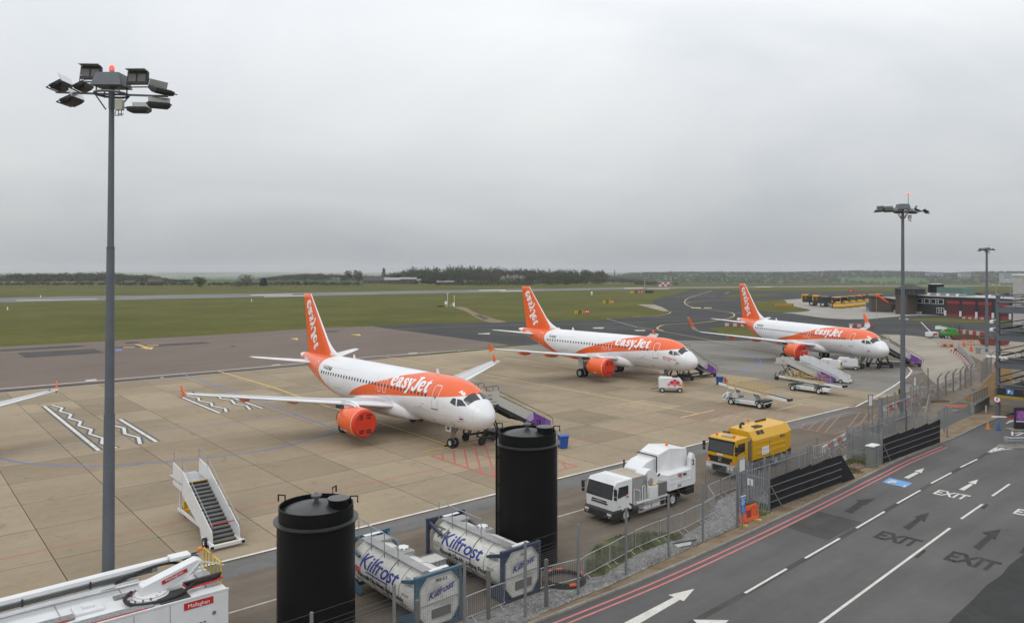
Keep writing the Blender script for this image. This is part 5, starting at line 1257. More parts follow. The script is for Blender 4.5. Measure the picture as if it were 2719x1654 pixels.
# ---------------------------------------------------------------- tank containers
TKW = mat('weathered white tank', (0.60, 0.59, 0.56), 0.5, var=.06, scale=1.0, dirt=.75, dirtcol=(.20, .185, .13), dscale=1.1, stretch=(1, .35, 1))
NAVY = mat('script blue', (0.012, 0.03, 0.24), 0.5); FADE = mat('faded print', (.25, .25, .25), .6)
def tank_container(label, a, b, frame_mat, back):
    # local x = EA (across), local y = EB (towards camera end); visible side is -x
    L, W, Hh = 6.06, 2.44, 2.59
    t = thing('tank_container', label, 'tank container', AB(a, b - L / 2), AX - math.pi / 2 + math.pi / 2, 'tank containers by the fence')
    t.rotation_euler = (0, 0, AX); t.scale = (.95, 1, .90)          # x -> EA ; y -> -EB, so camera end is -y
    e = -1
    for s in (-1, 1):                       # end frames
        y = s * (L / 2 - .08); f = MB()
        for q in (-1, 1): f.box((q * (W / 2 - .08), y, Hh / 2), (.16, .16, Hh))
        f.box((0, y, Hh - .08), (W - .32, .14, .15)).box((0, y, .1), (W - .32, .14, .18))
        for q in (-1, 1):
            f.prism([(q * (W / 2 - .16), Hh - .16), (q * (W / 2 - .16), Hh - .75), (q * (W / 2 - .75), Hh - .16)], lambda p, r, d: (p, y + d, r), (-.03, .03)); f.prism([(q * (W / 2 - .16), .2), (q * (W / 2 - .16), .8), (q * (W / 2 - .75), .2)], lambda p, r, d: (p, y + d, r), (-.03, .03))
        fr = f.build('end_frame', frame_mat, t, bev=.01)
        for q in (-1, 1):
            for z in (.07, Hh - .06): MB().box((q * (W / 2 - .08), y, z), (.178, .178, .13)).build('corner_casting', frame_mat, fr)
    for s in (-1, 1):
        for q in (-1, 1):
            y = s * (L / 2 - .16); g = MB()
            g.prism([(0, Hh - .14), (-s * 1.05, Hh - .52), (-s * 1.05, Hh - .66), (0, Hh - .34)], lambda p, r, d: (q * (W / 2 - .08) + d * q, y + p, r), (-.10, .02)); g.build('saddle', frame_mat, t); g = MB(); g.prism([(0, .16), (-s * 1.3, .16), (-s * 1.3, .30), (0, .95)], lambda p, r, d: (q * (W / 2 - .08) + d * q, y + p, r), (-.08, .02))
            g.build('saddle', frame_mat, t)
    r, zc = 1.12, 1.36; n = 56; prof = []
    for k, (y, rr) in enumerate(((-2.78, .75), (-2.70, .96), (-2.58, 1.08), (-2.45, r), (2.45, r), (2.58, 1.08), (2.70, .96), (2.78, .75))): prof.append([(rr * math.cos(2 * math.pi * i / n), y, zc + rr * math.sin(2 * math.pi * i / n)) for i in range(n)])
    tk = MB().loft(prof).build('tank_shell', TKW, t, smooth=1)
    for y in (-1.55, -.55, .6, 1.75): MB().loft([[((r + d) * math.cos(2 * math.pi * i / n), y + q, zc + (r + d) * math.sin(2 * math.pi * i / n)) for i in range(n)] for q, d in ((-.025, .002), (-.025, .012), (.025, .012), (.025, .002))], cap=False).build('band', GREYP if y != -.55 else mat('black strap', (.03, .03, .03), .6), tk, smooth=1)
    # octagonal end panel towards the camera
    o = [(-.62, 2.42), (.62, 2.42), (1.02, 1.95), (1.02, .75), (.62, .22), (-.62, .22), (-1.02, .75), (-1.02, 1.95)]
    ep = MB().prism(o, lambda p, q, d: (p, -L / 2 + .02 + d, q), (0, .25)).build('end_panel', TKW, t)
    ring = o + [o[0]]
    fr = MB()
    for p, q in zip(ring, ring[1:]): fr.beam((p[0], -L / 2 + .0, p[1]), (q[0], -L / 2 + .0, q[1]), .06, .05)
    fr.beam((-1.02, -L / 2 - .01, 1.22), (1.02, -L / 2 - .01, 1.30), .05, .05); fr.build('panel_trim', GREYP, ep)
    MB().box((.1, -L / 2 + .0, .72), (1.0, .04, .42)).build('grey_plate', mat('dull grey plate', (.13, .13, .12), .6), ep)
    text('Kilfrost', .46, NAVY, ep, (.05, -L / 2 - .02, 1.55), (.97, 0, .22), (0, 0, 1), bold=.006, shear=.4)
    text('993 3 2' if back == 0 else '22K2', .2, INK, ep, (.1, -L / 2 - .02, 2.15), (1, 0, 0), (0, 0, 1), bold=.004)
    text('UN TANK INSP 2018', .12, FADE, ep, (.25, -L / 2 - .02, 1.05), (1, 0, 0), (0, 0, 1))
    # side lettering on the barrel (side -x), reading from far end to near end
    def barrel(body, size, m, y0, el, bold, shear):
        V, Fs = text_mesh(body, size, bold, shear, True, 1.0, .09)
        return MB().add([(-(r + .012) * math.cos(R(el) + q / r), y0 - p, zc + (r + .012) * math.sin(R(el) + q / r)) for p, q in V], Fs).build('side_lettering', m, tk, flip=False)
    barrel('Kilfrost', 1.02, NAVY, .35, 10, .014, .35); barrel('_________', .4, NAVY, .3, 6, .02, 0)
    barrel('Aircraft De-/Anti-Icing Fluids', .33, INK, .05, -16, .012, 0); barrel('kilfrost.com', .2, FADE, -.6, -30, .006, 0)
    barrel('SUCU 327', .16, FADE, -2.05, 38, .006, 0); barrel('2216  22K2', .16, FADE, -2.05, 28, .006, 0); barrel('993 327', .15, FADE, -2.05, 2, .006, 0)
    if back == 0: barrel('VTG', .42, mat('red print', (.5, .03, .03), .5), 2.2, -10, .03, .1)
    else: barrel('TTA', .75, mat('grey print', (.12, .12, .12), .6), 2.15, 22, .02, .1); barrel('ASTC', .36, mat('pale grey print', (.3, .3, .3), .6), 2.1, -4, .02, 0)
    for k, (y, z0, c_) in enumerate(((-1.75, -28, mat('amber plate', (.35, .2, .02), .5)), (-2.0, -26, GREYP))):
        MB().poly([(-(r + .02) * math.cos(R(q)), y + p, zc + (r + .02) * math.sin(R(q))) for p, q in ((-.08, z0), (.08, z0), (.08, z0 + 9), (-.08, z0 + 9))]).build('data_plate', c_, tk)
    # walkway along the top with handrail, manhole
    wk = MB()
    for k in range(7): wk.box((-.62 + k * .075, -.1, Hh + .02), (.05, L - .9, .03))
    for k in range(8): wk.box((-.40, -2.5 + k * .7, Hh - .02), (.56, .05, .05))
    w = wk.build('walkway', ALU, t)
    hr = MB()
    for k in range(4): y = 2.55 - k * 1.15; hr.cyl((-.72, y, Hh - .25), (-.72, y, Hh + .95), .022, n=6)
    hr.tube([(-.72, 2.55, Hh + .95), (-.72, -.9, Hh + .95)], .022); hr.build('handrail', GALV, t)
    MB().box((.2, .1, Hh - .07), (.7, .95, .14)).box((.2, 2.0, Hh - .05), (.9, .7, .10)).build('spill_box', GREYP, t)
    mh = MB().lathe([(.27, 0), (.27, .1), (.25, .12), (.01, .14)], 24, (.2, .1, Hh + .0)).build('manhole_lid', VWH, t, smooth=1)
    for k in range(8): MB().box((.2 + .28 * math.cos(k * .785), .1 + .28 * math.sin(k * .785), Hh + .1), (.06, .06, .06)).build('swing_bolt', STL, mh)
    MB().box((.15, -L / 2 + .3, Hh + .01), (1.0, .22, .02)).build('end_tread', VWH, t); MB().box((.15, L / 2 - .35, Hh + .01), (1.0, .22, .02)).build('end_tread', VWH, t)
    ld = MB()
    return t
tank_container('white tank container in a teal blue frame, beside the front black tank', 17.9, -25.85, mat('teal frame paint', (.05, .115, .165), .5, var=.12, dirt=.3), 0)
tank_container('white tank container in a dark navy frame, beside the taller tank', 22.35, -25.75, mat('navy frame paint', (.03, .045, .085), .5, var=.12, dirt=.3), 1)
def ibc(p):
    t = thing('ibc_container', 'small caged white liquid container standing between the tank containers', 'container', p, AX)
    MB().box((0, 0, .09), (1.2, 1.0, .14)).build('pallet', CHAS, t); MB().box((0, 0, .64), (1.1, .9, .95)).build('bottle', PALE, t, bev=.06, seg=2)
    c = MB()
    for z in (.2, .5, .8, 1.1):
        for s in (-1, 1): c.beam((-.6, s * .5, z), (.6, s * .5, z), .03); c.beam((s * .6, -.5, z), (s * .6, .5, z), .03)
    for k in range(6):
        for s in (-1, 1): c.beam((-.6 + .24 * k, s * .5, .16), (-.6 + .24 * k, s * .5, 1.15), .025); c.beam((s * .6, -.5 + .2 * k, .16), (s * .6, -.5 + .2 * k, 1.15), .025)
    c.build('cage', GALV, t)
ibc(AB(20.25, -29.9))
# ---------------------------------------------------------------- boarding steps
def stairs(label, loc, rz, hp=2.45, run=4.7, plat=2.2, group='white boarding stairs'):
    """local +x = from the foot up towards the platform"""
    t = thing('boarding_stairs', label, 'stairs', loc, rz, group); W = .72; n = 15
    x0 = .35
    for k in range(n):
        s = MB().box((x0 + run * k / n + .16, 0, .33 + (hp - .33) * k / n), (.34, W * 2 - .1, .035)); s.box((x0 + run * k / n, 0, .33 + (hp - .33) * k / n - .02), (.03, W * 2 - .1, .05)); s.build('step', STEPG, t)
        MB().box((x0 + run * (k + 1) / n - .0, 0, .33 + (hp - .33) * (k + .5) / n), (.02, W * 2 - .12, (hp - .33) / n * .8)).build('riser', CHAS, t)
    MB().box((.02, 0, .26), (.10, W * 2, .10)).build('foot_nosing', YRAIL, t); MB().box((x0 + run, 0, hp + .03), (.07, W * 2 - .08, .05)).build('top_nosing', YRAIL, t)
    for s in (-1, 1):
        y = s * W
        MB().prism([(.0, .18), (.55, .18), (x0 + run + .1, hp - .6), (x0 + run + .1, hp + .75), (x0 + run - .1, hp + .72), (.0, .95)], lambda p, q, d: (p, y + d, q), (-.02, .02)).build('side_panel', VWH, t)
        MB().prism([(x0 + run, hp - .45), (x0 + run + plat - .5, hp - .35), (x0 + run + plat - .5, hp + .95), (x0 + run, hp + .75)], lambda p, q, d: (p, y + s * .03 + d, q), (-.02, .02)).build('platform_panel', VWH, t)
        MB().tube([(.0, y, .95), (.05, y, 1.3), (.25, y, 1.42), (x0 + run, y, hp + 1.22)], .022).cyl((1.7, y, .95 + .3), (1.7, y, 2.0), .018, n=6).cyl((3.4, y, 1.9), (3.4, y, 2.8), .018, n=6).build('handrail', GALV, t)
        MB().tube([(x0 + run + .05, y, hp + .7), (x0 + run + .05, y, hp + 1.5), (x0 + run + .2, y, hp + 1.58), (x0 + run + plat - .7, y, hp + 1.58), (x0 + run + plat - .55, y, hp + 1.48), (x0 + run + plat - .55, y, hp + .8)], .022).build('platform_rail', GALV, t)
    MB().box((x0 + run + plat / 2 + .15, 0, hp - .03), (plat + .3, W * 2 + .1, .08)).build('platform', ALU, t)
    MB().tube([(.75, -W + .04, 1.15), (.75, W - .04, 1.15)], .03).build('chain_bar', REDP, t)
    ch = MB()
    for s in (-1, 1):
        ch.beam((-.15, s * W, .28), (1.6, s * W, .34), .14, .16); ch.beam((1.6, s * W, .34), (2.6, s * W * .7, .62), .12, .14); ch.beam((2.6, s * W * .7, .62), (x0 + run + 1.5, s * W * .7, .62), .12, .14); ch.beam((x0 + run + 1.2, s * W * .7, .62), (x0 + run + plat * .45, s * W * .7, hp - .1), .1, .12); ch.beam((2.4, s * W * .7, .62), (x0 + run + .6, s * W * .7, hp - .3), .07, .09)
    ch.beam((-.15, -W - .2, .26), (-.15, W + .2, .26), .16, .16); ch.build('chassis', VWH, t)
    MB().box((3.6, 0, .75), (1.0, .8, .55)).build('hydraulic_unit', CHAS, t)
    for s in (-1, 1): wheel(t, (.85, s * (W + .12), .26), .26, .18)
    wheel(t, (x0 + run + 2.0, 0, .28), .28, .2)
    MB().box((x0 + run + 1.55, .1, .62), (.28, .22, .75)).box((x0 + run + 1.3, 0, .5), (.5, .5, .16)).build('drive_unit', YRAIL, t); MB().cyl((x0 + run + 1.55, .1, .02), (x0 + run + 1.55, .1, .26), .08).build('jack_foot', REDP, t)
    MB().tube([(x0 + run + 2.1, .1, .3), (x0 + run + 2.7, .1, .14)], .06).build('tow_bar', CHAS, t)
    text('BAA 17', .16, INK, t, (x0 + run + .6, -W - .06, hp + .42), (1, 0, 0), (0, 0, 1), bold=.006); text('swissport', .14, INK, t, (x0 + run + .8, -W - .06, hp + .12), (1, 0, 0), (0, 0, 1))
    for s in (-1, 1): MB().box((-.25, s * (W + .1), .26), (.12, .14, .14)).build('bumper', BLK, t)
    return t
foot = AB(14.3, -40.55)
stairs('white boarding stairs with grey steps standing alone on the apron, left foreground', foot, math.atan2(-EB.y, -EB.x))
def ramp(label, loc, rz, group='boarding ramps with purple panels', flip=1, hp=3.35):
    """covered side boarding ramp; local x runs down away from the aircraft door, +y*flip is the side seen"""
    t = thing('boarding_ramp', label, 'boarding ramp', loc, rz, group); W = 1.0
    MB().box((1.1, 0, hp - .06), (2.6, W * 2, .12)).build('platform', ALU, t)
    for s in (-1, 1):
        y = s * W; sp = MB()
        MB().prism([(.2, hp - .1), (2.3, hp - .1), (2.3, hp + 1.05), (.2, hp + 1.05)], lambda p, q, d: (p, y + d, q), (-.02, .02)).build('platform_panel', PALE, t)
        fl = [(2.3, hp - .25), (2.3, hp + .55), (6.3, hp - 1.32), (5.3, hp - 1.75)]
        MB().prism(fl, lambda p, q, d: (p, y + d, q), (-.02, .02)).build('flight_panel', PALE, t)
        def A(pts, m): MB().prism(pts, lambda p, q, d: (p, y + d, q), (-.02, .02)).build('colour_panel', m, t)
        A([(5.3, hp - 1.75), (6.3, hp - 1.32), (6.35, hp - 1.95), (5.9, hp - 2.1)], LILAC); A([(6.3, hp - 1.32), (7.9, hp - 2.06), (7.75, hp - 2.55), (6.35, hp - 1.95)], PURP)
        A([(5.9, hp - 2.1), (6.35, hp - 1.95), (7.75, hp - 2.55), (7.6, hp - 2.95)], PURP); A([(7.9, hp - 2.06), (8.5, hp - 2.35), (8.5, hp - 2.95), (7.6, hp - 2.95), (7.75, hp - 2.55)], VIOL)
        MB().tube([(2.3, y, hp + 1.0), (6.3, y, hp - .92), (8.3, y, hp - 1.85), (8.75, y, hp - 2.2), (8.8, y, hp - 2.75)], .026).build('handrail', CHAS, t)
        for k in range(5): x = 2.9 + 1.2 * k; sp.cyl((x, y, hp + .27 - (x - 2.3) * .467), (x, y, hp + .72 - (x - 2.3) * .48), .018, n=6)
        sp.build('rail_post', CHAS, t)
        MB().tube([(.25, y, hp + 1.05), (.25, y, hp + 1.4), (.4, y, hp + 1.5), (2.1, y, hp + 1.5), (2.25, y, hp + 1.4), (2.25, y, hp + 1.05)], .025).cyl((.9, y, hp + 1.05), (.9, y, hp + 1.5), .02, n=6).cyl((1.6, y, hp + 1.05), (1.6, y, hp + 1.5), .02, n=6).build('platform_rail', CHAS, t)
        MB().box((.16, y, hp + .5), (.06, .06, 1.15)).build('edge_strip', YRAIL, t)
    st = MB()
    for k in range(16): st.box((2.4 + 6.0 * k / 16 + .18, 0, hp - .1 - (hp - .45) * (k + .5) / 16), (.36, W * 2 - .1, .05))
    st.build('steps', STEPG, t)
    g = MB()
    for s in (-1, 1):
        y = s * (W - .05)
        g.beam((2.0, y, hp - .25), (5.2, y, hp - 1.9), .12, .3); g.beam((5.2, y, hp - 1.9), (8.4, y, .45), .10, .22); g.beam((.3, y, .55), (8.2, y, .4), .14, .18)
        for p, q in (((.6, .6), (2.2, hp - .3)), ((2.3, .6), (1.0, hp - .2)), ((.4, .6), (1.1, 1.9)), ((2.4, .6), (1.9, 1.9)), ((1.1, 1.9), (1.9, 1.9))): g.beam((p[0], y, p[1]), (q[0], y, q[1]), .09)
        g.beam((-.1, y, .8), (.6, y, .55), .12); g.beam((-.1, y, .8), (.2, y, 1.5), .1)
    g.box((2.6, 0, .62), (1.3, 1.3, .4)); g.build('undercarriage', CHAS, t)
    MB().box((3.4, 0, .75), (.5, .8, .3)).build('battery_box', GREYP, t)
    for x, r in ((.3, .36), (2.6, .3), (7.9, .28)):
        for s in (-1, 1): wheel(t, (x, s * (W + .12), r), r, .2, 'y', CHAS)
    ef = flip; yy = ef * (W + .03); ex = (1, 0, 0) if ef < 0 else (-1, 0, 0)
    text('London Luton Airport', .17, INK, t, (1.25, yy, hp + .1), ex, (0, 0, 1)); text('menzies', .16, REDP, t, (1.25, yy, hp + .72), ex, (0, 0, 1), bold=.006); text('ooo', .26, INK, t, (1.3, yy, hp + .38), ex, (0, 0, 1), bold=.01); text('swissport', .13, INK, t, (.75, yy, hp + .34), ex, (0, 0, 1))
    return t
def door_ramp(plane, a, label):
    n = Vector(plane.location); p = n + Matrix.Rotation(a + math.pi, 3, 'Z') @ Vector((5.0, -1.85, 0)); out = Matrix.Rotation(a + math.pi, 3, 'Z') @ Vector((0, -1, 0))
    return ramp(label, p, math.atan2(out.y, out.x), flip=-1)
door_ramp(PL1, -.8514, 'purple ended boarding ramp at the far side of the nearest airliner nose'); door_ramp(PL2, -.8457, 'purple ended boarding ramp beyond the middle airliner nose'); door_ramp(PL3, -1.2722, 'purple ended boarding ramp beyond the farthest airliner nose')
ramp('spare boarding ramp with purple panel, parked behind a belt loader', (36.0, 102.2, 0), math.atan2(-3.9, 5.0), flip=-1).scale = (.86, .9, .68)
stairs('white boarding stairs parked behind the spare boarding ramp', (44.0, 98.3, 0), math.atan2(3.9, -5.0), 2.3, 4.4, 1.8)
# ---------------------------------------------------------------- ground power units, belt loaders, bins
def gpu(label, loc, rz, deco):
    t = thing('ground_power_unit', label, 'power cart', loc, rz, 'ground power carts')
    MB().prism([(-1.4, .55), (1.35, .55), (1.35, 1.45), (1.0, 1.75), (-1.15, 1.8), (-1.4, 1.6)], lambda p, q, d: (p, d, q), (-.75, .75)).build('housing', VWH, t, bev=.06, seg=2)
    MB().box((0, 0, .48), (2.9, 1.45, .22)).build('chassis', GREYP, t)
    MB().box((.55, 0, 1.77), (.7, 1.1, .06)).build('grille', CHAS, t); MB().box((1.37, 0, 1.1), (.04, 1.1, .5)).build('rear_vent', CHAS, t)
    for x in (-1.05, 1.05):
        for s in (-1, 1): wheel(t, (x, s * .68, .3), .3, .2)
    MB().beam((-1.4, 0, .45), (-2.3, 0, .3), .08).build('tow_bar', CHAS, t)
    if deco:
        pk, rd = mat('pink panel', (.62, .2, .24), .5), mat('crimson panel', (.52, .03, .07), .5)
        for s in (-1, 1):
            for k, (x, z, w, m) in enumerate(((.1, 1.25, .32, rd), (.45, 1.0, .34, pk), (-.25, 1.0, .25, pk), (.8, 1.25, .3, rd), (.45, 1.5, .26, rd), (1.05, .95, .25, pk))):
                MB().prism([(x - w, z), (x, z - w), (x + w, z), (x, z + w * .8)], lambda p, q, d: (p, s * .752 + d * s, min(max(q, .6), 1.66)), (0, .008 + k * .003)).build('graphic', m, t)
        MB().box((1.35, -.6, .95), (.22, .3, .7)).build('extinguisher_box', YRAIL, t)
    else:
        MB().box((1.38, -.5, 1.0), (.15, .25, .8)).build('extinguisher_box', YRAIL, t); text('GPU', .2, REDP, t, (-.3, -.757, 1.2), (1, 0, 0), (0, 0, 1), bold=.01)
    return t
gpu('white power cart with red and pink graphics in front of the middle airliner', G(1780, 1040), R(-6), True)
gpu('left of two plain white power carts beside the farthest airliner', G(2207, 985), R(-35), False); gpu('right of two plain white power carts, nearest the farthest nose wheel', G(2252, 981), R(-28), False)
def belt_loader(label, loc, rz, lift0, lift1, x0, x1, cab):
    """local +x to the right end; seen side is -y"""
    t = thing('belt_loader', label, 'belt loader', loc, rz, 'baggage belt loaders')
    MB().prism([(-2.1, .55), (-2.1, .75), (2.0, .75), (2.3, .6), (1.6, .55), (1.25, .35), (-1.15, .35), (-1.4, .55)], lambda p, q, d: (p, d, q), (-.95, .95)).build('body', VWH, t, bev=.02)
    MB().box((0, 0, .72), (4.2, 1.7, .08)).box((0, 0, .45), (3.0, 1.3, .2)).build('chassis', GREYP, t)
    for x in (-1.7, 1.7):
        MB().prism([(x - .55, .5), (x - .42, .85), (x + .42, .85), (x + .55, .5), (x + .45, .5), (x + .35, .75), (x - .35, .75), (x - .45, .5)], lambda p, q, d: (p, d, q), (-1.0, 1.0)).build('wheel_arch', CHAS, t)
        for s in (-1, 1): wheel(t, (x, s * .85, .38), .38, .24)
    for k, xa in enumerate((-.85,)): MB().prism([(xa - .3, .42), (xa + .1, .42), (xa + .3, .55), (xa + .1, .68), (xa - .3, .68)], lambda p, q, d: (p, -.953 - d, q), (0, .005)).build('arrow_mark', TEAL, t)
    text('London Luton Airport', .16, INK, t, (.15, -.957, .50), (1, 0, 0), (0, 0, 1))
    def z(x): return lift0 + (lift1 - lift0) * (x - x0) / (x1 - x0)
    def bar(a, b, y, dz, w, h): return ((a, y, z(a) + dz), (b, y, z(b) + dz), w, h)
    MB().beam(*bar(x0 + .1, x1 - .1, 0, .06, .62, .05)).build('belt', BLK, t)
    f = MB()
    for s in (-1, 1): f.beam(*bar(x0, x1, s * .36, -.05, .06, .28))
    f.build('conveyor_frame', VWH, t); MB().beam(*bar(x0 + 1.0, x1 - 2.2, -.42, .12, .08, .1)).build('side_rail', YRAIL, t)
    MB().box((x1 + .05, 0, z(x1)), (.22, .85, .22)).build('end_roller', BLK, t); MB().box((x0 - .02, 0, z(x0)), (.12, .7, .3)).build('end_plate', REDP if cab == 0 else BLK, t)
    h = MB()
    a, b = x0 + 1.2, x1 - 2.0
    for y in (-.5, .5):
        for dz in (.45, .85): h.tube([(a, y, z(a) + dz), (b, y, z(b) + dz)], .02, 5)
        k = a
        while k <= b + .01: h.cyl((k, y, z(k)), (k, y, z(k) + .85), .02, n=5); k += (b - a) / 5
    h.build('guard_rail', YRAIL, t)
    MB().beam((x0 + 2.0, 0, .7), (x0 + 2.2, 0, z(x0 + 2.2) - .1), .2, .5).beam((1.2, 0, .7), (.6, 0, z(.6) - .1), .12, .5).build('lift_arm', GREYP, t)
    if cab:
        c = MB().prism([(-2.75, .45), (-2.0, .5), (-1.9, 1.3), (-2.25, 1.35), (-2.75, 1.0)], lambda p, q, d: (p, d, q), (-.98, -.4)).build('cab_nose', VWH, t, bev=.03)
        MB().prism([(-2.7, .6), (-2.35, .6), (-2.2, 1.25), (-2.5, 1.0)], lambda p, q, d: (p, -.985 - d, q), (0, .005)).build('teal_graphic', TEAL, c)
        MB().box((-1.75, -.7, 1.05), (.5, .55, .55)).build('seat_box', GREYP, t); MB().tube([(-2.2, -.9, 1.3), (-2.0, -.9, 1.85), (-1.2, -.9, 1.8), (-1.15, -.9, 1.1)], .05, 6).build('roll_bar', VWH, t); MB().lathe([(.07, 0), (.07, .1), (.03, .15)], 10, (-1.2, -.9, 1.82)).build('beacon', AMB, t)
        MB().box((-1.2, -.75, 1.1), (.6, .45, .5)).build('engine_box', PALE, t)
    else:
        MB().prism([(1.9, .4), (3.0, .4), (3.0, .8), (1.9, .85)], lambda p, q, d: (p, d, q), (-.98, -.35)).build('cab_nose', VWH, t, bev=.03)
    text('swissport', .16, REDP, t, (x1 - 2.6, -.40, z(x1 - 2.6) - .1), (1, 0, 0), (0, 0, 1))
    return t
pa, pb = G(1942, 1075), G(2019, 1086.5); c = (pa + pb) / 2 + Vector((.6, .6, 0))
belt_loader('belt loader with yellow rails raised at its left end, nearer of two', c, math.atan2(pb.y - pa.y, pb.x - pa.x), 2.15, 1.25, -3.6, 4.6, 1)
pa, pb = G(2108, 1037.5), G(2180, 1047.5); c = (pa + pb) / 2 + Vector((.5, .6, 0))
belt_loader('level belt loader with yellow rails parked before the spare boarding ramp', c, math.atan2(pb.y - pa.y, pb.x - pa.x), 1.55, 1.2, -3.9, 4.4, 0)
def bin_(label, p, rz):
    t = thing('wheelie_bin', label, 'bin', p, rz, 'blue wheelie bins')
    MB().loft([[(-.3, -.27, .06), (.3, -.27, .06), (.3, .27, .06), (-.3, .27, .06)], [(-.38, -.36, 1.0), (.38, -.36, 1.0), (.38, .36, 1.0), (-.38, .36, 1.0)]]).build('bin_body', BLUEB, t, bev=.03)
    MB().prism([(-.42, 1.0), (.42, 1.0), (.40, 1.10), (-.30, 1.14), (-.44, 1.06)], lambda p, q, d: (d, p, q), (-.4, .4)).build('lid', BLUEB, t, bev=.02)
    for s in (-1, 1): wheel(t, (s * .28, .3, .1), .1, .06, 'y', CHAS, R(90))
    MB().cyl((-.36, .42, 1.02), (.36, .42, 1.02), .02).build('handle', BLUEB, t)
bin_('blue wheelie bin just right of the tall black tank', G(1495, 1190), R(20)); bin_('blue wheelie bin near the middle airliner boarding ramp', G(1911, 1022), R(10))
def extinguisher(label, p):
    t = thing('extinguisher_trolley', label, 'fire extinguisher', p, R(30), 'extinguisher trolleys')
    MB().lathe([(.05, .1), (.14, .14), (.14, .75), (.06, .88), (.04, .95)], 14).build('cylinder', REDP, t, smooth=1)
    f = MB()
    for s in (-1, 1): f.tube([(s * .22, .0, .1), (s * .22, .12, .9), (s * .22, .25, 1.15)], .02)
    f.beam((-.22, .12, .9), (.22, .12, .9), .03); f.beam((-.22, 0, .15), (.22, 0, .15), .04); f.build('trolley_frame', YRAIL, t)
    for s in (-1, 1): wheel(t, (s * .28, 0, .14), .14, .06, 'y', CHAS, R(90))
extinguisher('yellow framed extinguisher trolley behind the blue bin by the tank', G(1492, 1180)); extinguisher('yellow framed extinguisher trolley beside the far blue bin', G(1926, 1020))
def cone(label, p, m, band, h=.75):
    t = thing('traffic_cone', label, 'traffic cone', p, 0.3, 'traffic cones')
    MB().box((0, 0, .02), (.42, .42, .04)).build('base', CHAS if band is not None else m, t); MB().lathe([(.17, .04), (.035, h)], 16).build('cone_body', m, t, smooth=1)
    if band is not None: MB().lathe([(.125, h * .35), (.083, h * .65)], 16).build('reflective_band', band, t, smooth=1)
cone('red and white traffic cone beside the far yellow trolley', G(1931.5, 1021), ORNB, LTX); cone('plain orange cone on the road by the car park entrance', G(2623, 1139), mat('faded orange cone', (.6, .2, .02), .5), None); cone('blue and white cone on the road by the car park entrance', G(2652, 1142), BLUEB, LTX)
# ================================================================ trucks
def truck_wheels(t, spots, r=.48, w=.3, hub=HUB):
    for x, y in spots: wheel(t, (x, y, r), r, w, 'y', hub)
def mirror(t, x, y, z):
    MB().box((x, y, z), (.12, .22, .42)).box((x, y, z - .36), (.12, .2, .2)).build('mirror', BLK, t, bev=.02); MB().tube([(x - .25, y - math.copysign(.28, y), z + .25), (x, y, z + .2)], .018).build('mirror_arm', BLK, t)
def cab(t, x0, x1, W, zf, zt, paint, name='cab'):
    """forward control cab: x1 is the front face, floor zf, roof zt"""
    h = W / 2; zb = zf + (zt - zf) * .50
    c = MB().prism([(x0, zf), (x1 - .02, zf), (x1 + .03, zb - .12), (x1 - .16, zt - .22), (x1 - .34, zt - .03), (x0, zt)], lambda p, q, d: (p, d, q), (-h, h)).build(name, paint, t, bev=.07, seg=3)
    def face(z): # x of front face at height z
        if z < zb - .12: return x1 - .02 + (.05) * (z - zf) / (zb - .12 - zf)
        return x1 + .03 - .19 * (z - zb + .12) / (zt - .22 - zb + .12)
    # windscreen with black surround
    z0, z1 = zb - .05, zt - .26
    MB().poly([(face(z0 - .06) + .012, -h + .05, z0 - .06), (face(z0 - .06) + .012, h - .05, z0 - .06), (face(z1 + .05) + .012, h - .09, z1 + .05), (face(z1 + .05) + .012, -h + .09, z1 + .05)]).build('screen_surround', BLK, c)
    MB().poly([(face(z0) + .02, -h + .12, z0), (face(z0) + .02, h - .12, z0), (face(z1) + .02, h - .16, z1), (face(z1) + .02, -h + .16, z1)]).build('windscreen', AUTOG, c)
    for s in (-1, 1):
        d = MB().prism([(x0 + .35, zf + .1), (x1 - .42, zf + .1), (x1 - .30, zb), (x1 - .42, zt - .3), (x0 + .35, zt - .3)], lambda p, q, dd: (p, s * (h + .004) + s * dd, q), (0, .008)).build('door', paint, c)
        MB().prism([(x0 + .45, zb + .05), (x1 - .52, zb - .10), (x1 - .40, zb), (x1 - .52, zt - .38), (x0 + .45, zt - .38)], lambda p, q, dd: (p, s * (h + .016) + s * dd, q), (0, .006)).build('side_window', AUTOG, d)
        MB().box((x0 + .5, s * (h + .02), zb - .1), (.18, .03, .04)).build('handle', BLK, d)
    return c
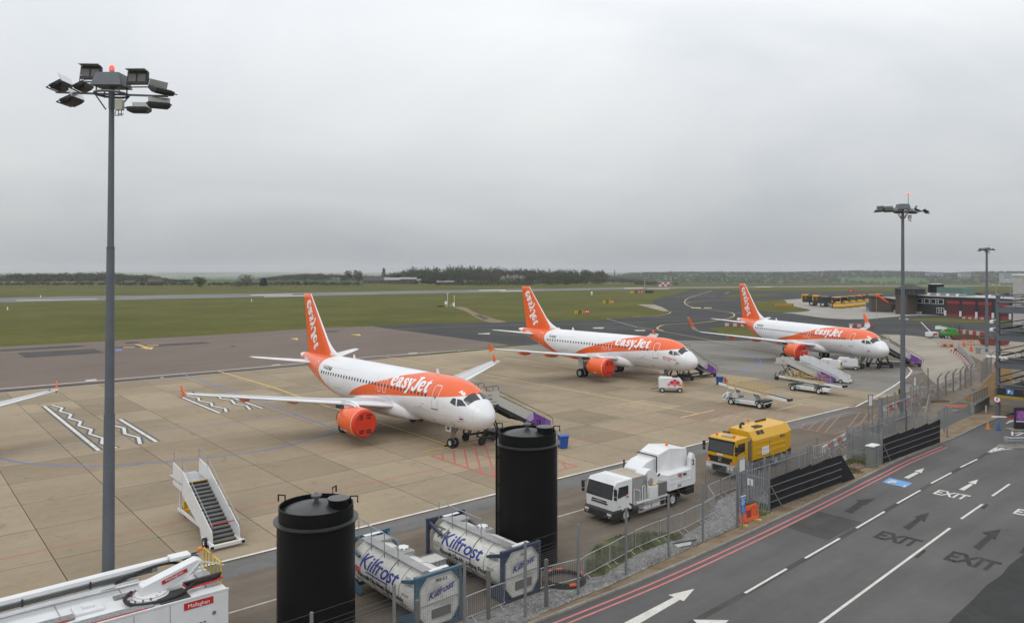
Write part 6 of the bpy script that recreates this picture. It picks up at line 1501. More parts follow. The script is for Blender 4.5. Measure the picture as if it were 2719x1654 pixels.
# ---------------------------------------------------------------- white glycol recovery truck
def glyvac():
    t = thing('recovery_truck', 'white suction truck with an angular tank body, standing by the barriers', 'truck', AB(36.2, -30.55), AX + math.pi); t.scale = (.9, .94, .93)
    cab(t, 2.15, 4.05, 2.3, .75, 2.72, VWH)
    MB().prism([(3.2, .35), (4.2, .40), (4.2, .82), (4.08, .95), (3.2, .95)], lambda p, q, d: (p, d, q), (-1.2, 1.2)).build('bumper', CHAS, t, bev=.05, seg=2)
    for s in (-1, 1): MB().box((4.19, s * .95, .72), (.05, .34, .14)).build('headlamp', HEAD, t); MB().box((4.19, s * .95, .55), (.05, .14, .07)).build('indicator', AMB, t)
    for k in range(2): MB().box((4.075, 0, 1.28 + .14 * k), (.03, 1.35 - .1 * k, .085)).build('grille_bar', BLK, t)
    text('IVECO', .15, LENSW, t, (4.10, 0, 1.40), (0, 1, 0), (0, 0, 1), bold=.006, space=1.25); text('EUROCARGO', .08, GREYP, t, (4.07, 0, 1.62), (0, 1, 0), (0, 0, 1), space=1.8); text('veolia', .13, INK, t, (2.75, 1.185, 1.55), (-1, 0, 0), (0, 0, 1)); MB().cyl((2.85, 1.18, 1.75), (2.85, 1.19, 1.75), .07, n=16).build('roundel', REDP, t)
    text('D908', .12, INK, t, (3.5, 1.185, 1.08), (-1, 0, 0), (0, 0, 1))
    for s in (-1, 1): mirror(t, 4.1, s * 1.38, 2.15)
    for k in range(9): MB().box((3.35, -.9 + .22 * k, 2.735), (1.0, .02, .02)).build('roof_rib', VWH, t)
    MB().box((-.6, 0, .72), (7.2, .8, .24)).build('chassis', CHAS, t)
    for x in (2.8, -2.2):
        for s in (-1, 1): MB().prism([(x - .72, .55), (x - .6, 1.05), (x - .3, 1.22), (x + .3, 1.22), (x + .6, 1.05), (x + .72, .55), (x + .62, .55), (x + .5, .98), (x + .26, 1.12), (x - .26, 1.12), (x - .5, .98), (x - .62, .55)], lambda p, q, d: (p, s * .82 + d, q), (-.22, .34)).build('wheel_arch', CHAS, t)
    truck_wheels(t, [(2.8, -1.02), (2.8, 1.02), (-2.2, -.92), (-2.2, .92)], .49, .32)
    MB().box((1.2, -.1, 1.72), (1.5, 2.2, 1.75)).build('engine_cabinet', GREYP, t, bev=.03); MB().box((1.2, -.1, 2.61), (1.52, 2.22, .03)).build('cabinet_lid', mat('rust stained lid', (.38, .33, .27), .6, dirt=.4, dirtcol=(.25, .15, .08)), t)
    MB().cyl((.15, .2, 2.1), (.15, 1.0, 2.1), .78, n=36).build('fan_housing', VWH, t, smooth=1); MB().prism([(-.6, 2.1), (.92, 2.1), (.92, 1.2), (-.6, 1.2)], lambda p, q, d: (p, d, q), (.25, .95)).build('fan_base', VWH, t)
    MB().cyl((.15, .98, 2.1), (.15, 1.06, 2.1), .3, .22, 20).build('fan_hub', GREYP, t)
    MB().box((-.15, 1.02, 1.75), (.7, .14, .22)).build('yellow_motor', YRAIL, t); MB().box((-.5, .75, 1.55), (1.2, .7, .5)).build('pump', CHAS, t)
    # suction hood and hopper
    MB().prism([(.5, 2.35), (.5, 2.75), (-.3, 3.15), (-1.15, 3.3), (-1.15, 2.35)], lambda p, q, d: (p, d, q), (-1.05, .35)).build('suction_hood', VWH, t, bev=.03)
    MB().prism([(-1.15, 2.2), (-1.15, 3.42), (-1.45, 3.42), (-1.45, 2.2)], lambda p, q, d: (p, d, q), (-1.12, .45)).build('hood_collar', VWH, t, bev=.02); MB().box((-1.13, -.35, 3.45), (.05, 1.65, .06)).box((-1.13, .5, 2.85), (.05, .06, 1.25)).build('seal_strip', CHAS, t)
    hp = [[(-1.45, -1.15, 2.2), (-1.45, .45, 2.2), (-1.45, .45, 3.5), (-1.45, -1.15, 3.5)], [(-2.4, -1.2, 2.2), (-2.4, .75, 2.2), (-2.4, .62, 3.82), (-2.4, -1.2, 3.82)], [(-4.35, -1.2, 2.2), (-4.35, .75, 2.2), (-4.35, .62, 3.55), (-4.35, -1.2, 3.55)]]
    MB().loft(hp).build('upper_hopper', VWH, t, bev=.02)
    lo = [[(-.75, -1.2, 1.75), (-.75, .55, 1.75), (-.75, .55, 2.35), (-.75, -1.2, 2.35)], [(-1.55, -1.22, 1.18), (-1.55, 1.22, 1.18), (-1.55, 1.22, 2.25), (-1.55, -1.22, 2.6)], [(-4.2, -1.22, 1.18), (-4.2, 1.22, 1.18), (-4.2, 1.22, 2.3), (-4.2, -1.22, 2.75)]]
    MB().loft(lo).build('lower_body', VWH, t, bev=.02)
    MB().box((-2.9, 1.225, 1.66), (2.6, .03, .06)).build('body_rib', VWH, t); MB().box((-2.9, 1.225, 1.98), (2.6, .02, .04)).build('body_rib', VWH, t)
    MB().prism([(-4.05, 1.2), (-4.45, 1.2), (-4.45, 3.2), (-4.25, 3.35), (-4.05, 3.0)], lambda p, q, d: (p, d, q), (.9, 1.24)).build('rear_post', VWH, t); MB().box((-4.55, .95, 2.1), (.14, .5, 1.7)).build('rear_door', VWH, t, bev=.03)
    text('Gly', .34, REDP, t, (-2.75, 1.245, 1.98), (-1, 0, 0), (0, 0, 1), bold=.012); text('vac', .34, INK, t, (-3.3, 1.245, 1.98), (-1, 0, 0), (0, 0, 1), bold=.012); text('IDS', .26, mat('slate print', (.1, .14, .2), .5), t, (-2.7, 1.245, 1.3), (-1, 0, 0), (0, 0, 1), bold=.006); text('2', .5, INK, t, (-4.25, 1.25, 2.55), (-1, 0, 0), (0, 0, 1), bold=.02)
    MB().lathe([(.10, 0), (.10, .04), (.09, .2), (.05, .24)], 14, (-3.3, -.3, 3.68)).build('beacon', AMB, t, smooth=1)
    MB().box((-.05, .75, 1.42), (.85, .8, .75)).build('generator_box', VWH, t, bev=.02); g = MB().box((-.95, .82, 1.5), (.9, .7, .85)).build('radiator_box', GREYP, t); MB().box((-.95, 1.175, 1.5), (.84, .02, .78)).build('radiator_mesh', mat('wire mesh', (.2, .2, .2), .5, .4, var=.5, scale=30), t)
    MB().box((.1, .3, .98), (3.2, 1.7, .12)).build('deck', VWH, t)
    for k in range(4): MB().cyl((-.5 + .42 * k, .75, .62), (-.5 + .42 * k, 1.1, .62), .26, n=20).build('air_tank', VWH, t, smooth=1)
    for z in (.42, .78): MB().beam((-1.3, 1.16, z), (1.6, 1.16, z), .05, .1).build('side_guard', ALU, t)
    for x in (-1.2, .2, 1.5): MB().box((x, 1.14, .6), (.05, .04, .5)).build('guard_post', ALU, t)
    r = MB().tube([(1.95, 1.1, .95), (1.95, 1.1, 1.95), (1.35, 1.1, 1.75), (1.35, 1.1, .95)], .035); r.tube([(1.1, 1.1, .95), (1.1, 1.1, 2.0), (.85, 1.1, 2.0), (.85, 1.1, .3)], .035); r.build('step_rail', VWH, t); MB().box((1.45, 1.0, .95), (1.0, .4, .05)).build('step_plate', ALU, t)
    for z in (.35, .62): MB().box((1.15, 1.1, z), (.5, .1, .04)).build('ladder_step', VWH, t)
    MB().box((-4.1, 0, .85), (.9, 2.2, .6)).build('rear_frame', CHAS, t); MB().cyl((.45, -1.0, 1.0), (.45, -1.0, 3.2), .06, n=8).build('exhaust', CHAS, t)
    for k, (x, z) in enumerate(((.35, 1.9), (.1, 1.62), (-.65, 2.2), (-1.2, 1.5), (-1.7, .9), (-3.2, .9))): MB().tube(smooth_path([(x, .9, z), (x - .15, 1.0, z + .25), (x - .35, .85, z + .1)], 4), .04).build('hose', BLK, t)
glyvac()
# ---------------------------------------------------------------- yellow sweeper
def sweeper():
    t = thing('sweeper_truck', 'yellow road sweeper truck beside the palisade compound', 'truck', AB(50.2, -31.6), AX + math.pi); t.scale = (.92, .95, .95); MYE = VYE
    cab(t, 2.35, 4.25, 2.35, .85, 2.95, MYE)
    MB().prism([(3.1, .40), (4.42, .45), (4.42, .95), (4.3, 1.05), (3.1, 1.05)], lambda p, q, d: (p, d, q), (-1.22, 1.22)).build('bumper', GREYP, t, bev=.06, seg=2); MB().box((4.43, 0, .72), (.03, 1.2, .42)).build('bumper_mesh', CHAS, t)
    for s in (-1, 1): MB().box((4.42, s * .95, .80), (.05, .42, .2)).build('headlamp', HEAD, t); MB().prism([(1.05, 4.3), (1.3, 4.3), (1.3, 4.2), (1.05, 4.2)], lambda p, q, d: (q + .03, s * (1.14 - d), p), (0, .25)).build('indicator', AMB, t)
    MB().poly([(4.31, -.95, 1.1), (4.31, .95, 1.1), (4.34, 1.08, 1.55), (4.34, -1.08, 1.55)]).build('grille', BLK, t)
    MB().tube([(4.36, .14 * math.cos(k * .5236), 1.36 + .14 * math.sin(k * .5236)) for k in range(12)], .014, 5, closed=True).box((4.36, 0, 1.42), (.01, .02, .14)).box((4.36, .05, 1.32), (.01, .10, .02)).box((4.36, -.05, 1.32), (.01, .10, .02)).build('badge', LENSW, t)
    MB().box((4.35, 0, 1.70), (.02, .52, .12)).build('number_plate', LTX, t); text('KX08 DWW', .09, INK, t, (4.365, 0, 1.665), (0, 1, 0), (0, 0, 1))
    MB().box((4.08, 0, 2.72), (.2, 2.3, .14)).build('sun_visor', BLK, t); MB().box((3.3, .1, 2.97), (.7, .9, .04)).build('roof_hatch', GREYP, t)
    for s in (-1, 1): mirror(t, 4.35, s * 1.42, 2.3); MB().lathe([(.08, 0), (.08, .2), (.04, .24)], 12, (3.6, s * .75, 2.95)).build('beacon', AMB, t, smooth=1)
    MB().box((-.4, 0, .75), (8, .85, .26)).build('chassis', CHAS, t)
    for x in (2.95, -1.9):
        for s in (-1, 1): MB().prism([(x - .75, .6), (x - .6, 1.12), (x - .3, 1.28), (x + .3, 1.28), (x + .6, 1.12), (x + .75, .6), (x + .62, .6), (x + .5, 1.02), (x + .26, 1.16), (x - .26, 1.16), (x - .5, 1.02), (x - .62, .6)], lambda p, q, d: (p, s * .85 + d, q), (-.22, .36)).build('wheel_arch', GREYP, t)
    truck_wheels(t, [(2.95, -1.05), (2.95, 1.05), (-1.9, -.95), (-1.9, .95)], .5, .32)
    MB().prism([(1.75, .85), (2.25, .85), (2.3, 2.6), (1.75, 2.75)], lambda p, q, d: (p, d, q), (-1.1, 1.12)).build('water_tank', mat('stained steel tank', (.22, .20, .17), .4, .5, var=.2, dirt=.3), t, bev=.08, seg=2)
    MB().box((2.2, -.85, 2.75), (.35, .5, .55)).build('filter_box', CHAS, t, bev=.03)
    ys = [(-1.24, 1.05), (1.24, 1.05), (1.27, 2.55), (.85, 3.2), (-.85, 3.3), (-1.25, 2.6)]
    def ringx(x, k=1.0, dz=0.0): return [(x, a * k, b + dz) for a, b in ys]
    rg = [ringx(1.75), ringx(1.55), ringx(-3.1), [(-3.75, a * .97, 1.2 + (b - 1.05) * .95) for a, b in ys], [(-4.15, a * .9, 1.45 + (b - 1.05) * .80) for a, b in ys]]
    body = MB().loft(rg).build('hopper_body', MYE, t, bev=.04, seg=2)
    for z in (1.42, 1.85, 2.28): MB().prism([(1.3, z), (-3.1, z), (-3.0, z + .16), (1.25, z + .16)], lambda p, q, d: (p, 1.245 + d, q), (0, .035)).build('body_rib', MYE, body, bev=.01)
    MB().box((-.6, 1.26, 1.85), (.03, .03, 1.4)).build('panel_join', CHAS, body)
    sg = MB().box((.05, 1.295, 1.62), (1.05, .02, .58)).build('sign_board', LTX, t); text('London Luton Airport', .09, INK, sg, (.05, 1.31, 1.42), (-1, 0, 0), (0, 0, 1))
    for k in range(3): MB().tube([(.35 - .3 * k + .1 * math.cos(q * 1.257 + 1.57), 1.308, 1.72 + .11 * math.sin(q * 1.257 + 1.57)) for q in range(5)], .008, 4, closed=True).build('sign_symbol', INK, sg)
    text('ASY-09', .24, mat('navy print', (.03, .04, .1), .5), t, (-2.5, 1.29, 2.33), (-1, 0, 0), (0, 0, 1), bold=.012)
    for x, y, w, l in ((.6, .98, .3, .5), (.05, .98, .3, .4), (.6, .72, .18, .3), (-.35, .3, .5, .9)): MB().box((x, y, 3.0 + (.98 - y) * 1.5 if y > .6 else 3.28), (l, w, .06), Matrix.Rotation(R(-55) if y > .6 else 0, 3, 'X')).build('roof_grille', CHAS, t)
    MB().tube(smooth_path([(1.2, -.2, 3.2), (1.2, -.2, 3.5), (.95, -.2, 3.6), (.75, -.2, 3.5)], 4), .1, 8).build('exhaust', CHAS, t); MB().lathe([(.08, 0), (.08, .2), (.04, .24)], 12, (-1.2, -1.0, 3.32)).build('beacon', AMB, t, smooth=1); MB().box((-2.4, -.6, 3.35), (1.6, .1, .1)).build('hose_rail', CHAS, t)
    MB().lathe([(.9, 0), (.85, .15), (.5, .2)], 28).build('suction_drum', PALE, t, smooth=1).matrix_local = Matrix.Translation((-4.0, .2, 1.9)) @ Matrix.Rotation(R(-90), 4, 'Y')
    MB().box((-3.9, 0, .9), (.6, 2.2, .5)).build('rear_frame', CHAS, t); MB().cyl((1.0, 1.0, .35), (1.0, 1.35, .25), .4, n=20).build('side_brush', CHAS, t)
sweeper()
# ---------------------------------------------------------------- de-icing truck in the corner
def deicer():
    # local x towards the rear (+EA), y = away from camera (-EB)
    t = thing('deicing_truck', 'white de-icing truck with folded boom cut off by the bottom left corner', 'truck', AB(5.0, -30.0), AX)
    body = MB().box((.95, 0, 1.75), (8.5, 2.7, 2.1)).build('box_body', VWH, t, bev=.03)
    MB().box((0, 0, .62), (10, .9, .3)).build('chassis', CHAS, t); truck_wheels(t, [(-4.6, -1.1), (-4.6, 1.1), (2.8, -1.05), (2.8, 1.05), (4.0, -1.05), (4.0, 1.05)], .5, .32)
    cab(t, -7.4, -5.4, 2.4, .8, 2.9, VWH).rotation_euler = (0, 0, 0)
    Z = 2.8
    tr = MB()
    for s in (-1, 1): MB().beam((-3.3, s * 1.33, Z + .03), (5.2, s * 1.33, Z + .03), .07, .06).build('edge_rail', VWH, body)
    for x, y, l, w in ((1.0, -1.02, 3.2, .42), (-1.2, -.25, 2.9, .40), (2.4, .45, 1.5, .3)): MB().box((x, y, Z + .05), (l, w, .06)).build('grating', mat('perforated steel', (.25, .25, .25), .5, .4, var=.6, scale=22), body); MB().box((x + .1, y - w / 2 - .04, Z + .07), (l * .8, .025, .03)).build('latch_bar', REDP, body)
    MB().box((3.35, -.75, Z + .045), (1.0, 1.0, .05)).build('grip_mat', mat('black grip mat', (.035, .035, .035), .8), body); MB().box((.75, .15, Z + .05), (.9, .8, .08)).box((.75, .15, Z + .12), (.35, .3, .12)).build('hatch', VWH, body)
    for x in (-2.2, -.1, 2.0): MB().box((x, 0, Z + .012), (.025, 2.6, .02)).build('roof_seam', SEAM, body)
    MB().box((4.85, .1, Z + .05), (.5, 1.6, .05)).build('rear_tread', ALU, body)
    # boom: long twin beam along the far side
    bm = MB().beam((-7, 1.05, Z + .78), (3.6, 1.05, Z + 1.05), .34, .22).build('boom', VWH, t, bev=.02)
    MB().beam((-7, .98, Z + .52), (3.0, .98, Z + .78), .16, .26).build('boom_web', mat('grey boom web', (.33, .34, .35), .45, .3), bm)
    for k in range(3): MB().beam((-7, .88, Z + .44 + .07 * k), (2.8, .88, Z + .70 + .07 * k), .02, .022).build('boom_pipe', CHAS, bm)
    for k in range(4): MB().beam((-5.6 + 2.1 * k, .87, Z + .42 + .055 * k), (-5.6 + 2.1 * k, .87, Z + .78 + .055 * k), .05).build('boom_clip', CHAS, bm)
    MB().beam((-7, .8, Z + .25), (2.3, .9, Z + .5), .2, .12).build('boom_rail', VWH, bm)
    # turret
    MB().lathe([(.62, 0), (.62, .1), (.55, .12), (.55, .2), (.1, .22)], 36, (2.5, -.1, Z)).build('slew_ring', VWH, t, smooth=1)
    for k in range(14): MB().cyl((2.5 + .58 * math.cos(k * .449), -.1 + .58 * math.sin(k * .449), Z + .08), (2.5 + .58 * math.cos(k * .449), -.1 + .58 * math.sin(k * .449), Z + .16), .035, n=6).build('bolt', STL, t)
    tu = MB().prism([(2.1, Z + .2), (2.95, Z + .2), (4.1, Z + .75), (4.3, Z + 1.25), (4.1, Z + 1.35), (2.15, Z + .62)], lambda p, q, d: (p, d, q), (-.28, .22)).build('turret', VWH, t, bev=.02)
    pl = MB().prism([(2.85, Z + .50), (3.75, Z + .86), (3.72, Z + 1.05), (2.82, Z + .70)], lambda p, q, d: (p, -.288 - d, q), (0, .006)).build('maker_plate', REDP, tu)
    text('Mallaghan', .17, LTX, pl, (3.29, -.30, Z + .74), (.93, 0, .37), (-.37, 0, .93))
    tt = MB().beam((3.55, -.3, Z + .35), (4.2, -.3, Z + 1.2), .05).beam((4.2, -.3, Z + 1.2), (4.35, -.3, Z + .3), .05).beam((4.3, -.3, Z + 1.2), (5.1, -.3, Z + .75), .06).build('brace', VWH, tu)
    MB().box((3.75, .75, Z + 1.25), (.75, .5, .18)).build('boom_head', VWH, t, bev=.02); MB().box((4.15, .6, Z + .95), (.45, .5, .5)).build('winch', CHAS, t); MB().lathe([(.10, 0), (.09, .16), (.05, .2)], 14, (4.55, .8, Z + 1.25)).build('beacon', AMB, t, smooth=1); MB().beam((4.1, .8, Z + 1.2), (4.55, .8, Z + 1.22), .04).build('beacon_arm', CHAS, t)
    bk = MB().prism([(3.5, Z + .34), (4.9, Z + .42), (4.95, Z + .15), (4.7, Z + .06), (3.7, Z + .0)], lambda p, q, d: (p - .05, -.62 + d - (q - Z - .2) * .3, q + .22), (-.06, .06)).build('bucket_panel', mat('dark bucket panel', (.04, .042, .045), .5), t); MB().tube([(3.45, -.72, Z + .5), (3.65, -.72, Z + .22), (4.65, -.72, Z + .27), (4.9, -.72, Z + .38)], .05).build('red_bumper', REDP, bk)
    MB().tube(smooth_path([(4.0, -.6, Z + .5), (3.3, -.95, Z + .2), (2.5, -1.0, Z + .12), (1.75, -.7, Z + .12), (1.6, -.2, Z + .2), (1.9, .1, Z + .35)], 6), .075, 8).build('hose', BLK, t, smooth=1); MB().tube(smooth_path([(1.5, .85, Z + .55), (2.6, .8, Z + .95), (3.4, .75, Z + 1.0), (3.9, .7, Z + .8)], 6), .07, 8).build('hose', BLK, t, smooth=1)
    for y in (.85, -.35): MB().tube(smooth_path([(5.15, y + .42, Z - 1.2), (5.15, y + .42, Z + .68), (5.15, y + .35, Z + .8), (5.15, y - .25, Z + .8), (5.15, y - .33, Z + .68), (5.15, y - .33, Z - 1.2)], 3), .03).tube([(5.15, y + .05, Z - 1.2), (5.15, y + .05, Z + .8)], .025).build('ladder_rail', YRAIL, t)
    sp = MB().box((4.1, -1.362, Z - .22), (1.05, .012, .26)).build('maker_plate', REDP, body); text('Mallaghan', .2, LTX, sp, (4.1, -1.372, Z - .29), (1, 0, 0), (0, 0, 1))
    for k in range(9):
        for j in range(5): MB().box((3.75 + .14 * j, -1.36, Z - .95 - .07 * k), (.1, .012, .03)).build('louvre', CHAS, body)
    for x, z in ((3.3, Z - 1.0), (4.65, Z - .72)): MB().cyl((x, -1.36, z), (x, -1.375, z), .07, n=14).build('lock', STL, body)
    MB().box((1.1, -1.36, Z - .85), (.12, .012, .55)).build('sight_glass', CHAS, body)
    for x in (-1.0, .2, 1.9, 3.1): MB().box((x, -1.357, 1.75), (.02, .008, 2.0)).build('panel_seam', SEAM, body)
    MB().box((-3.6, .2, Z + .35), (.9, .7, .5)).build('pump_housing', mat('tan housing', (.3, .24, .18), .6), t); MB().tube([(-4.3, -.4, Z - .2), (-4.3, -.4, Z + .55), (-3.9, -.2, Z + .55)], .06).build('stanchion', VWH, t)
    for o in t.children:
        if o.name.split('.')[0] in ('boom', 'turret', 'boom_head', 'winch', 'beacon', 'beacon_arm', 'bucket_panel', 'hose', 'pump_housing', 'slew_ring'): o.scale = (1, 1, .74); o.location = (.28, 0, Z * .26)
deicer()
# ================================================================ fences, barriers, compounds, signs
BARM = mat('bright galvanised tube', (.46, .47, .48), .4, .5, var=.1)
def barrier_mesh():
    w, h = 2.2, 1.08; f = MB(); r = .021
    f.tube(smooth_path([(-w / 2, 0, .2), (-w / 2, 0, h - .12), (-w / 2 + .12, 0, h), (w / 2 - .12, 0, h), (w / 2, 0, h - .12), (w / 2, 0, .3), (w / 2 - .1, 0, .18), (-w / 2 + .1, 0, .18)], 3, True), r, 6, closed=True)
    b = MB()
    for k in range(18): x = -w / 2 + .12 + (w - .24) * k / 17; b.cyl((x, 0, .18), (x, 0, h), .0075, n=4, cap=False)
    l = [MB().tube([(x, -.32, 0), (x, 0, .2), (x, .32, 0)], .018, 5) for x in (-w / 2 + .25, w / 2 - .25)]
    return f, b, l
def make_barrier():
    t = thing('crowd_barrier', 'x', 'barrier', (0, 0, 0), 0, 'steel crowd barriers')
    f, b, l = barrier_mesh(); f.build('frame', BARM, t, smooth=1); b.build('bars', BARM, t); [q.build('foot', BARM, t) for q in l]; return t
BAR0 = make_barrier(); BARUSED = [False]
def barrier(p, q, label):
    c = (p + q) / 2; d = q - p; rz = math.atan2(d.y, d.x)
    if not BARUSED[0]: o = BAR0; BARUSED[0] = True; o.location = c; o.rotation_euler = (0, 0, rz); o['label'] = label
    else: o = dup(BAR0, c, rz, label)
    o.scale = (d.length / 2.24, 1, 1); return o
for (a, b, lb) in (((1240, 1650), (1339, 1611), 'crowd barrier between the two tank containers'), ((1437, 1570), (1545, 1542), 'crowd barrier in front of the coiled black hose'), ((1549, 1538), (1618, 1501), 'crowd barrier at the rounded end of the grass patch'), ((1620, 1500), (1681, 1466), 'crowd barrier over the near part of the grass patch'),
                   ((1687, 1462), (1749, 1435), 'crowd barrier along the middle of the grass patch, before the truck wheel'), ((1753, 1434), (1807, 1413), 'crowd barrier at the far end of the grass patch'), ((1809, 1413), (1860, 1387), 'crowd barrier right after the grass patch, toward the gravel corner'), ((1861, 1387), (1898, 1366), 'last crowd barrier before the row turns back'),
                   ((1896, 1362), (1880, 1334), 'crowd barrier set across the corner of the row'), ((1882, 1332), (1911, 1318), 'crowd barrier behind the gravel, below the coiled wire'), ((1917, 1315), (1956, 1300), 'crowd barrier behind the gravel, in front of the sweeper'), ((1963, 1300), (1992, 1288), 'crowd barrier tucked behind the white sign board'),
                   ((2160, 1222), (2203, 1209), 'crowd barrier behind the first compound, beside red blocks'), ((2205, 1207), (2231, 1191), 'first crowd barrier climbing toward the second compound'), ((2233, 1189), (2260, 1172), 'middle crowd barrier climbing toward the second compound'), ((2262, 1171), (2279, 1158), 'crowd barrier touching the second compound')):
    barrier(G(*a), G(*b), lb)
def nth(i):
    tens = ['', '', 'twenty', 'thirty', 'forty', 'fifty', 'sixty']; ones = ['', 'first', 'second', 'third', 'fourth', 'fifth', 'sixth', 'seventh', 'eighth', 'ninth', 'tenth', 'eleventh', 'twelfth', 'thirteenth', 'fourteenth', 'fifteenth', 'sixteenth', 'seventeenth', 'eighteenth', 'nineteenth']
    if i < 20: return ones[i]
    if i % 10 == 0: return tens[i // 10][:-1] + 'ieth'
    return tens[i // 10] + '-' + ones[i % 10]
def barrier_row():
    P = resample(smooth_path(GP([(2404, 1079), (2472, 1053), (2520, 1031), (2552, 1018), (2576, 1006), (2588, 986), (2584, 976), (2568, 953), (2556, 941), (2544, 931), (2544, 926), (2558, 923)]), 6), 2.3)
    for i, (a, b) in enumerate(zip(P, P[1:])):
        o = barrier(a, b, nth(i + 1) + ' steel barrier from the second mast in the row curving along the service road')
        o['group'] = 'steel barriers along the curving road edge'
barrier_row()
PLW, PLR = mat('white plastic block', (.52, .49, .46), .6, var=.1, dirt=.3), mat('red plastic block', (.36, .05, .04), .6, var=.12, dirt=.25)
def block_mesh():
    o = MB().prism([(-.22, 0), (.22, 0), (.2, .12), (.1, .2), (.08, .5), (-.08, .5), (-.1, .2), (-.2, .12)], lambda p, q, d: (d, p, q), (-.5, .5)).build('road_block', [PLW], bev=.02); me = o.data; bpy.data.objects.remove(o); return me
BLKME = {}
for m_ in (PLW, PLR):
    me_ = block_mesh(); me_.materials.clear(); me_.materials.append(m_); BLKME[m_.name] = me_
def block_row(P, step, where, sc=1.0):
    for i, (a, b) in enumerate(zip(P, P[1:])):
        m_ = (PLW, PLR)[i % 2]; c = (a + b) / 2; d = b - a
        o = link('road_block', BLKME[m_.name]); o.location = (c.x, c.y, .015); o.rotation_euler = (0, 0, math.atan2(d.y, d.x)); o.scale = (step * .95, sc, sc)
        tag(o, nth(i // 2 + 1) + (' white' if i % 2 == 0 else ' red') + ' plastic block from the near end, ' + where, 'road block', ('white' if i % 2 == 0 else 'red') + ' road blocks ' + where)
block_row(resample(GP([(2184, 1203), (2216, 1184), (2246, 1166), (2272, 1150)]), 1.25), 1.25, 'along the road edge between the compounds')
block_row(resample(GP([(2345, 1095), (2380, 1079), (2420, 1062), (2460, 1050)]), 1.5), 1.5, 'behind the sliding gate')
block_row(resample(smooth_path(GP([(2460, 1050), (2510, 1030), (2550, 1013), (2576, 996), (2578, 984), (2564, 963), (2545, 945), (2522, 931)]), 5), 1.3), 1.3, 'in the row along the road bend', .8)
POSTM = mat('grey fence post', (.21, .215, .22), .6, .2, var=.12, scale=3); CONP = mat('concrete post', (.26, .25, .23), .85, var=.12, scale=3, dirt=.3)
WIREM = mat('fence wire', (.20, .205, .21), .5, .5)
def mesh_fence(label, pts, h, posts_at, group=None, wires=True, post_w=.09, mesh_h=None, dv=.16, dh=.2, thick=.006):
    t = thing('mesh_fence', label, 'fence', pts[0], 0, group); o = Vector(pts[0])
    me = MB().box((0, 0, h / 2), (post_w, post_w, h)).build('post', POSTM, t)
    for i, p in enumerate(posts_at):
        q = me if i == 0 else link('post', me.data, t); q.location = Vector(p) - o; q.rotation_euler = (0, 0, AX)
    w = MB(); mh = mesh_h or h * .82
    for a, b in zip(pts, pts[1:]):
        a = Vector(a) - o; b = Vector(b) - o; z = .08
        while z < mh: w.beam(a + Vector((0, 0, z)), b + Vector((0, 0, z)), thick); z += dh
        L = (b - a).length; n = int(L / dv)
        for k in range(n): c = a.lerp(b, k / n); w.beam(c, c + Vector((0, 0, mh)), thick * .8)
        for z in (mh + .12, mh + .3, h - .05): w.beam(a + Vector((0, 0, z)), b + Vector((0, 0, z)), thick)
    if wires: x = w.build('wire_mesh', WIREM, t); x['kind'] = 'stuff'
    return t
FP = [AB(a, -23.9 - (a - 11) * .03) for a in (4.6, 8.0, 11.3, 14.6, 17.9, 21.2, 24.5, 27.9, 31.3, 34.4, 37.9)]
mesh_fence('tall wire mesh fence on slim posts between the gravel and the road', FP, 3.25, FP, dv=.10, dh=.10, mesh_h=2.5, thick=.0055)
for a_, b_, lb in ((13.2, -24.4, 'reddish wooden post in front of the teal framed tank container'), (16.0, -24.6, 'short brown post before the end of the teal framed container'), (19.9, -25.1, 'grey brown stub post beside the crowd barrier at the tank containers'), (22.6, -24.4, 'thick brown post before the navy framed container end')):
    t_ = thing('stub_post', lb, 'post', AB(a_, b_)); MB().box((0, 0, 1.05), (.14, .14, 2.1), AX).build('shaft', mat('reddish post', (.36, .15, .13), .7) if a_ < 14 else mat('brown post', (.14, .13, .12), .8), t_, bev=.01)
def hose_coil():
    p = G(1498, 1543); t = thing('coiled_hose', 'coiled black hose with orange bands lying on the ground', 'hose', p)
    for k in range(3): MB().tube([((1.0 - .06 * k) * math.cos(q * .2618) * 1.0, (.95 - .05 * k) * math.sin(q * .2618), .06 + .07 * k) for q in range(24)], .05, 6, closed=True).build('hose_loop', BLK, t, smooth=1)
    for k, a in enumerate((.3, 1.6, 2.2, 3.4, 4.9)): MB().tube([(1.0 * math.cos(a + j * .08), .95 * math.sin(a + j * .08), .2) for j in range(5)], .075, 7).build('orange_band', ORNB, t)
hose_coil()
def razor_wire():
    a, b = G(1872, 1322), G(2000, 1285); t = thing('razor_wire_coil', 'loose coil of razor wire stretched in front of the sweeper', 'wire coil', a); P = []
    for k in range(240):
        s = k / 239; c = a.lerp(b, s) - a; q = k * .52; r = .62 * (1 - .15 * math.sin(s * 9)); P.append(c + Vector((EB.x * .5 * r * math.cos(q), EB.y * .5 * r * math.cos(q) + .1 * math.sin(q), 1.05 + r * math.sin(q))))
    MB().tube(P, .008, 4).build('coil', WIREM, t)
    for s in (0.02, .5, .98): c = a.lerp(b, s) - a; MB().box((c.x, c.y, .85), (.05, .05, 1.7)).build('stake', POSTM, t)
razor_wire()
SHEET = mat('black windbreak netting', (.022, .022, .024), .75, var=.25, scale=2, stretch=(.4, .4, 8), spec=.15)
PALM = mat('palisade galvanised', (.27, .285, .30), .5, .4, var=.12, rnd=.12)
def pale_mesh():
    o = MB().prism([(-.035, 0), (.035, 0), (.035, 2.28), (.02, 2.32), (.03, 2.4), (0, 2.34), (-.03, 2.4), (-.02, 2.32), (-.035, 2.28)], lambda p, q, d: (p, d + abs(p) * .5, q), (-.004, .004)).build('pale', PALM); me = o.data; bpy.data.objects.remove(o); return me
PALE_ME = pale_mesh()
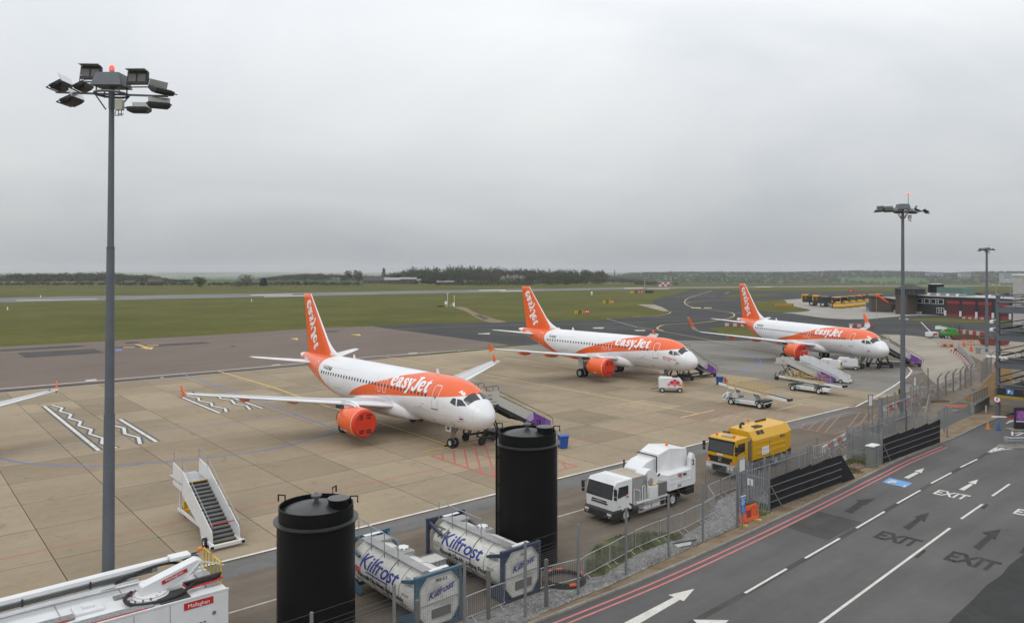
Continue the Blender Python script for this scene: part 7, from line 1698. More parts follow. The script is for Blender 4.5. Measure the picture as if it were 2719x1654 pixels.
def compound(label, a0, a1, b0, b1, posts, slope, label2):
    t = thing('palisade_fence', label, 'fence', AB((a0 + a1) / 2, (b0 + b1) / 2), AX, 'galvanised palisade compounds'); o = AB((a0 + a1) / 2, (b0 + b1) / 2)
    def loc(a, b, z=0): return (a - (a0 + a1) / 2, -(b - (b0 + b1) / 2), z)
    sides = [((a0, b0), (a0, b1)), ((a0, b1), (a1, b1)), ((a1, b1), (a1, b0))]
    for (p, q) in sides:
        L = math.hypot(q[0] - p[0], q[1] - p[1]); n = int(L / .155)
        r = MB()
        for z in (.45, 1.95): r.beam(loc(*p, z), loc(*q, z), .05)
        r.build('rail', PALM, t)
        for k in range(n + 1):
            a = p[0] + (q[0] - p[0]) * k / n; b = p[1] + (q[1] - p[1]) * k / n; x = link('pale', PALE_ME, t); x.location = loc(a, b, .05); x.rotation_euler = (0, 0, 0 if abs(q[0] - p[0]) > .1 else R(90))
        for k in range(int(L / 2.7) + 1): a = p[0] + (q[0] - p[0]) * min(1, k * 2.75 / L); b = p[1] + (q[1] - p[1]) * min(1, k * 2.75 / L); MB().box(loc(a, b, 1.25), (.08, .1, 2.5)).build('post', PALM, t)
    # front: posts, rails and dark netting
    f = thing('netting_fence', label2, 'fence', AB(a0, b0 + .05), AX, 'fences hung with black windbreak netting')
    L = a1 - a0
    for x in posts: MB().box((x, 0, 1.4), (.08, .08, 2.8)).build('post', POSTM, f)
    for i, (x0, x1) in enumerate(zip(posts, posts[1:])):
        y = .06 * (i % 2)
        if slope and i == len(posts) - 2: pl = [(x0, .12), (x1 + 2.1, .06), (x1 + .05, 2.05), (x0, 2.1)]
        else: pl = [(x0, .12), (x1, .10), (x1, 2.12), (x0, 2.0)]
        n = 8
        V = []
        for u in range(n + 1):
            for v in range(n + 1):
                s, w = u / n, v / n; px = (pl[0][0] * (1 - s) + pl[1][0] * s) * (1 - w) + (pl[3][0] * (1 - s) + pl[2][0] * s) * w; pz = (pl[0][1] * (1 - s) + pl[1][1] * s) * (1 - w) + (pl[3][1] * (1 - s) + pl[2][1] * s) * w
                V.append((px, -.06 - .02 * math.sin(s * 7 + i) * math.sin(w * 5), pz))
        MB().add(V, [(u * (n + 1) + v, u * (n + 1) + v + 1, (u + 1) * (n + 1) + v + 1, (u + 1) * (n + 1) + v) for u in range(n) for v in range(n)]).build('netting', SHEET, f, smooth=2)
        for z in (.15, .62, 1.1, 1.58): MB().beam((x0, -.10, z), (x1, -.10, z + .02), .025, .04).build('tension_rail', POSTM, f)
    MB().beam((posts[0], -.08, 1.6), (posts[0] + 1.3, -.10, .05), .06).build('strut', POSTM, f); MB().beam((posts[0], .0, 1.6), (posts[0] - .9, .5, .05), .05).build('strut', POSTM, f)
    return t
compound('nearer galvanised palisade compound, beside the yellow sweeper', 41.9, 50.6, -25.15, -27.1, [0, 3.5, 5.0, 7.2, 9.0], True, 'black netting fence in front of the nearer compound')
compound('farther galvanised palisade compound, at the foot of the second mast', 58.3, 69.2, -25.55, -28.2, [0, 2.9, 5.7, 8.4, 10.9], False, 'black netting fence in front of the farther compound')
def valves(a, b, n, lb):
    t = thing('valve_set', lb, 'pipework', AB(a, b), AX, 'white pipework inside the compounds')
    for k in range(n): MB().box((k * .62, 0, .45), (.4, .35, .9)).build('cabinet', PALE if k % 2 else GREYP, t, bev=.02); MB().tube([(k * .62, .3, .1), (k * .62, .3, 1.25), (k * .62 + .3, .3, 1.25)], .035).build('pipe', GALV, t)
valves(45.2, -26.1, 7, 'row of white valve cabinets inside the nearer compound'); valves(62.5, -26.9, 7, 'row of white valve cabinets inside the farther compound')
def cabinet():
    t = thing('utility_cabinet', 'grey green roadside cabinet with a white top, between the compounds', 'cabinet', AB(57.15, -25.7), AX)
    MB().box((0, 0, .82), (1.05, .55, 1.64)).build('body', mat('grey green cabinet', (.16, .175, .165), .55, dirt=.2), t, bev=.02); MB().box((0, 0, 1.68), (1.13, .63, .08)).build('top', VWH, t, bev=.02); MB().box((0, -.28, .82), (.015, .012, 1.5)).build('door_gap', CHAS, t)
cabinet()
def sign_frame(label, p, rz, w, zt, hb, wid=.06, board=VWH):
    t = thing('sign_frame', label, 'sign', p, rz, 'blank white sign boards')
    for s in (-1, 1): MB().box((s * w / 2, 0, zt / 2), (wid, wid, zt)).build('post', POSTM, t)
    MB().box((0, 0, zt), (w + wid, wid, wid)).build('top_bar', POSTM, t); MB().box((0, 0, zt - hb), (w - wid, wid * .8, wid)).build('lower_bar', POSTM, t); MB().box((0, 0, zt - hb / 2), (w - wid * 1.2, .02, hb - wid * 1.4)).build('board', board, t)
sign_frame('blank white sign board on a steel frame left of the nearer compound', AB(40.0, -25.8), AX + R(8), .85, 3.45, .8)
sign_frame('blank white sign on tall posts behind the second compound, left', G(2311, 1166), R(30), .55, 3.9, 1.0); sign_frame('blank white sign on tall posts right of the second mast', G(2429, 1108), R(30), .5, 4.1, .95)
def blue_sign():
    t = thing('blue_sign', 'blue notice with white wording on a post beside the orange barrier', 'sign', G(1972, 1407), R(38))
    MB().box((0, .03, 1.0), (.07, .06, 2.0)).build('post', POSTM, t); MB().box((0, -.02, 1.45), (.48, .02, .95)).build('panel', mat('blue sign', (.02, .14, .42), .45), t)
    for k, s in enumerate(('PLEASE TAKE', 'YOUR', 'PAYMENT', 'METHOD', 'READY')): text(s, .075, LTX, t, (0, -.034, 1.78 - .085 * k), (1, 0, 0), (0, 0, 1), bold=.003)
    for k, s in enumerate(('CONTACTLESS', 'PAYMENT', 'AVAILABLE')): text(s, .055, LTX, t, (0, -.034, 1.17 - .065 * k), (1, 0, 0), (0, 0, 1))
    MB().tube([(.07 * math.cos(q * .5), -.034, 1.30 + .05 * math.sin(q * .5)) for q in range(13)], .006, 4).build('symbol', LTX, t); MB().box((0, -.03, 1.94), (.48, .02, .05)).build('header', LTX, t)
    t2 = thing('slim_post', 'slim grey post left of the blue notice', 'post', G(1957, 1401)); MB().box((0, 0, 1.6), (.07, .07, 3.2), AX).build('shaft', POSTM, t2)
    t3 = thing('notice_plate', 'small white notice on the gate pales of the nearer compound', 'sign', AB(41.85, -26.4, 1.55), AX + R(90)); MB().box((0, 0, 0), (.4, .02, .42)).build('plate', VWH, t3); MB().box((-.0, .02, -.6), (.05, .03, 1.5)).build('backing', POSTM, t3)
blue_sign()
def orange_barrier(label, p, rz, tilt):
    t = thing('plastic_barrier', label, 'barrier', p, rz, 'orange plastic barriers'); t.rotation_euler = (tilt, 0, rz)
    f = MB().box((0, 0, .93), (2.0, .06, .14)).box((0, 0, .22), (2.0, .06, .12)).box((-.97, 0, .57), (.10, .06, .6)).box((.97, 0, .57), (.10, .06, .6)).box((0, 0, .57), (.5, .05, .6)); f.build('frame', ORNB, t, bev=.01)
    for k in range(3):
        for s in (-1, 1): MB().beam((s * (.38 + .18 * k) - .04, 0, .28), (s * (.38 + .18 * k) + .10, 0, .88), .06, .05).build('slat', ORNB, t)
    for s in (-1, 1): MB().box((s * .75, 0, .06), (.22, .5, .1)).build('foot', mat('yellow foot', (.6, .42, .1), .6), t)
    MB().box((0, -.03, .57), (.42, .01, .4)).build('red_plate', mat('dark red plate', (.2, .02, .02), .5), t)
orange_barrier('orange plastic barrier leaning behind the blue notice', G(1992, 1390), R(41), R(-12)); orange_barrier('orange plastic barrier lying flat on the yard earth', G(2548, 1082), R(4), R(-86))
def debris():
    p = G(1815, 1449); t = thing('broken_panel', 'broken grey white panel lying on the bare earth', 'debris', p, R(20)); MB().prism([(-.5, -.2), (.3, -.25), (.55, .05), (.1, .25), (-.45, .2)], lambda a, b, d: (a, b, .08 + d + a * .08), (0, .03)).build('panel', PALE, t); MB().beam((-.5, .25, .1), (.9, .1, .2), .05).beam((.1, .35, .08), (1.0, .3, .12), .05).build('frame', CHAS, t)
    p = G(2490, 1066); t = thing('rusty_grating', 'rusty grating lying by the posts', 'debris', p, R(10)); MB().box((0, 0, .06), (2.2, 1.0, .06)).build('grate', mat('rusty steel', (.13, .075, .045), .8, var=.3), t)
    for k in range(6): MB().box((-1 + .4 * k, 0, .11), (.06, 1.0, .05)).build('bar', mat('rusty steel', (.13, .075, .045), .8), t)
    p = G(2536, 1092); t = thing('stone_slab', 'pale flat slab lying on the earth bank', 'slab', p, R(30)); MB().box((0, 0, .06), (.9, .5, .1)).build('stone', M_KERB, t, bev=.02)
    p = G(2275, 1240); t = thing('drain_cover', 'reddish square cover set in the grass', 'cover', p, R(40)); MB().box((0, 0, .07), (1.5, 1.0, .08)).build('plate', mat('brown cover', (.15, .10, .08), .8), t, bev=.02)
debris()
def tufts():
    rnd = random.Random(3); mb = MB()
    def inside(x, y, poly):
        c = False; j = len(poly) - 1
        for i in range(len(poly)):
            if (poly[i].y > y) != (poly[j].y > y) and x < (poly[j].x - poly[i].x) * (y - poly[i].y) / (poly[j].y - poly[i].y) + poly[i].x: c = not c
            j = i
        return c
    for poly, n in ((GP([(1556, 1520), (1560, 1480), (1585, 1449), (1645, 1422), (1720, 1414), (1806, 1420), (1812, 1430), (1750, 1447), (1692, 1472), (1640, 1504), (1596, 1530)]), 5200), (GP([(2232, 1238), (2262, 1212), (2300, 1206), (2316, 1232), (2290, 1262), (2245, 1268)]), 2600), (GP([(1975, 1345), (2000, 1330), (2040, 1345), (2045, 1365), (2010, 1375)]), 700), (GP([(1700, 1500), (1850, 1436), (1960, 1392), (1990, 1385), (1860, 1452), (1720, 1512)]), 260), (GP([(2036, 1362), (2200, 1306), (2250, 1280), (2254, 1287), (2200, 1316), (2040, 1372)]), 500)):
        xs = [p.x for p in poly]; ys = [p.y for p in poly]; k = 0; tries = 0
        while k < n and tries < n * 6:
            tries += 1
            x, y = rnd.uniform(min(xs), max(xs)), rnd.uniform(min(ys), max(ys))
            if not inside(x, y, poly): continue
            if math.sin(x * 2.1) * math.sin(y * 1.7 + 1) < -.25: k += .5; continue
            k += 1; a = rnd.uniform(0, 6.28); h = rnd.uniform(.06, .2); w = .015; dx, dy = math.cos(a), math.sin(a); l = rnd.uniform(-.08, .08)
            mb.add([(x - dx * w, y - dy * w, .03), (x + dx * w, y + dy * w, .03), (x + dy * l, y - dx * l, .03 + h)], [(0, 1, 2)], 0 if rnd.random() < .65 else 1)
    o = mb.build('grass_tufts', [LF_GREEN, mat('dry grass blade', (.2, .165, .08), .9)], flip=False); tag(o, 'rough grass tufts on the verge', None, None, 'stuff')
    gm = MB(); rnd = random.Random(8); poly = [Vector(p) for p in GR]; xs = [p.x for p in poly]; ys = [p.y for p in poly]; k = 0
    while k < 5200:
        x, y = rnd.uniform(min(xs), max(xs)), rnd.uniform(min(ys), max(ys))
        if not inside(x, y, poly): 
            continue
        k += 1; s = rnd.uniform(.02, .055); a = rnd.uniform(0, 6.28); ca, sa = math.cos(a) * s, math.sin(a) * s
        gm.add([(x - ca, y - sa, .026), (x + sa, y - ca, .026), (x + ca, y + sa, .026), (x - sa, y + ca, .026), (x + ca * .2, y - sa * .3, .026 + s * rnd.uniform(.6, 1.1))], [(0, 1, 4), (1, 2, 4), (2, 3, 4), (3, 0, 4)], rnd.randrange(3))
    o = gm.build('gravel_stones', [mat('stone light', (.36, .355, .35), .9), mat('stone mid', (.24, .235, .23), .9), mat('stone dark', (.14, .138, .135), .9)], flip=False); tag(o, 'loose grey stones scattered over the gravel strip', None, None, 'stuff')
tufts()
# ================================================================ right hand side: yard posts, car park, fire station, snow fleet, works
def crank_posts():
    spots = [(2418, 1087), (2442, 1078), (2468, 1094), (2490, 1059), (2511, 1051), (2531, 1043), (2550, 1035), (2563, 1030), (2578, 1024)]
    P = [G(u, v) for u, v in spots]
    t = thing('crank_top_fence', 'wire fence on concrete posts with bent tops along the yard path', 'fence', P[0])
    src = MB().box((0, 0, 1.2), (.15, .13, 2.4)).beam((0, 0, 2.38), (.42, -.02, 2.92), .12).build('post', CONP, t)
    for i, p in enumerate(P):
        o = src if i == 0 else link('post', src.data, t); o.location = p - P[0]
    w = MB(); Q = [P[i] - P[0] for i in (1, 3, 4, 5, 6, 7, 8)]
    for a, b in zip(Q, Q[1:]):
        for k in range(12): z = .15 + k * .19; w.beam(a + Vector((0, 0, z)), b + Vector((0, 0, z)), .008)
        n = int((b - a).length / .2)
        for k in range(n): c = a.lerp(b, k / n); w.beam(c, c + Vector((0, 0, 2.3)), .006)
    for z, dx in ((2.55, .15), (2.72, .28), (2.88, .4)):
        for a, b in zip(Q, Q[1:]): w.beam(a + Vector((dx, 0, z)), b + Vector((dx, 0, z)), .01)
    x = w.build('wire_mesh', WIREM, t); x['kind'] = 'stuff'
    MB().beam(P[2] - P[0] + Vector((0, 0, 1.9)), P[2] - P[0] + Vector((-1.0, -1.0, .05)), .11).build('raking_strut', CONP, t); MB().beam(P[0] - P[0] + Vector((0, 0, 1.7)), Vector((.9, -.9, .05)), .1).build('raking_strut', CONP, t)
    P2 = [G(u, v) for u, v in ((2605, 1016), (2616, 1005), (2622, 997), (2632, 990))]
    t = thing('crank_top_fence', 'short run of bent topped posts with mesh beside the car park', 'fence', P2[0])
    for i, p in enumerate(P2): o = link('post', src.data, t); o.location = p - P2[0]; o.scale = (1, 1, 1.1)
    w = MB()
    for a, b in zip(P2, P2[1:]):
        for k in range(14): z = .12 + k * .18; w.beam(a - P2[0] + Vector((0, 0, z)), b - P2[0] + Vector((0, 0, z)), .012)
        for k in range(14): c = a.lerp(b, k / 14) - P2[0]; w.beam(c, c + Vector((0, 0, 2.5)), .012)
    w.build('wire_mesh', WIREM, t)['kind'] = 'stuff'
    for u, v, h, lb in ((2464, 1062, 3.6, 'tall thin lamp post stub among the concrete posts'), (2376, 1130, 3.2, 'slim pole in front of the second mast'), (2356, 1120, 2.6, 'short slim pole left of the second mast'), (2515, 1165, 2.9, 'grey post standing right of the farther netting fence'), (2507, 1150, 2.3, 'leaning grey post behind the farther netting fence'), (2212, 1275, 2.8, 'slim post at the end of the sloping netting'), (2303, 1232, 2.6, 'slim post left of the roadside cabinet'), (2170, 1216, 1.6, 'short post by the red blocks')):
        q = thing('slim_post', lb, 'post', G(u, v), 0, 'slim grey posts'); MB().box((0, 0, h / 2), (.09, .09, h), R(20)).build('shaft', POSTM, q)
crank_posts()
def sliding_gate():
    a, b = G(2338, 1148), G(2420, 1112); t = thing('sliding_gate', 'grey tubular gate with a thick post behind the farther compound', 'gate', a); d = b - a
    MB().box((0, 0, 1.6), (.3, .3, 3.2), R(40)).build('gate_post', POSTM, t)
    for z in (.5, 2.2): MB().beam((0, 0, z), (d.x, d.y, z), .08).build('rail', GALV, t)
    for k in range(1, 5): MB().beam((d.x * k / 4, d.y * k / 4, .5), (d.x * k / 4, d.y * k / 4, 2.2), .06).build('upright', GALV, t)
    MB().beam((0, 0, 2.2), (d.x * .25, d.y * .25, .5), .06).build('brace', GALV, t); MB().box((.55, .3, 1.6), (.5, .06, .7), R(30)).build('plate', GREYP, t)
    t = thing('warning_sign', 'yellow and black sign on the gate by the second mast', 'sign', G(2388, 1079) + Vector((0, 0, 0)), R(20)); MB().box((0, 0, 1.6), (.35, .03, .8)).build('panel', mat('warning yellow', (.5, .34, .03), .5), t); MB().box((0, -.02, 1.6), (.2, .02, .5)).build('symbol', BLK, t); MB().box((0, .03, .8), (.05, .04, 1.6)).build('post', POSTM, t)
sliding_gate()
def car_park():
    o = G(2650, 1106); x0, y0 = o.x, o.y
    t = thing('car_park', 'open steel multi storey car park at the right edge', 'building', (x0, y0, 0), AX - R(90)); W, Dp = 26, 22
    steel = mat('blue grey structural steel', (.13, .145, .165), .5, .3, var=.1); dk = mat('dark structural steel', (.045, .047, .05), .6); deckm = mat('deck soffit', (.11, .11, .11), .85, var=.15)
    for i in range(5):
        for j in range(3):
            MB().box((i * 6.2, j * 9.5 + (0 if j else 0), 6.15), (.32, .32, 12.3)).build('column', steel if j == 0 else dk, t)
    for k, z in enumerate((2.55, 5.25, 8.0, 10.8)):
        MB().box((W / 2, Dp / 2, z + .22), (W, Dp, .16)).build('deck', deckm, t); MB().box((W / 2, -.20, z - .05), (W, .12, .5)).build('edge_beam', steel, t)
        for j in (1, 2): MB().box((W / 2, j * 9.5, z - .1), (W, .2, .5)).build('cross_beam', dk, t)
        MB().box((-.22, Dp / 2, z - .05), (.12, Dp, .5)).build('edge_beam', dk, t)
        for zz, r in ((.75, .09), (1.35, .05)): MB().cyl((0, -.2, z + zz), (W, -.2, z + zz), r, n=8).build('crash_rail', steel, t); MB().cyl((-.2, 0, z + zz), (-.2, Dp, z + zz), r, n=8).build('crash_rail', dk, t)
        for q in range(24): MB().box((.55 + q * 1.05, -.2, z + .8), (.03, .03, 1.1)).build('baluster', steel, t)
        # ramp deck inside
        rp = MB().beam((1.0, 6.0, z + .3), (12.0, 6.0, z + 2.6), 4.5, .2).build('ramp', deckm, t)
        for yy in (3.8,):
            MB().beam((1.0, yy, z + 1.3), (12.0, yy, z + 3.6), .06).build('ramp_rail', dk, t)
            for q in range(14): MB().beam((1.0 + q * .82, yy, z + .35 + q * .171), (1.0 + q * .82, yy, z + 1.3 + q * .171), .04).build('ramp_baluster', dk, t)
        MB().beam((6.2, 9.3, z + .4), (9.3, 9.3, z + 2.4), .12).beam((9.3, 9.3, z + 2.4), (12.4, 9.3, z + .4), .12).build('bracing', dk, t)
    MB().box((13, 21.6, 6), (26, .3, 12)).build('rear_screen', mat('dark rear screen', (.05, .05, .052), .8), t)
    MB().box((W / 2, -.28, 2.62), (W, .06, .66)).build('entrance_fascia', mat('black fascia', (.02, .02, .025), .5), t); MB().box((W / 2, -.30, 2.12), (W, .06, .26)).build('height_bar', mat('yellow black bar', (.32, .23, .02), .6, var=.5, scale=9), t)
    sg = MB().box((1.15, -.33, 2.66), (.62, .04, .5)).build('parking_sign', mat('parking sign blue', (.05, .2, .5), .5), t); text('P', .42, LTX, sg, (1.07, -.36, 2.53), (1, 0, 0), (0, 0, 1), bold=.02); text('1', .24, LTX, sg, (1.31, -.36, 2.5), (1, 0, 0), (0, 0, 1), bold=.01)
    text('T', .5, LTX, t, (2.5, -.32, 2.45), (1, 0, 0), (0, 0, 1), bold=.02)
    rs = MB().cyl((0, -.24, 1.78), (0, -.28, 1.78), .36, n=28).build('speed_sign', REDP, t); MB().cyl((0, -.285, 1.78), (0, -.29, 1.78), .28, n=28).build('sign_face', LTX, rs); text('5', .34, INK, rs, (0, -.30, 1.68), (1, 0, 0), (0, 0, 1), bold=.01)
    for k, (x, z) in enumerate(((-.55, 9.35), (-.55, 8.55))): MB().lathe([(.02, .38), (.16, .34), (.18, .2), (.16, .05), (.02, 0)], 16, (x, -.1, z)).build('camera_dome', LTX, t, smooth=1); MB().beam((x, -.1, z + .38), (0, -.1, z + .42), .06).build('camera_arm', LTX, t)
    for dx in (-.9, -.45, .25, .6): MB().beam((dx, -.35, 6.1), (dx + .38, -.45, 6.0), .17, .17).build('bullet_camera', LTX, t)
    MB().beam((-.9, -.3, 5.9), (1.1, -.3, 5.9), .06).build('camera_bar', GREYP, t)
car_park()
def entrance():
    p0 = Vector((47.3, 77.4, 0)); p1 = Vector((52.2, 82.6, 0)); d = p1 - p0; L = d.length; rz = math.atan2(d.y, d.x)
    t = thing('retaining_wall', 'low concrete wall with steel railing beside the car park ramp', 'wall', p0, rz); MB().box((L / 2, 0, .45), (L, .3, .9)).build('wall_face', mat('grey wall concrete', (.24, .235, .22), .85, var=.1, dirt=.3), t); MB().box((L / 2, 0, .94), (L, .4, .08)).build('coping', M_KERB, t)
    for k in range(7): MB().box((L * k / 6, 0, 1.55), (.05, .05, 1.15)).build('rail_post', GALV, t)
    for z in (1.1, 2.1): MB().beam((0, 0, z), (L, 0, z), .06).build('rail', GALV, t)
    w = MB()
    for k in range(60): w.beam((L * k / 60, 0, 1.1), (L * k / 60, 0, 2.1), .012)
    w.build('infill_bars', WIREM, t)['kind'] = 'stuff'
    t = thing('payment_totem', 'dark totem with a purple tariff panel at the car park entrance', 'totem', G(2708, 1142), R(-6)); MB().box((0, 0, 1.05), (.95, .3, 2.1)).build('casing', mat('dark totem', (.018, .018, .022), .4), t, bev=.02)
    pn = MB().box((0, -.16, 1.35), (.8, .02, 1.0)).build('tariff_panel', mat('tariff purple', (.20, .03, .26), .4), t)
    for k, s in enumerate(('Drop Off', '10 min  4.00', '20 min  7.00', '30 min  12.00', 'Card only')): text(s, .1, LTX, pn, (0, -.175, 1.68 - .16 * k), (1, 0, 0), (0, 0, 1))
    MB().box((0, -.16, .84), (.8, .03, .07)).build('strip', LTX, t)
    q = struct(MB().box((G(2708, 1142).x + .3, G(2708, 1142).y + .1, .06), (2.6, 1.1, .12)).build('kerbed_island', M_KERB, bev=.03), 'small kerbed island under the totem')
    t = thing('lane_barrier', 'white barrier arm with a red band across the car park lane', 'barrier', G(2712, 1136)); MB().beam((0, 0, 1.0), (-2.4, .6, .95), .06, .12).build('arm', LTX, t); MB().beam((-.55, .137, .99), (-1.2, .3, .975), .065, .125).build('red_band', REDP, t); MB().box((.15, 0, .55), (.35, .35, 1.1)).build('motor_box', CHAS, t)
    t = thing('guard_rail', 'short steel crash barrier on the lower traffic island', 'guard rail', G(2702, 1187), R(4))
    pr = [(-.02, .45), (.06, .52), (.06, .6), (-.02, .66), (.06, .72), (.06, .8), (-.02, .86)]
    V = []
    for x in (-.9, 3.5): V += [(x, -.1 - a, z) for a, z in pr]
    n = len(pr); MB().add(V, [(i, i + 1, n + i + 1, n + i) for i in range(n - 1)]).build('rail', GALV, t); MB().lathe([(.2, .45), (.22, .65), (.2, .86)], 16, (-.9, .08, 0)).build('end_terminal', GALV, t, smooth=1)
    for x in (-.1, 2.4): MB().box((x, 0, .4), (.1, .08, .8)).build('post', GALV, t)
    struct(MB().prism([(-1.8, 0), (-1.2, -.55), (4, -.6), (4, .7), (-1.2, .6)], lambda a, b, d: (G(2702, 1187).x + a, G(2702, 1187).y + b, d), (.0, .11)).build('kerbed_island', M_KERB, bev=.03), 'kerbed island under the crash barrier')
    t = thing('marker_bollard', 'thin white marker post by the concrete wall', 'bollard', G(2618, 1097)); MB().cyl((0, 0, 0), (0, 0, .8), .05, n=10).build('shaft', LTX, t)
    t = thing('footpath_sign', 'small teal sign on a slim post by the path', 'sign', G(2584, 1076), R(10)); MB().cyl((0, 0, 0), (0, 0, 1.75), .035, n=8).build('post', POSTM, t); MB().box((0, 0, 1.75), (.5, .05, .16)).build('plate', TEAL, t)
entrance()
# ---------------------------------------------------------------- fire station and tower
def fire_station():
    L0 = Vector((134.8, 252, 0)); d = Vector((14.9, -32, 0)).normalized(); rz = math.atan2(d.y, d.x)
    t = thing('fire_station', 'long dark fire station with red appliance doors', 'building', L0, rz); LEN = 62; Dp = 16
    # local x along facade, local y = left of d (away from us is +y)
    blk = mat('black cladding', (.028, .03, .034), .6, var=.15); redd = mat('red roller door', (.32, .035, .03), .55, var=.1); rf = mat('pale flat roof', (.42, .42, .41), .8); dkr = mat('dark red door panel', (.07, .02, .024), .5)
    MB().box((LEN / 2, Dp / 2, 3.0), (LEN, Dp, 6.0)).build('walls', blk, t); MB().box((LEN / 2, Dp / 2, 6.12), (LEN + .8, Dp + .8, .25)).build('roof', rf, t)
    for k in range(9):
        x = 11.4 + 5.1 * k; dr = MB().box((x + 2.1, -.06, 2.4), (4.1, .1, 4.8)).build('appliance_door', dkr, t); MB().box((x + 2.1, -.13, 4.35), (4.1, .05, .85)).build('upper_panel', redd, dr); MB().box((x + 2.1, -.13, .3), (4.1, .05, .6)).build('lower_panel', redd, dr)
        for j in range(5): MB().box((x + 2.1, -.13, .95 + .62 * j), (4.1, .04, .07)).build('door_rail', redd, dr)
        MB().box((x - .45, -.5, .85), (.3, .3, 1.7)).build('bollard', LTX, t); MB().box((x - .45 + .35, -.5, .85), (.2, .2, 1.7)).build('bollard', LTX, t)
    for x0, x1, z0, z1 in ((1.0, 5.3, 3.6, 5.2), (5.8, 10.2, 3.6, 5.2), (7.8, 10.4, .7, 2.4)):
        w = MB().box(((x0 + x1) / 2, -.05, (z0 + z1) / 2), (x1 - x0, .06, z1 - z0)).build('window', LTX, t); MB().box(((x0 + x1) / 2, -.09, (z0 + z1) / 2), (x1 - x0 - .25, .04, z1 - z0 - .25)).build('pane', mat('dark station glass', (.03, .033, .038), .2), w)
        c = (x0 + x1) / 2
        for q in (-.45, .45): MB().box((c + q, -.12, (z0 + z1) / 2), (.12, .03, z1 - z0)).build('mullion', LTX, w); MB().box((c + q * .5, -.12, (z0 + z1) / 2), (.5, .03, .12)).build('glazing_bar', LTX, w)
    for k in range(12): MB().box((3 + 1.1 * k, 3, 6.6), (.7, .9, .8)).build('roof_unit', GREYP if k % 3 else LTX, t)
    MB().box((8, 9, 7.6), (9, 6, 2.6)).build('green_tank_house', mat('dull green cladding', (.10, .17, .145), .6), t)
    for q in range(14): MB().cyl((.4 + q * .8, .1, 6.2), (.4 + q * .8, .1, 7.2), .03, n=5).build('roof_rail_post', GALV, t)
    MB().beam((.4, .1, 7.2), (11, .1, 7.2), .05).build('roof_rail', GALV, t)
    MB().box((34, -.6, 5.3), (.5, .3, .3)).build('lamp', mat('lit lamp', (.8, .7, .4), .3, emit=(1, .85, .5), estr=1.5), t)
    # tower block
    p = Vector((131.2, 250.5, 0)); t = thing('watch_tower', 'brown brick tower with glazed watch room beside the fire station', 'building', p, rz + R(6)); br = mat('dark brown brick', (.085, .065, .052), .9, var=.15); rfm = mat('dark tile roof', (.055, .055, .05), .9)
    MB().box((0, 0, 3.2), (4.0, 6, 6.4)).build('shaft', br, t); MB().box((1.2, 0, 7.4), (6.6, 6.4, 1.9)).build('watch_room', mat('watch room glass', (.04, .045, .05), .2), t)
    for k in range(6): MB().box((-1.9 + 1.25 * k, -3.25, 7.4), (.25, .1, 1.9)).build('mullion', br, t)
    MB().loft([[(-2.6, -3.7, 8.35), (5.0, -3.7, 8.35), (5.0, 3.7, 8.35), (-2.6, 3.7, 8.35)], [(.6, -.6, 9.9), (1.8, -.6, 9.9), (1.8, .6, 9.9), (.6, .6, 9.9)]]).build('roof', rfm, t)
    for q in range(3): MB().cyl((-1.2 + q * 1.6, 1, 9), (-1.2 + q * 1.6, 1, 13.5), .06, n=6).build('aerial', GREYP, t)
    p = Vector(((2314 - CX) * 262 / F, 262, 0)); t = thing('brick_building', 'low brown building with a sloping roof left of the tower', 'building', p, R(-20)); MB().prism([(0, 0), (11.5, 0), (11.5, 3.6), (0, 5.4)], lambda a, b, dd: (a, dd, b), (0, 9)).build('walls', br, t); MB().prism([(-1.0, 5.55), (11.8, 3.6), (11.8, 3.85), (-1.0, 5.8)], lambda a, b, dd: (a, dd, b), (-.6, 9.6)).build('roof', mat('red brown roof', (.11, .07, .06), .8), t); MB().box((7.5, -.05, 1.7), (2.5, .1, 2.2)).build('window', WIN, t); MB().box((10.6, -.05, 1.4), (.9, .1, 2.6)).build('door', LTX, t)
    for u, lb in ((2479, 'left of two black tanks behind the fire station'), (2492, 'right of two black tanks behind the fire station')):
        D = 285; q = thing('roof_tank', lb, 'tank', ((u - CX) * D / F, D, 0), 0, 'black tanks behind the fire station'); MB().lathe([(1.9, 0), (1.9, 9.0), (1.7, 9.2), (.1, 9.4)], 24).build('shell', TANKB, q, smooth=1); MB().lathe([(1.75, 9.22), (.1, 9.46)], 24).build('lid', PALE, q); MB().cyl((1.2, -1.7, 1), (1.2, -1.7, 8), .14, n=8).build('pipe', LTX, q)
fire_station()
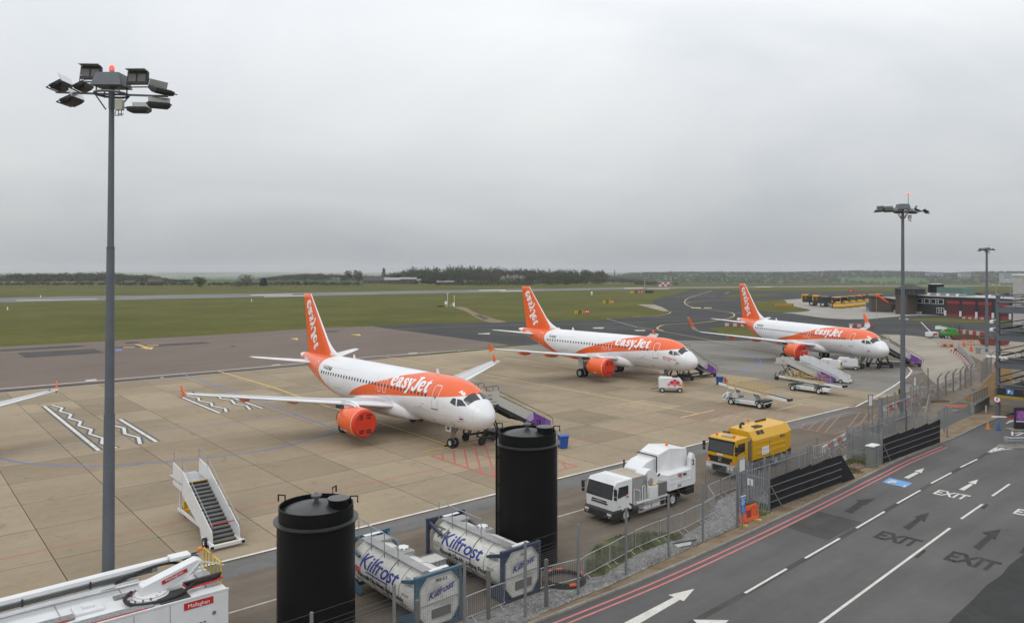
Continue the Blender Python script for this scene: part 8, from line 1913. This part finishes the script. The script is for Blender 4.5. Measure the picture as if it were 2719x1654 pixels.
def vehicles_far():
    red, yel = mat('fire red', (.33, .02, .02), .4), mat('safety yellow', (.55, .55, .04), .4)
    def body(label, u, v, rz, L, W, Hh, kind):
        t = thing('fire_engine' if kind != 2 else 'rescue_van', label, 'fire engine' if kind != 2 else 'van', G(u, v), rz, 'fire service vehicles')
        if kind == 2:
            MB().prism([(-L / 2, .45), (L / 2, .45), (L / 2, 1.1), (L / 2 - .9, 1.4), (L / 2 - 1.5, Hh), (-L / 2, Hh)], lambda a, b, d: (a, d, b), (-W / 2, W / 2)).build('body', red, t, bev=.05); MB().prism([(L / 2 - .95, 1.42), (L / 2 - 1.5, Hh - .1), (L / 2 - 1.55, Hh - .1), (L / 2 - 1.0, 1.42)], lambda a, b, d: (a + .06, d, b), (-W / 2 + .15, W / 2 - .15)).build('windscreen', AUTOG, t)
        else:
            MB().box((-L * .14, 0, 1.75), (L * .72, W, 2.1)).build('body', red, t, bev=.05); c = MB().prism([(L * .22, .6), (L / 2, .6), (L / 2, 1.7), (L / 2 - .25, 2.6), (L * .22, 2.6)], lambda a, b, d: (a, d, b), (-W / 2, W / 2)).build('cab', red, t, bev=.05); MB().box((L * .36, -W / 2 - .01, 2.05), (L * .2, .03, .7)).build('side_window', AUTOG, c); MB().poly([(L / 2 + .01, -W / 2 + .1, 1.72), (L / 2 + .01, W / 2 - .1, 1.72), (L / 2 - .22, W / 2 - .1, 2.5), (L / 2 - .22, -W / 2 + .1, 2.5)]).build('windscreen', AUTOG, c); MB().box((-L * .1, 0, 2.95), (L * .6, .5, .2)).build('ladder', ALU, t)
        for k in range(int(L / 1.1)): MB().box((-L / 2 + .5 + 1.1 * k, -W / 2 - .015, 1.15), (.55, .02, .42)).build('marking', yel if k % 2 == 0 else red, t)
        MB().box((-L * .1, -W / 2 - .013, .85), (L * .8, .015, .12)).build('stripe', yel, t); MB().box((0, 0, .5), (L * .95, W * .8, .25)).build('chassis', CHAS, t)
        for x in (-L * .3, L * .33):
            for s in (-1, 1): wheel(t, (x, s * (W / 2 - .15), .42), .42, .28)
    body('red and yellow fire engine parked at the left end of the station doors', 2474, 833.5, R(-12), 7.0, 2.4, 2.9, 0); body('yellow striped fire engine partly behind the red one', 2443, 826.5, R(-10), 7.0, 2.3, 2.6, 0)
    body('red and white rescue van left of the fire engines', 2405, 827.5, R(-5), 5.6, 2.0, 2.3, 2); body('small red van between the rescue van and engines', 2432, 829.5, R(-8), 4.0, 1.8, 1.5, 2)
    bl, bl2 = mat('bright blue container', (.025, .10, .26), .5, var=.1), mat('dark blue container', (.015, .03, .13), .5, var=.1)
    def box(label, u, v, rz, L, m):
        t = thing('shipping_container', label, 'container', G(u, v), rz, 'containers by the fire station'); MB().box((0, 0, 1.3), (L, 2.4, 2.55)).build('shell', m, t)
        for k in range(int(L / .35)): MB().box((-L / 2 + .25 + .35 * k, -1.21, 1.3), (.12, .05, 2.3)).build('corrugation', m, t)
    box('bright blue shipping container in front of the brown building', 2325, 821.5, R(-12), 6.0, bl); box('dark blue container to the right of the bright blue one', 2350, 818.5, R(-12), 5.5, bl2); box('small dark blue container farther right', 2372, 813, R(-8), 4.5, bl2); box('brown storage box behind the concrete wall', 2368, 827, R(-6), 4.8, mat('rusty brown box', (.09, .06, .045), .7))
    P = resample(GP([(2300, 824), (2360, 828.5), (2420, 833), (2458, 836)]), 2.6); t = thing('block_wall', 'row of low grey concrete blocks in front of the rescue vans', 'wall', P[0])
    for a, b in zip(P, P[1:]): c = (a + b) / 2 - P[0]; e = b - a; MB().box((c.x, c.y, .45), (2.5, .5, .9), math.atan2(e.y, e.x)).build('block', M_LCON, t, bev=.04)
    # snow fleet
    def tractor(label, u, v, rz, kind):
        t = thing('snow_truck' if kind else 'snow_tractor', label, 'snow plough', G(u, v), rz, 'yellow snow clearing vehicles'); t.scale = (1.3, 1.3, 1.3)
        if kind == 2:
            MB().box((-1.2, 0, 2.1), (5.0, 2.4, 2.0)).build('brush_frame', CHAS, t); MB().box((-3.2, 0, 2.7), (1.6, 2.4, 1.7)).build('engine_box', VYE, t, bev=.05); MB().box((2.5, 0, 1.9), (2.0, 2.4, 2.2)).build('cab', VYE, t, bev=.1); MB().box((2.6, 0, 2.5), (2.05, 2.45, .8)).build('glazing', AUTOG, t); MB().cyl((-.2, -1.4, .5), (-.2, 1.4, .5), .45, n=12).build('brush', CHAS, t)
        else:
            MB().box((1.2, 0, 1.5), (2.2, 1.1, .9)).build('bonnet', VYE, t, bev=.1); MB().box((-.6, 0, 1.2), (2.0, 1.6, .8)).build('rear_body', VYE, t, bev=.08); c = MB().box((-.5, 0, 2.35), (1.6, 1.7, 1.5), taper=.85).build('cab', AUTOG, t); MB().box((-.5, 0, 3.15), (1.7, 1.75, .18)).build('cab_roof', VYE, c, bev=.04)
            for a in (-1, 1):
                for b in (-1, 1): MB().beam((-.5 + a * .76, b * .82, 1.6), (-.5 + a * .66, b * .72, 3.1), .09).build('pillar', CHAS, c)
        for x, r in ((1.6 if kind != 2 else 2.4, .6), (-1.0 if kind != 2 else -1.0, .8)):
            for s in (-1, 1): wheel(t, (x, s * 1.0, r), r, .45, 'y', HUB)
        if kind != 2 or True:
            bl = MB().prism([(0, .1), (.35, .35), (.45, .75), (.25, 1.15), (.1, 1.15), (.3, .75), (.2, .4), (-.1, .15)], lambda a, b, d: (a + (2.9 if kind != 2 else 4.1), d, b), (-1.8, 1.8)).build('plough_blade', VYE, t); MB().box((3.1 if kind != 2 else 4.3, 0, 1.2), (.12, 3.6, .2)).build('blade_edge', GREYP, bl)
    for i, (u, v, k, lb) in enumerate(((2166, 812, 2, 'leftmost yellow and black airfield sweeper'), (2196, 815, 2, 'second airfield sweeper from the left'), (2222, 818, 0, 'first yellow snow tractor right of the sweepers'), (2243, 816, 0, 'second yellow snow tractor right of the sweepers'), (2262, 814, 0, 'third yellow snow tractor right of the sweepers'), (2281, 812, 0, 'fourth yellow snow tractor right of the sweepers'), (2300, 810, 0, 'fifth yellow snow tractor right of the sweepers'), (2318, 808, 0, 'sixth yellow snow tractor right of the sweepers'), (2335, 806.5, 0, 'yellow snow tractor nearest the brown building'))):
        tractor(lb, u, v, R(-100) if k != 2 else R(-35), k)
vehicles_far()
def windsock(label, u, v, zt, L, ang, m, poleh=None):
    p = G(u, v); t = thing('windsock', label, 'windsock', p, 0, 'windsocks'); MB().cyl((0, 0, 0), (0, 0, zt), .05, n=8).build('pole', GREYP, t); r = []
    for k in range(9): s = k / 8; c = Vector((L * s, 0, zt - .1 - L * s * ang - .15 * s * s)); rr = .62 * (1 - .6 * s); r.append([(c.x, c.y + rr * math.cos(q * .5236), c.z + rr * math.sin(q * .5236)) for q in range(12)])
    MB().loft(r).build('sock', m, t, smooth=2)
SOCK = mat('orange windsock', (.80, .11, .03), .7)
windsock('orange windsock flying in front of the brown building', 2327, 850, 7.4, 3.4, .62, SOCK); windsock('small pale windsock far off by the runway', 2330, 772, 7.0, 4.5, .9, mat('faded sock', (.45, .3, .22), .7))
def airfield_signs():
    Y, B, Rd = mat('sign yellow', (.58, .42, .02), .5), mat('sign black', (.02, .02, .02), .5), mat('sign red', (.45, .02, .02), .5)
    def sign(label, u, v, cells, h=.95, w=1.15, rz=0.0):
        t = thing('taxiway_sign', label, 'sign', G(u, v), rz, 'taxiway guidance signs'); n = len(cells)
        for k, (m, s, c) in enumerate(cells):
            x = (k - (n - 1) / 2) * w; q = MB().box((x, 0, .25 + h / 2), (w, .2, h)).build('panel', m, t)
            if s: text(s, h * .72, c, q, (x, -.11, .25 + h * .24), (1, 0, 0), (0, 0, 1), bold=.02)
        for s in (-1, 1): MB().box((s * (n - .5) * w / 2, 0, .13), (.1, .1, .26)).build('leg', GREYP, t)
    sign('yellow and black taxiway sign nearest the taxiway, left of the red box', 1540, 834.5, [(Y, 'A', B), (B, 'A', Y), (Y, 'B', B)]); sign('red taxiway sign beside the nearest yellow sign', 1558.5, 835, [(Rd, 'A4', LTX)], 1.5, 1.6)
    sign('yellow black and red taxiway sign in the middle of the grass', 1616, 806.5, [(Y, 'A', B), (B, 'B', Y), (Y, 'D', B), (Rd, 'B4', LTX)], 1.2, 1.2); sign('low yellow taxiway sign far out by the runway', 1682, 779, [(Y, '', B), (Y, '', B)], 1.0, 1.8)
    sign('black and red runway holding sign out by the runway', 1696, 779.3, [(B, 'A', Y), (Rd, '26', LTX), (Rd, '08', LTX)], 1.4, 1.8); sign('dark back of a runway sign right of the red one', 1724, 779.5, [(B, '', B), (B, '', B), (B, '', B)], 1.5, 1.7)
    for i, (u, v) in enumerate(((2260, 775.5), (2283, 790), (2390, 771.5))): sign(['small red sign on the grass strip behind the snow fleet', 'red sign above the snow tractors', 'small red sign left of the tower aerials'][i], u, v, [(Rd, 'D1', LTX)], 1.6, 3.2)
    t = thing('barrier_board', 'orange striped board lying on the grass island by the farthest tail', 'barrier', G(2082, 812.5)); MB().box((0, 0, .5), (7.6, .4, 1.0)).build('board', mat('dull orange board', (.5, .24, .03), .6), t)
    for k in range(6): MB().box((-3.2 + 1.3 * k, -.21, .5), (.12, .02, 1.0)).build('strut', CHAS, t)
    t = thing('marker_cylinder', 'small white marker standing in the grass beyond the middle tail', 'marker', G(1571, 783.5)); MB().lathe([(.5, 0), (.5, 1.6), (.3, 1.9)], 12).build('drum', LTX, t, smooth=1); MB().cyl((0, 0, .5), (0, 0, .9), .52, n=12).build('band', B, t)
    t = thing('weather_station', 'white weather instruments on the grass behind the nearest tail', 'weather station', G(1190, 815)); s = 1.0
    for x, h in ((-.9, 2.2), (-.2, 5.4), (2.4, 4.6)): MB().cyl((x, 0, 0), (x, 0, h), .07, n=8).build('mast', LTX, t)
    MB().box((-.9, 0, 1.6), (.9, .7, 1.3)).build('screen_box', LTX, t, bev=.03); MB().box((2.2, 0, .9), (.8, .5, 1.5)).build('cabinet', LTX, t); MB().tube([(-.8, 0, 5.5), (-.2, 0, 5.2), (.4, 0, 5.6)], .06).build('vane', LTX, t); MB().box((1.0, 0, .6), (.5, .4, 1.2)).build('gauge', GREYP, t); MB().box((-3.0, .5, .25), (2.6, 1.2, .5)).build('plinth', mat('dark plinth', (.05, .05, .045), .8), t)
    for i, (u, v) in enumerate(((20, 823), (668, 801), (108, 790))): t = thing('edge_marker', ['tiny white marker on the grass at the far left', 'tiny white marker on the grass near the runway', 'small marker by the runway edge at the left'][i], 'marker', G(u, v), 0, 'small white grass markers'); MB().lathe([(.22, 0), (.2, 1.0), (.05, 1.2)], 8).build('cone', LTX, t)
    sheet('dirt_track', smooth_path(GP([(1205, 816), (1235, 816), (1262, 830), (1310, 846), (1345, 854), (1300, 856), (1262, 842), (1235, 826)]), 4, True), M_DIRT, .02); sheet('track_patch', GP([(1258, 836), (1275, 836), (1300, 847), (1285, 849)]), M_PATCH, .026)
airfield_signs()
def works():
    def rw(label, u0, v0, u1, v1, n, h=.5):
        P = [G(u0 + (u1 - u0) * k / n, v0 + (v1 - v0) * k / n) for k in range(n + 1)]; t = thing('marker_barrier', label, 'barrier', P[0], 0, 'red and white marker barriers')
        for k, (a, b) in enumerate(zip(P, P[1:])): c = (a + b) / 2 - P[0]; e = b - a; MB().box((c.x, c.y, h / 2 + .05), (e.length * .96, .35, h), math.atan2(e.y, e.x)).build('segment', PLR if k % 2 else PLW, t, bev=.03)
    rw('red and white low barrier before the fire station grass', 2555, 846.5, 2612, 848.5, 7); rw('red and white low barrier at the left of the grass strip', 2388, 848.5, 2412, 850.5, 3); rw('red and white barrier beyond the works, behind the green lift', 2500, 880, 2612, 893, 12, .9); rw('red and white barrier behind the farthest airliner tail', 1925, 866.5, 1978, 868, 5, .8); rw('red and white barrier right of the farthest airliner fuselage', 2255, 868, 2320, 872, 6, .8)
    g = mat('lift green', (.05, .24, .035), .45); t = thing('boom_lift', 'bright green boom lift parked on the works ground', 'lift', G(2520, 898.5), R(3), None)
    MB().box((0, 0, 1.0), (3.4, 1.5, .7)).build('base', g, t, bev=.08); MB().box((.6, 0, 1.7), (1.6, 1.3, .8)).build('engine_cover', g, t, bev=.1); MB().beam((1.0, 0, 2.2), (-2.6, 0, 3.0), .35).build('boom', g, t); MB().beam((-2.6, 0, 3.0), (.6, 0, 2.5), .22).build('fly_boom', CHAS, t)
    b = MB()
    for z in (1.4, 2.0, 2.6):
        for s in (-1, 1): b.beam((1.7, s * .5, z), (2.7, s * .5, z), .06)
        for x in (1.7, 2.7): b.beam((x, -.5, z), (x, .5, z), .06)
    for x in (1.7, 2.7):
        for s in (-1, 1): b.beam((x, s * .5, 1.3), (x, s * .5, 2.7), .06)
    b.build('basket', CHAS, t)
    for x in (-1.2, 1.2):
        for s in (-1, 1): wheel(t, (x, s * .75, .42), .42, .3)
    t = thing('lighting_trailer', 'white trailer with a raised slanting arm on the works ground', 'trailer', G(2474, 897)); MB().box((0, 0, .8), (2.2, 1.3, .9)).build('cabin', VWH, t, bev=.04); MB().beam((-.2, 0, 1.2), (-2.3, 0, 3.4), .16).build('arm', LTX, t); MB().box((.4, -.67, .85), (.9, .02, .4)).build('red_panel', REDP, t); wheel(t, (0, -.7, .3), .3, .18); MB().box((2.3, .4, 2.2), (2.6, .06, .7)).build('board', LTX, t); MB().cyl((2.3, .4, 0), (2.3, .4, 2), .05).build('board_post', GREYP, t)
    t = thing('steel_beam_stack', 'brown rusty steel beams stacked by the green lift', 'beams', G(2583, 903), R(-3))
    for k in range(3): MB().box((0, .5 * k, .35 + .3 * (k % 2)), (7.5, .4, .6)).build('beam', mat('rust brown steel', (.12, .05, .035), .8, var=.2), t)
    orm = mat('orange mesh panel', (.55, .17, .06), .6)
    for i, (u, v, w) in enumerate(((2515, 922, 2.2), (2568, 916, 2.4), (2588, 917, 2.4))):
        t = thing('mesh_barrier', ['orange mesh barrier left on the works ground, beside red blocks', 'middle orange mesh barrier on the works ground', 'right orange mesh barrier on the works ground'][i], 'barrier', G(u, v), R(-4), 'orange mesh barriers'); f = MB()
        for z in (.1, .6, 1.1): f.beam((-w / 2, 0, z), (w / 2, 0, z), .05)
        for k in range(5): f.beam((-w / 2 + w * k / 4, 0, 0), (-w / 2 + w * k / 4, 0, 1.1), .05)
        f.build('panel', orm, t)
    rw('red and white blocks at the foot of the left orange mesh', 2495, 921, 2530, 922, 4, .5); rw('short red blocks by the cones on the works ground', 2525, 931, 2540, 931, 2, .4)
    for i, (u, v) in enumerate(((2558, 919), (2562, 921), (2577, 932), (2581, 933), (2579, 930))): cone(['left cone of the pair before the orange mesh', 'right cone of the pair before the orange mesh', 'front cone of the cluster near the third mast', 'right cone of the cluster near the third mast', 'rear cone of the cluster near the third mast'][i], G(u, v), ORNB, LTX, .9)
    t = thing('red_skip', 'dark red low container beside the third mast foot', 'container', G(2640, 917), R(-4)); MB().prism([(-2.2, .2), (2.2, .2), (2.6, 1.3), (-2.6, 1.3)], lambda a, b, d: (a, d, b), (-.8, .8)).build('body', mat('skip red', (.2, .035, .03), .6), t); MB().box((0, 0, 1.32), (5.3, 1.7, .1)).build('rim', CHAS, t)
    t = thing('mast_guard', 'pale steel guard frame round the foot of the third mast', 'guard', G(2620, 938)); 
    for s in (-1, 1): MB().beam((-2.0, s * .7 - .5, 1.0), (2.0, s * .7 - .5, 1.0), .18).build('rail', GALV, t); MB().box((s * 1.8, -.5, .5), (.12, 1.4, 1.0)).build('leg', GALV, t)
    t = thing('steel_hoarding', 'grey steel fence panels behind the works ground', 'fence', G(2600, 905))
    for k in range(5): MB().box((k * 2.3, 0, .95), (2.1, .05, 1.9)).build('panel', mat('mesh panel grey', (.3, .31, .31), .6), t) if k > 3 else None; MB().cyl((k * 2.3, 0, 0), (k * 2.3, 0, 2.0), .04, n=6).build('post', GALV, t); MB().beam((k * 2.3, 0, 1.95), (k * 2.3 + 2.3, 0, 1.95), .04).build('top_rail', GALV, t); MB().beam((k * 2.3, 0, .2), (k * 2.3 + 2.3, 0, .2), .04).build('bottom_rail', GALV, t)
works()
def far_right():
    wallm, gl = mat('pale office wall', (.36, .38, .40), .7), mat('office glass', (.10, .15, .17), .3)
    for u, D, w, h, z0, lb in ((2690, 1900, 60, 18, 0, 'pale glazed office block on the far right skyline'), (2480, 2300, 45, 6, 0, 'long pale roof on the wooded ridge'), (2560, 2200, 30, 6, 0, 'pale flat roofed shed on the ridge near the third mast')):
        x = (u - CX) * D / F; zt = H - ((726 if h > 10 else 725.5) - YH) * D / F; z = terrain_z(x, D); t = thing('distant_building', lb, 'building', (x, D, z), 0, 'distant buildings on the ridge'); MB().box((0, 0, (zt - z) / 2), (w, 15, zt - z)).build('walls', wallm, t)
        for k in range(3): MB().box((0, -7.6, zt - z - 2.5 - 4.2 * k), (w * .94, .2, 2.2)).build('window_band', gl, t)
    x = (2719 - CX) * 190 / F; t = thing('white_tower', 'white rendered building corner at the right edge above the car park', 'building', (x + 2.2, 190, 0)); MB().box((2.5, 3, 6.6), (7, 6, 13.2)).build('walls', mat('cream render', (.5, .48, .45), .8), t); MB().box((2.5, 3, 13.4), (7.4, 6.4, .4)).build('parapet', LTX, t)
    rnd = random.Random(4)
    for i in range(9):
        u = 2560 + i * 19; v = 788 + rnd.uniform(-4, 4); t = thing('parked_car', nthc(i) + ' pale car in the far row behind the fire station', 'car', G(u, v), rnd.uniform(-.3, .3), 'cars parked behind the fire station'); m = [VWH, GREYP, CHAS, BLUEB][i % 4]
        MB().prism([(-2.1, .35), (2.1, .35), (2.05, .85), (1.1, .95), (.5, 1.45), (-1.2, 1.45), (-1.9, .95)], lambda a, b, d: (a, d, b), (-.85, .85)).build('body', m, t, bev=.08); MB().prism([(.95, .98), (.45, 1.4), (-1.1, 1.4), (-1.6, .98)], lambda a, b, d: (a, d, b), (-.87, .87)).build('glazing', AUTOG, t)
        for xx in (-1.3, 1.3):
            for s in (-1, 1): wheel(t, (xx, s * .75, .32), .32, .2)
    for i, (u, v, h) in enumerate(((2645, 792, 7), (2682, 786, 9), (2700, 782, 9), (2620, 780, 6))): t = thing('street_lamp', ['lamp post above the car row, left', 'lamp post above the car row, middle', 'lamp post above the car row, right', 'short lamp post behind the third mast'][i], 'street lamp', G(u, v), 0, 'lamp posts behind the fire station'); MB().cyl((0, 0, 0), (0, 0, h), .1, n=6).build('pole', GREYP, t); MB().beam((-1.4, 0, h), (1.4, 0, h), .12).build('arm', GREYP, t); [MB().box((s * 1.6, 0, h), (.9, .4, .2)).build('lantern', LTX, t) for s in (-1, 1)]
def nthc(i): return ['leftmost', 'second', 'third', 'fourth', 'fifth', 'sixth', 'seventh', 'eighth', 'rightmost'][i]
far_right()

bpy.data.scenes.remove(TXS)
